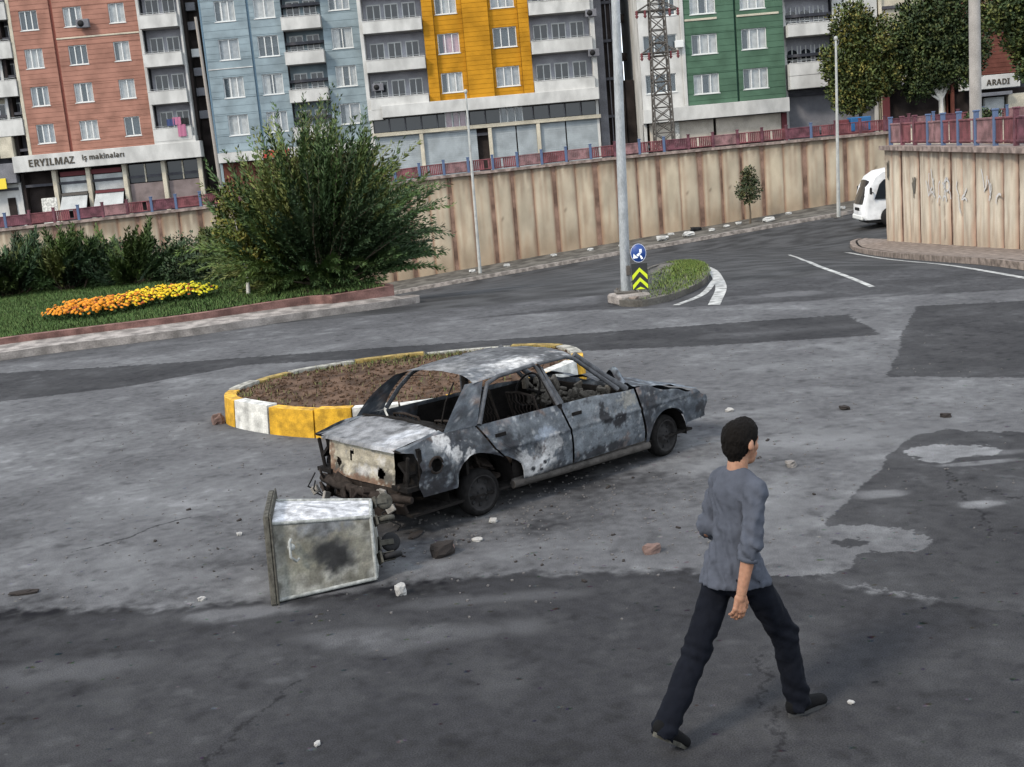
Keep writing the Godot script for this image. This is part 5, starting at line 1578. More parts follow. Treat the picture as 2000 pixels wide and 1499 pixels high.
func fence(label: String, at: Callable, top: Callable, n: int, h: float, back := 0.25) -> void:
	var mid: Vector2 = at.call(0.5)
	var f := thing("railing", label, "railing", Vector3(mid.x, top.call(mid.x, mid.y), mid.y))
	var o := f.position
	var dir: Vector2 = (at.call(1.0) - at.call(0.0)).normalized()
	var turn := -atan2(dir.y, dir.x)
	var L: float = at.call(0.0).distance_to(at.call(1.0)) / n
	var post := mb()
	cbox(post, Vector3(0, h * 0.55, 0), Vector3(0.16, h * 1.18, 0.14), 0.02)
	cbox(post, Vector3(0, h * 1.16, 0), Vector3(0.2, 0.06, 0.18), 0.015)
	var pm := done(post)
	var kinds := []
	for v in 3:
		var st := mb()
		for k in 12:   # upright slats
			var x := lerpf(-L / 2 + 0.13, L / 2 - 0.13, k / 11.0)
			if (v == 1 and k == 4) or (v == 2 and (k == 8 or k == 9)): continue
			cbox(st, Vector3(x, h * 0.5, 0), Vector3(L / 12 * (0.86 if v == 0 else 0.74), h * 0.84, 0.03), 0.006)
		cbox(st, Vector3(0, h * 0.88, 0.03), Vector3(L - 0.12, 0.06, 0.028), 0.008)
		cbox(st, Vector3(0, h * 0.16, 0.03), Vector3(L - 0.12, 0.06, 0.028), 0.008)
		kinds.append(done(st))
	rng.seed = n * 7
	for i in n + 1:
		var p: Vector2 = at.call(float(i) / n)
		var y: float = top.call(p.x, p.y) + 0.16
		put("post", pm, M.fence_blue if rng.randf() < 0.75 else M.fence_wine, f, Vector3(p.x, y, p.y) - o, Basis(Vector3.UP, turn))
		if i == n: break
		var q: Vector2 = at.call((i + 0.5) / n)
		var r := rng.randf()
		var e: Vector2 = at.call(float(i + 1) / n)
		var rise: float = (top.call(e.x, e.y) - top.call(p.x, p.y)) / L
		put("panel", kinds[rng.randi() % 3 if r < 0.6 else 0], M.fence_red if r < 0.62 else M.fence_pink if r < 0.85 else M.fence_wine, f, Vector3(q.x, top.call(q.x, q.y) + 0.16, q.y) - o, Basis(Vector3.UP, turn) * Basis(Vector3(0, 0, 1), atan(rise)))

func lamp_post(label: String, at: Vector3, h: float, r0: float, r1: float, m: Material, lean := 0.0, group := "", box_at := 0.0, arm := true, head := false) -> Node3D:
	var p := thing("lamp_post", label, "lamp post", at, 0.0, group)
	p.rotation.z = -lean
	var st := mb()
	tube(st, [Vector3.ZERO, Vector3(0, h * 0.5, 0), Vector3(0, h, 0)], [r0, lerp(r0, r1, 0.5), r1], 12)
	put("pole", done(st), m, p)
	st = mb()
	cbox(st, Vector3(0, 0.02, 0), Vector3(r0 * 4.4, 0.04, r0 * 4.4), 0.01)
	for k in 4:
		lathe(st, [Vector2(r0 * 0.25, 0.04), Vector2(r0 * 0.25, 0.08), Vector2(0, 0.085)], 6, Vector3([-1, 1, 1, -1][k], 0, [-1, -1, 1, 1][k]) * r0 * 1.6)
	put("base_plate", done(st), M.dark_steel, p)
	if arm:
		st = mb()
		tube(st, [Vector3(0, h - 0.3, 0), Vector3(0.25, h + 0.15, 0), Vector3(1.1, h + 0.3, 0)], [r1 * 0.8, r1 * 0.6, r1 * 0.5], 8)
		put("arm", done(st), m, p)
		st = mb()
		cbox(st, Vector3(1.35, h + 0.31, 0), Vector3(0.6, 0.11, 0.22), 0.035)
		put("lamp_head", done(st), m, p)
	if head:
		st = mb()
		lathe(st, [Vector2(0.0, 0.14), Vector2(0.09, 0.10), Vector2(0.11, 0.0), Vector2(0.06, -0.12), Vector2(0.0, -0.14)], 12, Vector3(0, h + 0.1, 0))
		put("lamp_head", done(st), m, p)
	if box_at > 0:
		st = mb()
		cbox(st, Vector3(r0 * 0.5, box_at, r0 * 0.9), Vector3(0.09, 0.2, 0.05), 0.01)
		put("hatch", done(st), M.dark_steel, p)
	return p

func minibus() -> void:
	# x runs forwards, z to its right; the cab faces the camera's left
	var b := thing("minibus", "white minibus coming out from behind the right-hand wall", "minibus", Vector3(21.75, gh(19.5, -62) + 0.02, -62.4), PI - 0.06)
	b.scale = Vector3.ONE * 1.15
	var prof := [Vector2(2.95, 0.32), Vector2(3.06, 0.5), Vector2(3.05, 0.95), Vector2(2.98, 1.12), Vector2(2.80, 1.75), Vector2(2.55, 2.18), Vector2(2.2, 2.40), Vector2(1.5, 2.50), Vector2(-2.6, 2.50), Vector2(-2.9, 2.40), Vector2(-3.0, 2.1), Vector2(-3.0, 0.4), Vector2(-2.9, 0.30)]
	var sec := [[-1.0, 0.965, 0.0], [-0.96, 0.99, 0.0], [-0.80, 1.0, 0.0], [0.80, 1.0, 0.0], [0.96, 0.99, 0.0], [1.0, 0.965, 0.0]]
	var st := mb()
	st.set_smooth_group(1)
	var at := func(i: int, s: Array) -> Vector3:
		var p: Vector2 = prof[i % prof.size()]
		var tuck: float = 0.10 * pow(clamp((p.y - 1.1) / 1.4, 0, 1), 2) + 0.12 * pow(clamp((p.x - 2.3) / 0.76, 0, 1), 2)
		return Vector3(p.x * s[1], 1.3 + (p.y - 1.3) * s[1], s[0] * (1.0 - tuck))
	for k in sec.size() - 1:
		for i in prof.size():
			quad(st, at.call(i, sec[k]), at.call(i + 1, sec[k]), at.call(i + 1, sec[k + 1]), at.call(i, sec[k + 1]))
	st.set_smooth_group(-1)
	for s in [sec[0], sec[-1]]:
		for i in range(1, prof.size() - 1):
			tri(st, at.call(0, s), at.call(i, s), at.call(i + 1, s))
	put("body", done(st), M.bus_white, b)
	st = mb()
	patch(st, 8, 6, func(a, c):
		var y: float = lerp(1.02, 2.0, c)
		var x: float = lerp(3.03, 2.68, pow(c, 1.1)) + 0.03
		var w: float = lerp(0.80, 0.74, c)
		var v: float = lerp(-w, w, a)
		return Vector3(x - 0.05 * pow(v / 0.8, 4), y + (0.06 * (1 - pow(v / w, 2)) if c == 1.0 else 0.0), v), null)
	put("windscreen", done(st), M.dark_glass, b)
	for s in [1.0, -1.0]:
		for w in [[1.45, 2.42, true], [0.2, 1.3, false], [-1.1, 0.05, false], [-2.4, -1.25, false]]:
			st = mb()
			var poly := PackedVector2Array([Vector2(w[0], 1.22), Vector2(w[1] + (0.1 if w[2] else 0.0), 1.22), Vector2(w[1] - (0.12 if w[2] else 0.0), 1.85), Vector2(w[1] - (0.32 if w[2] else 0.05), 2.05), Vector2(w[0] + 0.05, 2.05), Vector2(w[0], 1.98)])
			prism(st, poly, 0.955, 0.972, Basis(Vector3.RIGHT, Vector3(0, 0.0, s), Vector3.UP))
			put("side_window", done(st), M.dark_glass, b)
		for x in [1.85, -1.75]:
			st = mb()
			lathe(st, [Vector2(0.44, 0.0), Vector2(0.44, 0.012), Vector2(0.0, 0.012)], 20, Vector3(x, 0.42, s * 0.992), Basis(Vector3.RIGHT, s * PI / 2))
			put("wheel_arch", done(st), M.black, b)
			var wh := Node3D.new()
			wh.name = "wheel"
			b.add_child(wh, true)
			wh.position = Vector3(x, 0.35, s * 0.93)
			wh.rotation.x = s * PI / 2
			st = mb()
			lathe(st, [Vector2(0.2, -0.1), Vector2(0.33, -0.1), Vector2(0.35, -0.05), Vector2(0.35, 0.07), Vector2(0.33, 0.1), Vector2(0.22, 0.105)], 22, Vector3.ZERO)
			put("tyre", done(st), M.rubber, wh)
			st = mb()
			lathe(st, [Vector2(0.22, 0.10), Vector2(0.19, 0.07), Vector2(0.10, 0.09), Vector2(0.0, 0.10)], 18, Vector3.ZERO)
			put("rim", done(st), M.steel, wh)
		st = mb()
		cbox(st, Vector3(2.99, 0.82, s * 0.62), Vector3(0.10, 0.2, 0.34), 0.03)
		put("headlight", done(st), M.glass_lamp, b)
		st = mb()
		tube(st, [Vector3(2.55, 1.5, s * 0.92), Vector3(2.7, 1.55, s * 1.15)], [0.02], 5)
		cbox(st, Vector3(2.72, 1.6, s * 1.18), Vector3(0.08, 0.3, 0.16), 0.03)
		put("mirror", done(st), M.black, b)
	st = mb()
	cbox(st, Vector3(3.02, 0.45, 0), Vector3(0.14, 0.24, 1.7), 0.05)
	put("bumper", done(st), M.frame_white, b)
	st = mb()
	cbox(st, Vector3(3.05, 0.80, 0), Vector3(0.05, 0.14, 0.8), 0.02)
	put("grille", done(st), M.black, b)
	st = mb()
	span(st, -2.8, 2.8, 0.2, 0.34, -0.85, 0.85)
	put("underbody", done(st), M.black, b)

func signpost() -> void:
	var s := thing("traffic_sign", "rounded blue sign with a white arrow above a yellow and black chevron board", "traffic sign", Vector3(2.80, 0, -25.06))
	var st := mb()
	tube(st, [Vector3(0, 0, -0.03), Vector3(0, 1.16, -0.03)], [0.028], 8)
	put("post", done(st), M.dark_steel, s)
	var F := Basis(Vector3.RIGHT, PI / 2)     # y -> z
	st = mb()
	lathe(st, [Vector2(0.0, -0.008), Vector2(0.158, -0.008), Vector2(0.162, 0.0), Vector2(0.158, 0.006), Vector2(0.0, 0.006)], 36, Vector3(0, 1.01, 0.0), F * Basis.from_scale(Vector3(1, 1, 1.2)))
	var disc := put("disc", done(st), M.sign_blue, s)
	st = mb()
	lathe(st, [Vector2(0.153, 0.0), Vector2(0.153, 0.009), Vector2(0.158, 0.009), Vector2(0.158, 0.0)], 36, Vector3(0, 1.01, 0.0), F * Basis.from_scale(Vector3(1, 1, 1.2)))
	# the arrow: a shaft bent towards the lower left, as in the photograph
	for q in [[Vector2(0.02, 0.10), Vector2(0.07, 0.10), Vector2(0.07, 0.02), Vector2(0.02, 0.02)], [Vector2(0.02, 0.03), Vector2(0.07, 0.03), Vector2(-0.01, -0.05), Vector2(-0.045, -0.015)], [Vector2(-0.115, -0.085), Vector2(-0.10, 0.015), Vector2(-0.01, -0.075)], [Vector2(0.02, -0.03), Vector2(0.055, -0.03), Vector2(0.09, -0.10), Vector2(0.05, -0.11)]]:
		var poly := PackedVector2Array(q)
		prism(st, poly, 0.0062, 0.0095, Basis(Vector3.RIGHT, Vector3(0, 0, 1), Vector3.UP), Vector3(0, 0.99, 0.0))
	put("arrow", done(st), M.sign_white, disc)
	st = mb()
	cbox(st, Vector3(0, 0.53, 0), Vector3(0.33, 0.54, 0.014), 0.003)
	var board := put("chevron_board", done(st), M.sign_black, s)
	for k in 3:
		st = mb()
		var y: float = 0.66 - k * 0.2
		var poly := PackedVector2Array([Vector2(-0.155, y - 0.10), Vector2(0, y + 0.055), Vector2(0.155, y - 0.10), Vector2(0.155, max(0.27, y - 0.20)), Vector2(0.02, y - 0.045), Vector2(0, y - 0.03), Vector2(-0.02, y - 0.045), Vector2(-0.155, max(0.27, y - 0.20))])
		if k == 2: poly = PackedVector2Array([Vector2(-0.10, 0.27), Vector2(0, 0.32), Vector2(0.10, 0.27)])
		prism(st, poly, 0.0072, 0.0100, Basis(Vector3.RIGHT, Vector3(0, 0, 1), Vector3.UP))
		put("chevron", done(st), M.sign_lime, board)

func lattice_mast() -> void:
	var m := thing("lattice_mast", "dark steel lattice power mast in front of the green block's white wing", "mast", Vector3(11.15, street_y(11) + 0.02, -80.5))
	var st := mb()
	var H := 16.0
	var w := func(y: float) -> float: return lerp(0.62, 0.34, y / H)
	for k in 4:
		var a := Vector3([-1, 1, 1, -1][k], 0, [-1, -1, 1, 1][k])
		put("leg", leg_mesh(a * w.call(0.0), a * w.call(H) + Vector3.UP * H), M.dark_steel, m)
	var y := 0.0
	while y < H - 0.8:
		for k in 4:
			var a := Vector3([-1, 1, 1, -1][k], 0, [-1, -1, 1, 1][k])
			var b := Vector3([1, 1, -1, -1][k], 0, [-1, 1, 1, -1][k])
			var e := y + 0.8
			tube(st, [a * w.call(y) + Vector3.UP * y, b * w.call(e) + Vector3.UP * e], [0.024], 4, false)
			tube(st, [b * w.call(y) + Vector3.UP * y, a * w.call(e) + Vector3.UP * e], [0.035], 4, false)
			tube(st, [a * w.call(y) + Vector3.UP * y, b * w.call(y) + Vector3.UP * y], [0.035], 4, false)
		y += 0.8
	put("bracing", done(st), M.dark_steel, m)
	for c in [[6.6, 1.15], [9.2, 1.3], [11.4, 1.3]]:
		st = mb()
		for z in [-0.35, 0.35]:
			tube(st, [Vector3(-c[1], c[0], z), Vector3(c[1], c[0], z)], [0.06], 5)
			tube(st, [Vector3(-c[1], c[0], z), Vector3(0, c[0] + 0.7, z), Vector3(c[1], c[0], z)], [0.045], 5)
		put("cross_arm", done(st), M.dark_steel, m)
		for x in [-1.0, -0.6, 0.6, 1.0]:
			st = mb()
			lathe(st, [Vector2(0.02, 0.05), Vector2(0.10, 0.0), Vector2(0.05, -0.1), Vector2(0.12, -0.15), Vector2(0.05, -0.25), Vector2(0.12, -0.3), Vector2(0.02, -0.45)], 8, Vector3(x * c[1], c[0], 0.35))
			put("insulator", done(st), M.maroon, m)

func leg_mesh(a: Vector3, b: Vector3) -> ArrayMesh:
	var st := mb()
	tube(st, [a, b], [0.055, 0.045], 5)
	return done(st)

# ---------------------------------------------------------------- the scene
func _ready() -> void:
	# camera, sky, sun, exposure
	var cam := Camera3D.new()
	cam.name = "camera"
	add_child(cam)
	var pitch := deg_to_rad(10.8)
	var roll := deg_to_rad(5.0)
	var fw := Vector3(0, -sin(pitch), -cos(pitch))
	var up := Vector3(0, cos(pitch), -sin(pitch))
	var cr := Vector3.RIGHT * cos(roll) - up * sin(roll)
	var cu := up * cos(roll) + Vector3.RIGHT * sin(roll)
	cam.transform = Transform3D(Basis(cr, cu, -fw), Vector3(0, 3.32, 0))
	cam.fov = 34.7
	cam.near = 0.1
	cam.far = 1500
	cam.current = true
	var we := WorldEnvironment.new()
	we.name = "world_environment"
	add_child(we)
	var env := Environment.new()
	we.environment = env
	env.background_mode = Environment.BG_SKY
	var sky := Sky.new()
	var sm := ProceduralSkyMaterial.new()
	sm.sky_top_color = Color(0.73, 0.76, 0.80)
	sm.sky_horizon_color = Color(0.88, 0.91, 0.93)
	sm.sky_curve = 0.2
	sm.sky_energy_multiplier = 1.5
	sm.ground_bottom_color = Color(0.36, 0.36, 0.37)
	sm.ground_horizon_color = Color(0.70, 0.72, 0.74)
	sky.sky_material = sm
	env.sky = sky
	env.tonemap_mode = Environment.TONE_MAPPER_LINEAR
	env.tonemap_exposure = 1.27
	env.sdfgi_enabled = true
	env.ssao_enabled = true
	env.ssil_enabled = true
	env.ambient_light_source = Environment.AMBIENT_SOURCE_SKY
	var sun := DirectionalLight3D.new()
	sun.name = "sun"
	add_child(sun)
	sun.rotation_degrees = Vector3(-42, -48, 0)
	sun.light_energy = 0.85
	sun.light_angular_distance = 10.0
	sun.light_color = Color(1.0, 0.95, 0.88)
	sun.shadow_enabled = true

	rng.seed = 20
	nz.seed = 5
	nz.frequency = 0.1
	nz.fractal_octaves = 3
	materials()
	var U := Vector3.ONE
	mat("burnt_frame", Color(0.10, 0.105, 0.115), 0.8, "grain", U * 2, "blotch", U * 1.6, 0.5)
	mat("chalk", Color(0.62, 0.61, 0.60), 0.9, "speck", U)
	mat("smudge", Color(0.16, 0.15, 0.13), 0.95, "speck", U)
	mat("sill", Color(0.085, 0.078, 0.072), 0.9, "grain", U * 2, "blotch", U * 1.3, 0.8)
	mat("rim", Color(0.024, 0.022, 0.022), 0.8, "grain", U * 4, "blotch", U * 2.5, 0.5)
	mat("rim_dark", Color(0.10, 0.095, 0.08), 0.85, "grain", U * 3, "blotch", U * 2.5, 0.5)
	mat("zinc_plain", Color(0.38, 0.39, 0.37), 0.6, "grain", U * 2, "blotch", U * 2.0, 0.3)
	mat("sign_yellow", Color(0.65, 0.5, 0.05), 0.6, "")
	mat("sign_red", Color(0.45, 0.05, 0.04), 0.6, "")
	mat("wall_cap", Color(0.34, 0.27, 0.24), 0.9, "grain", U, "blotch", U * 0.3)
	mat("glass_lamp", Color(0.6, 0.62, 0.64), 0.15, "")
	var pl := StandardMaterial3D.new()
	pl.resource_name = "plaza"
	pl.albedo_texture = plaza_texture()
	pl.texture_repeat = true
	pl.roughness = 0.95
	pl.metallic_specular = 0.12
	pl.detail_enabled = true
	pl.detail_blend_mode = BaseMaterial3D.BLEND_MODE_MUL
	pl.detail_albedo = T.speck
	pl.detail_uv_layer = BaseMaterial3D.DETAIL_UV_2
	pl.uv2_triplanar = true
	pl.uv2_world_triplanar = true
	pl.uv2_scale = U * 0.45
	M.plaza = pl

	# ---- the setting
	var st := mb()
	sheet(GX0, GX1, GZ0, GZ1, 0.5, st, true)
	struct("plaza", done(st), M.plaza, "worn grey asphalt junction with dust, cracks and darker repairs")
	st = mb()
	sheet(-13, 13, -27, -76, 1.0, st)
	sheet(-70, -13, -4, -76, 3.0, st)
	sheet(13, 70, -4, -76, 1.5, st)
	sheet(-70, 70, 30, -4, 4.0, st)
	struct("road", done(st), M.asphalt, "grey asphalt road falling towards the retaining wall")
	st = mb()
	for i in 32:
		var a: float = -160.0 + i * 10
		var b := a + 10.0
		quad(st, Vector3(a, street_y(a), -76.5), Vector3(b, street_y(b), -76.5), Vector3(b, street_y(b), -400), Vector3(a, street_y(a), -400))
	struct("street", done(st), M.street, "upper street in front of the apartment blocks")
	st = mb()
	for s in [[-900, 900, -5.6, -900, 700]]:
		quad(st, Vector3(s[0], s[2], s[3]), Vector3(s[1], s[2], s[3]), Vector3(s[1], s[2], s[4]), Vector3(s[0], s[2], s[4]))
	struct("ground", done(st), M.street, "flat ground that reaches the horizon")
	st = mb()   # pavement along the foot of the far wall
	for i in 40:
		var a: float = lerp(-30.0, 40.0, i / 40.0)
		var b: float = lerp(-30.0, 40.0, (i + 1) / 40.0)
		var q := []
		for p in [[a, -71.2], [b, -71.2], [b, -76.0], [a, -76.0]]:
			q.append(Vector3(p[0], gh(p[0], p[1]) - 0.1, p[1]))
		for k in 4: q.append(q[k] + Vector3(0, 0.28 if k < 2 else 0.42, 0))
		hexa(st, q)
	struct("far_pavement", done(st), M.verge, "narrow littered pavement along the foot of the far wall")
	st = mb()
	var kp := []
	for i in 41: kp.append(Vector2(lerp(-30.0, 40.0, i / 40.0), -71.1))
	kerb_run(st, kp, 0.3, 0.2, gh, 1.0)
	struct("far_kerb", done(st), M.kerb_pale, "pale kerb along the far pavement")
	# upper ground on the right, behind the nearer wall
	st = mb()
	prism(st, PackedVector2Array([Vector2(15.9, -49.5), Vector2(13.9, -19.8), Vector2(70, -19.8), Vector2(70, -62), Vector2(40, -60)]), 1.0, 1.72)
	struct("upper_pavement", done(st), M.street, "raised pavement behind the right-hand wall")
	# lines
	st = mb()
	ribbon(st, smooth_open([Vector2(4.05, -23.7), Vector2(4.2, -24.3), Vector2(4.65, -26.2), Vector2(5.0, -28.5), Vector2(5.6, -33.0), Vector2(6.2, -38.5), Vector2(6.35, -43.0), Vector2(6.0, -46.0)], 5), 0.24)
	ribbon(st, smooth_open([Vector2(3.37, -24.12), Vector2(4.15, -25.5), Vector2(4.9, -28.3)], 4), 0.14, 0.007)
	ribbon(st, smooth_open([Vector2(11.0, -46.9), Vector2(9.84, -40.68), Vector2(8.28, -33.38), Vector2(7.77, -30.57), Vector2(7.51, -28.15), Vector2(7.33, -24.3)], 4), 0.12)
	ribbon(st, smooth_open([Vector2(13.3, -47.5), Vector2(12.2, -41.0), Vector2(11.0, -34.0), Vector2(10.2, -27.5), Vector2(10.3, -22.0), Vector2(11.5, -17.0)], 5), 0.16)
	struct("road_markings", done(st), M.line, "worn white painted lines on the ramp")
	# kerb and brown verge in front of the right-hand wall
	var kr := smooth_open([Vector2(15.9, -54.0), Vector2(15.2, -52.6), Vector2(13.9, -47.5), Vector2(12.9, -42.0), Vector2(12.1, -36.5), Vector2(11.2, -28.0), Vector2(10.9, -20.0)], 5)
	st = mb()
	kerb_run(st, kr, 0.22, 0.16, gh, -1.0)
	struct("right_kerb", done(st), M.kerb_brown, "brown kerb curving along the right-hand wall")
	st = mb()
	var wall_r := func(z: float) -> float: return 15.62 + (z + 49.5) / 15.0 * -1.0
	for i in kr.size() - 1:
		var q := []
		for p in [kr[i], kr[i + 1]]:
			q.append(p)
		var e0: float = wall_r.call(max(q[0].y, -50.5))
		var e1: float = wall_r.call(max(q[1].y, -50.5))
		var a := Vector3(q[0].x + 0.1, gh(q[0].x, q[0].y) + 0.15, q[0].y)
		var b := Vector3(q[1].x + 0.1, gh(q[1].x, q[1].y) + 0.15, q[1].y)
		quad(st, a, b, Vector3(max(e1, b.x) + 0.2, gh(e1, q[1].y) + 0.17, q[1].y), Vector3(max(e0, a.x) + 0.2, gh(e0, q[0].y) + 0.17, q[0].y))
	struct("right_pavement", done(st), M.kerb_brown, "narrow brown pavement below the right-hand wall")

	# ---- roundabout with lawn
	var rk := smooth_open([Vector2(-16.0, -21.5), Vector2(-13.0, -23.3), Vector2(-10.3, -24.67), Vector2(-9.4, -25.1), Vector2(-7.9, -25.6), Vector2(-6.4, -26.2), Vector2(-5.0, -27.2), Vector2(-3.4, -28.2), Vector2(-2.35, -29.0), Vector2(-2.05, -29.7), Vector2(-2.5, -30.8), Vector2(-3.8, -32.6), Vector2(-6.5, -36.0), Vector2(-10.0, -40.0)], 5)
	st = mb()
	kerb_run(st, rk, 0.24, 0.16, gh, 1.0)
	for i in range(0, rk.size() - 1):
		pass
	struct("roundabout_kerb", done(st), M.kerb_pale, "pale stone kerb of the planted roundabout")
	var inner := []
	var inner2 := []
	for i in rk.size():
		var t: Vector2 = (rk[min(i + 1, rk.size() - 1)] - rk[max(i - 1, 0)]).normalized().orthogonal()
		inner.append(rk[i] + t * 0.24)
		inner2.append(rk[i] + t * (1.05 if i < 34 else 0.6))
	st = mb()
	for i in inner.size() - 1:
		quad(st, Vector3(inner[i].x, gh(rk[i].x, rk[i].y) + 0.155, inner[i].y), Vector3(inner[i + 1].x, gh(rk[i + 1].x, rk[i + 1].y) + 0.155, inner[i + 1].y), Vector3(inner2[i + 1].x, gh(rk[i + 1].x, rk[i + 1].y) + 0.20, inner2[i + 1].y), Vector3(inner2[i].x, gh(rk[i].x, rk[i].y) + 0.20, inner2[i].y))
	struct("roundabout_path", done(st), M.kerb_pale, "pale strip of paving inside the kerb")
	st = mb()
	kerb_run(st, inner2, 0.22, 0.33, null, 1.0)
	struct("lawn_edging", done(st), M.kerb_red, "reddish edging stones round the lawn")
	var lawn_poly := PackedVector2Array()
	for i in inner2.size():
		var t: Vector2 = (inner2[min(i + 1, inner2.size() - 1)] - inner2[max(i - 1, 0)]).normalized().orthogonal()
		lawn_poly.append(inner2[i] + t * 0.2)
	lawn_poly.append_array(PackedVector2Array([Vector2(-14, -44), Vector2(-30, -46), Vector2(-30, -20)]))
	st = mb()
	prism(st, lawn_poly, -2.0, 0.30)
	struct("lawn", done(st), M.lawn, "mown green lawn of the roundabout")
	var gcols := [Color(0.052, 0.10, 0.026), Color(0.066, 0.115, 0.032), Color(0.09, 0.13, 0.042), Color(0.044, 0.085, 0.024)]
	var on_lawn := func() -> Vector3:
		var p := Vector2(rng.randf_range(-15.5, -2.2), rng.randf_range(-37.5, -23.5))
		return Vector3(p.x, 0.33, p.y) if Geometry2D.is_point_in_polygon(p, lawn_poly) else Vector3(0, -100, 0)
	tag(put("grass", grass_mesh(42000, on_lawn, 0.07, gcols), M.grass), "short green grass of the roundabout lawn", "grass", "", "stuff")

	# ---- retaining walls and railings
	piled_wall("retaining_wall", "long stained concrete wall of upright piles below the apartment blocks", -36, 34,
		func(f): return Vector2(lerp(-36.0, 42.0, f), -76.0), func(x, _z): return wall_top(x), func(x, z): return gh(x, z) + 0.2, 61)
	piled_wall("near_retaining_wall", "cream wall of upright piles on the right with sunlight painted into its colour, hiding the minibus", 0, 0,
		func(f): return Vector2(lerp(15.62, 13.62, f), lerp(-49.5, -19.5, f)), func(_x, _z): return 2.0, func(x, z): return gh(x, z), 24, true, M.pile_sunlit)
	# faint scrawls of paint on the nearer wall
	var nw: Node3D = get_node("near_retaining_wall")
	var dv := Vector3(-2.0, 0, 30.0).normalized()
	var ow := Vector3(-30.0, 0, -2.0).normalized()
	rng.seed = 61
	for g in [[6.3, 0.45, 1.5, 0], [7.6, 0.55, 1.2, 0], [8.7, 0.5, 1.0, 0], [9.6, 0.3, 1.3, 0], [12.9, 0.6, 1.3, 0], [4.6, 0.3, 0.5, 1], [0.8, 0.8, 0.7, 1]]:
		st = mb()
		for k in (5 if g[3] == 0 else 4):
			var pts := []
			var a := rng.randf_range(0.6, 2.5) if g[3] == 0 else rng.randf_range(1.3, 1.8)
			var q := Vector2(g[0] + rng.randf_range(-0.5, 0.5) * g[2] * (1.0 if g[3] == 0 else 0.3), g[1] + rng.randf_range(-0.5, 0.4) * g[2] * 0.6)
			for j in 7:
				a += rng.randf_range(-0.7, 0.7) if g[3] == 0 else rng.randf_range(-0.15, 0.15)
				q += Vector2(cos(a), sin(a)) * 0.10
				pts.append(q)
			for j in 6:
				var n2: Vector2 = (pts[j + 1] - pts[j]).normalized().orthogonal() * (0.035 if g[3] == 0 else 0.05)
				var p4 := []
				for c in [pts[j] - n2, pts[j] + n2, pts[j + 1] + n2, pts[j + 1] - n2]:
					p4.append(Vector3(15.62, 0, -49.5) + dv * c.x + Vector3.UP * c.y + ow * 0.125 - nw.position)
				quad(st, p4[0], p4[1], p4[2], p4[3])
		put("graffiti", done(st), M.chalk if g[3] == 0 else M.smudge, nw)
	fence("red railing with blue posts along the far wall, below the apartment blocks", func(f): return Vector2(lerp(-36.0, 42.0, f), -76.1), func(x, _z): return wall_top(x), 52, 0.78)
	fence("red railing with pale blue posts on top of the nearer right-hand wall", func(f): return Vector2(lerp(15.85, 13.85, f), lerp(-49.5, -19.5, f)), func(_x, _z): return 2.0, 17, 0.92)

	buildings()

	# ---- planted island in the middle of the junction
	var outline := smooth_closed([Vector2(-3.94, -16.42), Vector2(-3.72, -16.0), Vector2(-3.16, -15.4), Vector2(-2.5, -14.92), Vector2(-2.0, -14.78), Vector2(-1.4, -14.78), Vector2(-0.8, -14.92), Vector2(-0.25, -15.12), Vector2(0.15, -15.5), Vector2(0.55, -16.1), Vector2(0.95, -16.8), Vector2(1.08, -17.5), Vector2(0.85, -18.3), Vector2(0.05, -18.75), Vector2(-1.3, -18.8), Vector2(-2.4, -18.6), Vector2(-3.35, -18.1), Vector2(-3.78, -17.5), Vector2(-3.98, -16.9)], 6)
	var isl := thing("traffic_island", "low oval traffic island of bare soil edged with yellow and white kerbstones", "traffic island", Vector3(-1.5, 0, -16.8))
	var io := isl.position
	var inside := Geometry2D.offset_polygon(outline, -0.17)[0]
	st = mb()
	prism(st, inside, -0.05, 0.32, Basis(), -io)
	put("soil", done(st), M.soil, isl)
	var total := outline.size()
	var per := 6
	var i0 := 0
	var kn := 0
	while i0 < total:
		st = mb()
		var n := per
		for k in n:
			var ia := (i0 + k) % total
			var ib := (i0 + k + 1) % total
			var q := []
			for z in [ia, ib]:
				var t: Vector2 = (outline[(z + 1) % total] - outline[(z - 1 + total) % total]).normalized().orthogonal()
				if Geometry2D.is_point_in_polygon(outline[z] + t * 0.05, outline) == false: t = -t
				q.append([outline[z], outline[z] + t * 0.03, outline[z] + t * 0.19, outline[z] + t * 0.19])
			var shrink_a := 0.12 if k == 0 else 0.0
			var shrink_b := 0.12 if k == n - 1 else 0.0
			var A := []
			var B := []
			for c in 4:
				A.append((q[0][c] as Vector2).lerp(q[1][c], shrink_a))
				B.append((q[1][c] as Vector2).lerp(q[0][c], shrink_b))
			var hts := [-0.03, 0.36, 0.36, -0.03]
			var pa := []
			var pb := []
			var lift := 0.012 * sin(kn * 2.3)
			for c in 4:
				pa.append(Vector3(A[c].x, hts[c] + (lift if c in [1, 2] else 0.0), A[c].y) - io)
				pb.append(Vector3(B[c].x, hts[c] + (lift if c in [1, 2] else 0.0), B[c].y) - io)
			for c in 3:
				quad(st, pa[c], pb[c], pb[c + 1], pa[c + 1])
			quad(st, pa[0], pa[1], pa[2], pa[3])
			quad(st, pb[0], pb[1], pb[2], pb[3])
		put("kerbstone", done(st), M.white_paint if (kn == 1 or kn == 4 or kn == 5 or kn == 9 or kn == 12 or kn == 15) else M.yellow_paint, isl).material_override = isl.get_child(-1).material_override if kn < 11 or kn > 17 else (M.white_worn if kn & 1 else M.yellow_worn)
		i0 += n
		kn += 1
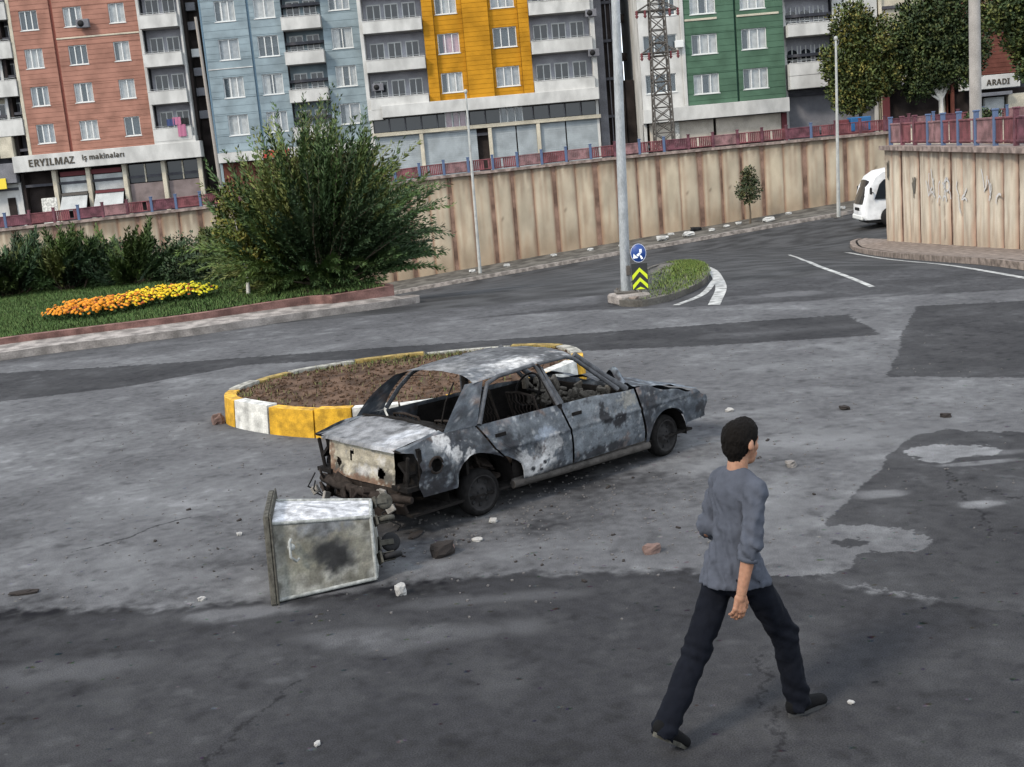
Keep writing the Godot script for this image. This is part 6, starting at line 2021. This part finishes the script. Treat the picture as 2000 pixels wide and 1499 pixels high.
	var on_isl := func() -> Vector3:
		var p := Vector2(rng.randf_range(-4, 1.2), rng.randf_range(-19, -14.6))
		if not Geometry2D.is_point_in_polygon(p, inside): return Vector3(0, -100, 0)
		var edge: float = smoothstep(-17.6, -18.5, p.y) + smoothstep(-3.1, -3.7, p.x) * 0.6
		return Vector3(p.x, 0.315, p.y) - io if rng.randf() < edge * 0.9 + 0.06 else Vector3(0, -100, 0)
	tag(put("dry_grass", grass_mesh(5500, on_isl, 0.07, [Color(0.10, 0.12, 0.035), Color(0.16, 0.14, 0.06), Color(0.07, 0.10, 0.03)]), M.grass, isl), "", "", "", "stuff")
	st = mb()
	for k in 2600:
		var p := Vector2(rng.randf_range(-4, 1.2), rng.randf_range(-19, -14.6))
		if not Geometry2D.is_point_in_polygon(p, inside): continue
		var s := rng.randf_range(0.012, 0.05)
		box(st, Vector3(p.x, 0.32 + s * 0.2, p.y) - io, Vector3(s, s * 0.7, s * 0.8), Basis.from_euler(Vector3(rng.randf() * 3, rng.randf() * 3, rng.randf() * 3)))
	tag(put("clods", done(st), M.soil, isl), "", "", "", "stuff")

	# ---- small grassed island with the lamp post and the sign
	var so := smooth_closed([Vector2(2.30, -25.0), Vector2(2.45, -24.55), Vector2(2.85, -24.4), Vector2(3.7, -25.4), Vector2(4.65, -27.9), Vector2(5.5, -33.0), Vector2(6.3, -39.5), Vector2(6.3, -43.0), Vector2(5.6, -42.5), Vector2(4.5, -38.0), Vector2(3.4, -31.5), Vector2(2.5, -26.8)], 5)
	var sis := thing("splitter_island", "narrow grassed island tapering up the ramp, with the lamp post at its near end", "traffic island", Vector3(3.6, 0, -28))
	var soo := sis.position
	var sids := Geometry2D.triangulate_polygon(so)
	st = mb()
	var sof := func(p: Vector2, l: float) -> Vector3: return Vector3(p.x, gh(p.x, p.y) + l, p.y) - soo
	for k in range(0, sids.size(), 3):
		tri(st, sof.call(so[sids[k]], 0.12), sof.call(so[sids[k + 1]], 0.12), sof.call(so[sids[k + 2]], 0.12))
	put("turf", done(st), M.verge, sis)
	st = mb()
	var soc := Array(so)
	soc.append(so[0])
	for k in soc.size() - 1:
		var t: Vector2 = (soc[k + 1] - soc[k]).normalized().orthogonal()
		if not Geometry2D.is_point_in_polygon((soc[k] + soc[k + 1]) / 2 + t * 0.02, so): t = -t
		hexa(st, [sof.call(soc[k], -0.1), sof.call(soc[k + 1], -0.1), sof.call(soc[k + 1] + t * 0.16, -0.1), sof.call(soc[k] + t * 0.16, -0.1), sof.call(soc[k], 0.13), sof.call(soc[k + 1], 0.13), sof.call(soc[k + 1] + t * 0.16, 0.13), sof.call(soc[k] + t * 0.16, 0.13)])
	put("kerb", done(st), M.verge, sis)
	st = mb()
	cbox(st, Vector3(2.56, 0.09, -25.15) - soo, Vector3(0.7, 0.22, 0.7), 0.04, Basis(Vector3.UP, 0.3))
	put("footing", done(st), M.kerb_pale, sis)
	var on_s := func() -> Vector3:
		var p := Vector2(rng.randf_range(2, 6.5), rng.randf_range(-43, -24.2))
		if not Geometry2D.is_point_in_polygon(p, so): return Vector3(0, -100, 0)
		var rightness: float = p.x - lerp(2.35, 5.2, clamp((-25.0 - p.y) / 15.0, 0, 1))
		return Vector3(p.x, gh(p.x, p.y) + 0.12, p.y) - soo if rng.randf() < smoothstep(0.2, 1.1, rightness) else Vector3(0, -100, 0)
	tag(put("grass", grass_mesh(20000, on_s, 0.065, [Color(0.10, 0.15, 0.03), Color(0.15, 0.18, 0.05), Color(0.07, 0.12, 0.025)]), M.grass, sis), "", "", "", "stuff")

	# ---- posts, signs, mast, minibus
	lamp_post("tall pale steel lamp post on the small island, left of the blue sign", Vector3(2.52, 0.2, -25.3), 8.6, 0.105, 0.075, M.steel, 0.032, "", 0.46)
	signpost()
	lamp_post("thin grey lamp post at the foot of the far wall, before the yellow block", Vector3(-1.30, gh(-1.3, -72.4) + 0.2, -72.4), 10.4, 0.10, 0.055, M.pole_paint, 0.01, "", 0, false, true)
	lamp_post("thin pale lamp post at the far wall, left of the minibus", Vector3(19.4, gh(19.4, -70.3), -70.3), 9.8, 0.11, 0.06, M.pole_paint, 0.02, "", 0, false, true)
	lamp_post("grey pole in front of the dark tower beside the blue block", Vector3(-20.0, street_y(-20), -91.5), 13.5, 0.14, 0.10, M.wood_pole, -0.02, "", 0, false)
	var cp := thing("concrete_post", "thick pale concrete post standing behind the right-hand railing", "post", Vector3(17.1, 1.72, -44))
	st = mb()
	tube(st, [Vector3.ZERO, Vector3(0.03, 9, 0)], [0.21, 0.175], 16)
	put("shaft", done(st), M.concrete, cp)
	st = mb()
	cbox(st, Vector3(0, 0.1, 0), Vector3(0.7, 0.2, 0.7), 0.03)
	put("footing", done(st), M.concrete, cp)
	var pw := thing("planter_wall", "low cream planter wall behind the right-hand railing", "wall", Vector3(24.6, 1.72, -56))
	st = mb()
	cbox(st, Vector3(0, 0.50, 0), Vector3(13.0, 1.0, 0.4), 0.03)
	put("wall", done(st), M.wall_cream, pw)
	st = mb()
	cbox(st, Vector3(0, 1.05, 0), Vector3(13.2, 0.10, 0.5), 0.02)
	put("coping", done(st), M.kerb_pale, pw)
	lattice_mast()
	minibus()
	var kb := thing("blue_container", "blue and dark container on the upper street below the arched windows", "container", Vector3(23.4, 2.0, -80))
	st = mb()
	cbox(st, Vector3(0.2, 0.95, 0), Vector3(1.3, 0.9, 1.0), 0.06)
	put("tank", done(st), M.kiosk_blue, kb)
	st = mb()
	cbox(st, Vector3(0, 0.3, 0), Vector3(2.0, 0.6, 0.9), 0.03)
	cbox(st, Vector3(-0.8, 0.9, 0), Vector3(0.5, 0.8, 0.8), 0.03)
	put("stand", done(st), M.maroon, kb)
	var wb := thing("white_board", "leaning white board on the upper street below the orange block", "board", Vector3(-31.6, street_y(-31.6), -88.5))
	st = mb()
	cbox(st, Vector3(0, 1.0, 0), Vector3(1.1, 2.0, 0.08), 0.02, Basis(Vector3.RIGHT, -0.1))
	put("panel", done(st), M.white_paint, wb)
	st = mb()
	for x in [-0.45, 0.45]:
		tube(st, [Vector3(x, 0, -0.45), Vector3(x, 1.6, -0.10)], [0.03], 6)
	put("leg", done(st), M.dark_steel, wb)
	# washing on a balcony of the orange block
	var ln := thing("washing", "pink and dark washing hanging over a balcony of the orange block", "washing", Vector3(-23.6, 7.1, -95.2))
	for w in [[0.4, -0.75, 0.9, M.cloth_pink], [-0.35, 0.1, 0.5, M.cloth_blue], [0.1, 0.15, 0.55, M.cloth_pink], [0.7, 0.15, 0.45, M.black]]:
		st = mb()
		patch(st, 8, 5, func(a, b): return Vector3(w[0] + (a - 0.5) * 0.62, w[1] + b * w[2], 0.03 * sin(a * 14.0 + w[0] * 9) + 0.02 * (1 - b)), null)
		put("garment", done(st), w[3], ln)
	var ac := thing("air_conditioner", "dark air conditioner unit below an upper window of the orange block", "air conditioner", Vector3(-29.6, 14.9, -95.65))
	st = mb()
	cbox(st, Vector3(0, 0.3, 0), Vector3(0.95, 0.62, 0.36), 0.03)
	put("casing", done(st), M.grey_render, ac)
	st = mb()
	lathe(st, [Vector2(0.24, 0.0), Vector2(0.24, 0.02), Vector2(0.0, 0.02)], 16, Vector3(-0.12, 0.3, 0.18), Basis(Vector3.RIGHT, PI / 2))
	put("fan_grille", done(st), M.black, ac)

	for a in [[-7.9, 8.3, -92.75, "round-fanned air conditioner on the lowest balcony left of the yellow wall"], [8.05, 12.2, -92.5, "pale air conditioner high on the end of the yellow block's right wing"], [8.05, 9.4, -92.5, "lower pale air conditioner on the end of the yellow block's right wing"]]:
		var un: Node3D = ac.duplicate()
		un.name = numbered("air_conditioner")
		add_child(un)
		un.position = Vector3(a[0], a[1], a[2])
		un.scale = Vector3.ONE * 0.85
		tag(un, a[3], "air conditioner")
	# ---- plants
	var dk := [Color(0.040, 0.072, 0.022), Color(0.034, 0.062, 0.024), Color(0.055, 0.088, 0.024), Color(0.032, 0.058, 0.026), Color(0.085, 0.105, 0.03)]
	var bush_greens := [Color(0.055, 0.095, 0.028), Color(0.045, 0.08, 0.028), Color(0.075, 0.11, 0.03), Color(0.04, 0.07, 0.03), Color(0.115, 0.135, 0.04)]
	plume_bush("feathery_bush", "huge feathery dark green bush at the tip of the roundabout", Vector3(-4.5, 0.3, -31.6), 560, 4.95, 1.0, bush_greens, "", 0.15, 31, 0.45, 0.55, 27)
	plume_bush("feathery_bush", "feathery dark shrub at the left edge of the photo, behind the lawn", Vector3(-14.6, 0.3, -36.6), 170, 2.05, 1.0, dk, "shrubs behind the lawn", 0.16, 32, 0.7)
	plume_bush("feathery_bush", "feathery dark shrub second from the left behind the lawn", Vector3(-12.9, 0.3, -36.9), 160, 2.0, 1.0, dk, "shrubs behind the lawn", 0.16, 33, 0.7)
	plume_bush("feathery_bush", "tallest feathery shrub behind the flower bed", Vector3(-11.0, 0.3, -37.0), 200, 2.3, 1.0, dk, "shrubs behind the lawn", 0.16, 34, 0.7)
	plume_bush("feathery_bush", "sparse low shrub between the flower bed and the huge bush", Vector3(-8.3, 0.3, -36.6), 80, 1.65, 0.9, dk, "shrubs behind the lawn", 0.15, 35, 0.7)
	rng.seed = 36
	var hb := [[Vector3(-8.9, 0.65, -36.0), Vector3(1.0, 0.5, 0.6)], [Vector3(-7.6, 0.65, -35.6), Vector3(1.0, 0.5, 0.6)], [Vector3(-6.5, 0.65, -35.0), Vector3(0.9, 0.5, 0.6)]]
	var hl := thing("hedge", "dark hedge behind the feathery shrubs at the left edge", "hedge", Vector3(-12.5, 0.3, -38.2))
	var hlb := []
	for k in 7: hlb.append([Vector3(-16.0 + k * 1.05, 0.85, -38.2 + 0.2 * sin(k * 2.0)), Vector3(0.9, 0.75, 0.7)])
	put("foliage", crown_mesh(hlb, 12000, 0.11, [Color(0.03, 0.05, 0.02), Color(0.04, 0.062, 0.024)], hl.position), M.leaf, hl)
	var hg := thing("hedge", "low dark hedge right of the flower bed", "hedge", Vector3(-7.7, 0.3, -35.5))
	put("foliage", crown_mesh(hb, 9000, 0.10, [Color(0.02, 0.035, 0.014), Color(0.025, 0.045, 0.018)], hg.position), M.leaf, hg)
	tree("young tree with a white trunk and yellowish leaves beside the huge bush", Vector3(-6.35, 0.33, -30.6), 0.95, 0.045, [[Vector3(0.1, 1.25, 0), Vector3(0.6, 0.5, 0.5)], [Vector3(0.45, 0.9, 0.1), Vector3(0.6, 0.45, 0.5)], [Vector3(-0.2, 1.75, 0), Vector3(0.5, 0.5, 0.45)], [Vector3(0.6, 1.5, 0), Vector3(0.5, 0.4, 0.4)], [Vector3(-0.15, 2.3, -0.1), Vector3(0.35, 0.5, 0.35)]], 3600, 0.10, [Color(0.09, 0.11, 0.02), Color(0.12, 0.125, 0.025), Color(0.06, 0.085, 0.02), Color(0.17, 0.15, 0.03)], M.white_bark, 37)
	tree("small round tree on the pavement at the foot of the far wall", Vector3(15.0, gh(15, -73.5) + 0.2, -73.5), 1.35, 0.055, [[Vector3(0, 2.0, 0), Vector3(0.75, 0.75, 0.7)], [Vector3(0.05, 2.8, 0), Vector3(0.42, 0.6, 0.4)]], 2600, 0.13, [Color(0.035, 0.05, 0.025), Color(0.05, 0.065, 0.03), Color(0.08, 0.08, 0.03)], M.bark, 38)
	var tc := [Color(0.056, 0.074, 0.022), Color(0.074, 0.093, 0.025), Color(0.043, 0.062, 0.022), Color(0.137, 0.124, 0.031)]
	tree("yellowing broad tree on the upper street, left of the dark shop", Vector3(24.3, 2.0, -82), 1.7, 0.14, [[Vector3(0, 3.6, 0), Vector3(2.2, 1.7, 1.6)], [Vector3(-1.0, 5.0, 0), Vector3(1.5, 1.5, 1.4)], [Vector3(1.1, 6.0, 0.2), Vector3(1.7, 1.7, 1.5)], [Vector3(-0.4, 7.3, 0), Vector3(1.4, 1.5, 1.4)], [Vector3(1.5, 4.0, 0.3), Vector3(1.4, 1.3, 1.2)], [Vector3(-0.6, 2.5, 0.2), Vector3(1.3, 0.9, 1.0)]], 24000, 0.22, tc, M.bark, 39)
	tree("dense dark green tree with a pale trunk, left of the concrete post", Vector3(29.6, 2.0, -82), 2.2, 0.17, [[Vector3(1.9, 5.4, 0), Vector3(1.4, 1.6, 1.2)], [Vector3(-2.0, 5.6, 0), Vector3(1.3, 1.6, 1.2)], [Vector3(-0.8, 4.4, 0), Vector3(2.0, 1.7, 1.6)], [Vector3(1.0, 4.2, 0), Vector3(1.8, 1.6, 1.5)], [Vector3(0, 6.2, 0), Vector3(2.3, 1.7, 1.7)], [Vector3(0.6, 8.0, 0), Vector3(2.0, 1.7, 1.6)], [Vector3(-1.6, 7.2, 0), Vector3(1.3, 1.4, 1.3)], [Vector3(-1.5, 3.0, 0), Vector3(1.1, 0.9, 1.0)]], 32000, 0.22, [Color(0.037, 0.057, 0.022), Color(0.050, 0.072, 0.025), Color(0.030, 0.047, 0.020), Color(0.074, 0.087, 0.027)], M.white_bark, 40)
	tree("dark tree at the upper right corner of the photo", Vector3(29.9, 2.0, -68), 2.6, 0.16, [[Vector3(-1.6, 6.2, 0), Vector3(1.7, 1.2, 1.4)], [Vector3(-0.6, 4.9, 0), Vector3(1.3, 1.2, 1.2)], [Vector3(0.3, 6.6, 0), Vector3(2.0, 1.5, 1.6)], [Vector3(-0.5, 3.4, 0.2), Vector3(0.9, 0.9, 0.8)]], 16000, 0.22, [Color(0.037, 0.057, 0.022), Color(0.050, 0.072, 0.025), Color(0.087, 0.099, 0.027)], M.bark, 41)
	rng.seed = 42
	var sh := thing("trimmed_shrub", "dark rounded shrub at the right edge, against the nearer railing", "shrub", Vector3(16.2, 1.72, -36.5))
	put("foliage", crown_mesh([[sh.position + Vector3(0.2, 0.45, 0), Vector3(0.6, 0.55, 0.6)]], 2200, 0.10, [Color(0.03, 0.055, 0.02), Color(0.045, 0.07, 0.025)], sh.position), M.leaf, sh)
	sh = thing("trimmed_shrub", "low green shrub in the planter right of the concrete post", "shrub", Vector3(22.0, 2.7, -56))
	put("foliage", crown_mesh([[sh.position + Vector3(0.1, 0.2, 0), Vector3(0.9, 0.3, 0.5)]], 1600, 0.10, [Color(0.03, 0.055, 0.02), Color(0.06, 0.08, 0.025)], sh.position), M.leaf, sh)
	# flower bed
	rng.seed = 43
	var fbd := thing("flower_bed", "curved bed of orange and yellow marigolds on the lawn", "flower bed", Vector3(-8.9, 0.30, -29.5))
	var path := smooth_open([Vector2(-10.05, -28.5), Vector2(-9.55, -28.6), Vector2(-8.95, -29.5), Vector2(-8.5, -30.5), Vector2(-7.7, -30.7)], 12)
	var pet := SurfaceTool.new()
	pet.begin(Mesh.PRIMITIVE_TRIANGLES)
	var lf := SurfaceTool.new()
	lf.begin(Mesh.PRIMITIVE_TRIANGLES)
	for k in 2100:
		var f := rng.randf() * (path.size() - 1.001)
		var c: Vector2 = path[int(f)].lerp(path[int(f) + 1], fmod(f, 1.0))
		var r := sqrt(rng.randf())
		var a := rng.randf() * TAU
		var p := Vector3(c.x + cos(a) * r * 0.66, 0, c.y + sin(a) * r * 0.66) - Vector3(fbd.position.x, 0, fbd.position.z)
		var h: float = 0.42 * sqrt(max(0.05, 1.0 - r * r * 0.75)) * rng.randf_range(0.75, 1.1)
		for j in 5:
			leaf(lf, p + Vector3(0, h * rng.randf() * 0.9, 0), (unit() + Vector3.UP * 0.5).normalized(), unit(), 0.09, 0.02, Color(0.03, 0.055, 0.015) * rng.randf_range(0.7, 1.4))
		var t := f / path.size()
		if rng.randf() < 0.74:
			var col := Color(0.62, 0.22, 0.012) if rng.randf() > smoothstep(0.22, 0.62, t) else Color(0.66, 0.44, 0.015)
			if t > 0.86: col = Color(0.55, 0.50, 0.02)
			if rng.randf() < 0.13: col = Color(0.30, 0.07, 0.012)
			col = col * rng.randf_range(0.8, 1.15)
			var n := (Vector3(cos(a) * r * 0.6, 1, sin(a) * r * 0.6 + 0.25) + unit() * 0.3).normalized()
			var s := n.cross(Vector3.RIGHT).normalized()
			var s2 := n.cross(s)
			var q := p + Vector3(0, h, 0)
			for j in 9:
				var b0 := TAU * j / 9
				var b1 := TAU * (j + 1) / 9
				for layer in 2:
					var R := 0.040 - layer * 0.014
					pet.set_color(col * (1.0 - 0.12 * (j & 1)))
					pet.set_normal((n + (s * cos(b0) + s2 * sin(b0)) * 0.5).normalized())
					pet.add_vertex(q + n * (0.012 + layer * 0.012))
					pet.add_vertex(q + (s * cos(b1) + s2 * sin(b1)) * R + n * layer * 0.010)
					pet.add_vertex(q + (s * cos(b0) + s2 * sin(b0)) * R + n * layer * 0.010)
	tag(put("leaves", lf.commit(), M.leaf, fbd), "", "", "", "stuff")
	tag(put("marigolds", pet.commit(), M.petal, fbd), "", "", "", "stuff")

	# ---- the wrecked car, the container, the person
	rng.seed = 50
	make_car()
	make_container()
	make_person()

	# ---- stones and litter
	rock("stone", "dark burnt lump on the asphalt below the car's rear wheel", "rubble", -0.71, -9.95, Vector3(0.12, 0.085, 0.09), M.stone_dark, 3)
	rock("stone", "reddish chip leaning on the dark burnt lump", "rubble", -0.66, -10.02, Vector3(0.07, 0.07, 0.05), M.brick_red, 4)
	rock("stone", "reddish broken stone between the car and the walking person", "rubble", 1.02, -9.55, Vector3(0.085, 0.055, 0.06), M.brick_red, 5)
	rock("stone", "white stone at the lower right of the waste container", "rubble", -1.0, -9.08, Vector3(0.055, 0.06, 0.05), M.stone_pale, 6)
	rock("stone", "flat pale stone below the car's rear door", "rubble", -0.42, -10.26, Vector3(0.06, 0.02, 0.04), M.stone_pale, 7)
	rock("stone", "pale stone beside the car's rear wheel", "rubble", -0.28, -10.75, Vector3(0.04, 0.03, 0.04), M.stone_pale, 8)
	rock("stone", "olive stone right of the person's head", "rubble", 2.68, -11.74, Vector3(0.06, 0.045, 0.05), M.stone, 9)
	rock("stone", "brown stone at the left tip of the yellow and white island", "rubble", -4.02, -16.35, Vector3(0.10, 0.10, 0.09), M.brick_red, 10)
	rock("stone", "dark flat stone right of the car's bonnet", "rubble", 3.85, -14.0, Vector3(0.09, 0.03, 0.06), M.stone_dark, 11)
	rock("stone", "white chip in front of the car's nose", "rubble", 2.58, -14.4, Vector3(0.06, 0.03, 0.05), M.stone_pale, 12)
	rock("stone", "dark flat piece between the container's wheels and the burnt lump", "rubble", -0.98, -10.55, Vector3(0.12, 0.02, 0.05), M.stone_dark, 13)
	rock("stone", "small pale chip near the person's front shoe", "rubble", 1.80, -6.62, Vector3(0.022, 0.012, 0.02), M.stone_pale, 14)
	rock("stone", "pale chip left of the waste container's rim", "rubble", -2.62, -9.35, Vector3(0.035, 0.02, 0.03), M.stone_pale, 15)
	rock("stone", "pale chip on the asphalt left of the car's boot", "rubble", -2.66, -11.05, Vector3(0.035, 0.02, 0.03), M.stone_pale, 16)
	rock("stone", "dark flat piece at the left edge of the photo, before the container", "rubble", -4.25, -9.9, Vector3(0.14, 0.02, 0.05), M.stone_dark, 17)
	rock("stone", "pale pebble at the bottom of the photo, left of centre", "rubble", -1.32, -6.68, Vector3(0.03, 0.015, 0.02), M.stone_pale, 18)
	rock("stone", "dark pebble on the dark repair at the right", "rubble", 4.75, -13.2, Vector3(0.07, 0.03, 0.05), M.stone_dark, 19)
	rock("stone", "stone at the corner of the lamp post's footing", "rubble", 2.62, -24.75, Vector3(0.12, 0.12, 0.1), M.kerb_brown, 20)
	var lx := [0.3, 5.4, 9.6, 10.4, 11.1, 11.9, 12.6, 13.6, 14.4, 15.9, 17.6, 20.2, 3.2, 7.2, -1.8]
	for k in lx.size():
		var z: float = -73.6 - 1.2 * sin(k * 2.7)
		var big := 0.5 if k in [2, 4, 5, 9] else 0.28
		var o := put("litter", rock_mesh(Vector3(big * 0.8, big * 0.35, big * 0.4), 60 + k, 0.5), M.paper if k != 5 else M.black, null, Vector3(lx[k], gh(lx[k], z) + 0.28 + big * 0.2, z))
		tag(o, "black bag among white litter at the foot of the far wall" if k == 5 else "scrap of pale litter on the pavement along the far wall", "litter", "litter along the far wall" if k != 5 else "")
	st = mb()   # burnt scraps round the wreck
	rng.seed = 69
	for k in 90:
		var x := rng.randfn(-0.7, 1.3)
		var z := rng.randfn(-11.0, 1.1)
		if z > -9.0: continue
		var s := rng.randf_range(0.010, 0.028)
		cbox(st, Vector3(x, s * 0.3, z), Vector3(s * rng.randf_range(0.8, 2.2), s * 0.6, s), s * 0.12, Basis.from_euler(Vector3(rng.randf() * 0.4, rng.randf() * 3, rng.randf() * 0.4)))
	tag(put("burnt_scraps", done(st), M.stone_dark), "small dark burnt scraps strewn round the wrecked car", "scraps", "", "stuff")
	st = mb()   # loose grit
	rng.seed = 70
	for k in 1500:
		var x := rng.randf_range(-5.5, 6.5)
		var z := rng.randf_range(-19.0, -9.4)
		var s := rng.randf_range(0.006, 0.018)
		if rng.randf() < 0.6:
			x = rng.randfn(-0.3, 1.5)
			z = rng.randfn(-11.2, 1.2)
		box(st, Vector3(x, gh(x, z) + s * 0.3, z), Vector3(s, s * 0.7, s * rng.randf_range(0.6, 1.5)), Basis(Vector3.UP, rng.randf() * 3))
	tag(put("grit", done(st), M.grit), "loose grit and small chips on the asphalt", "grit", "", "stuff")
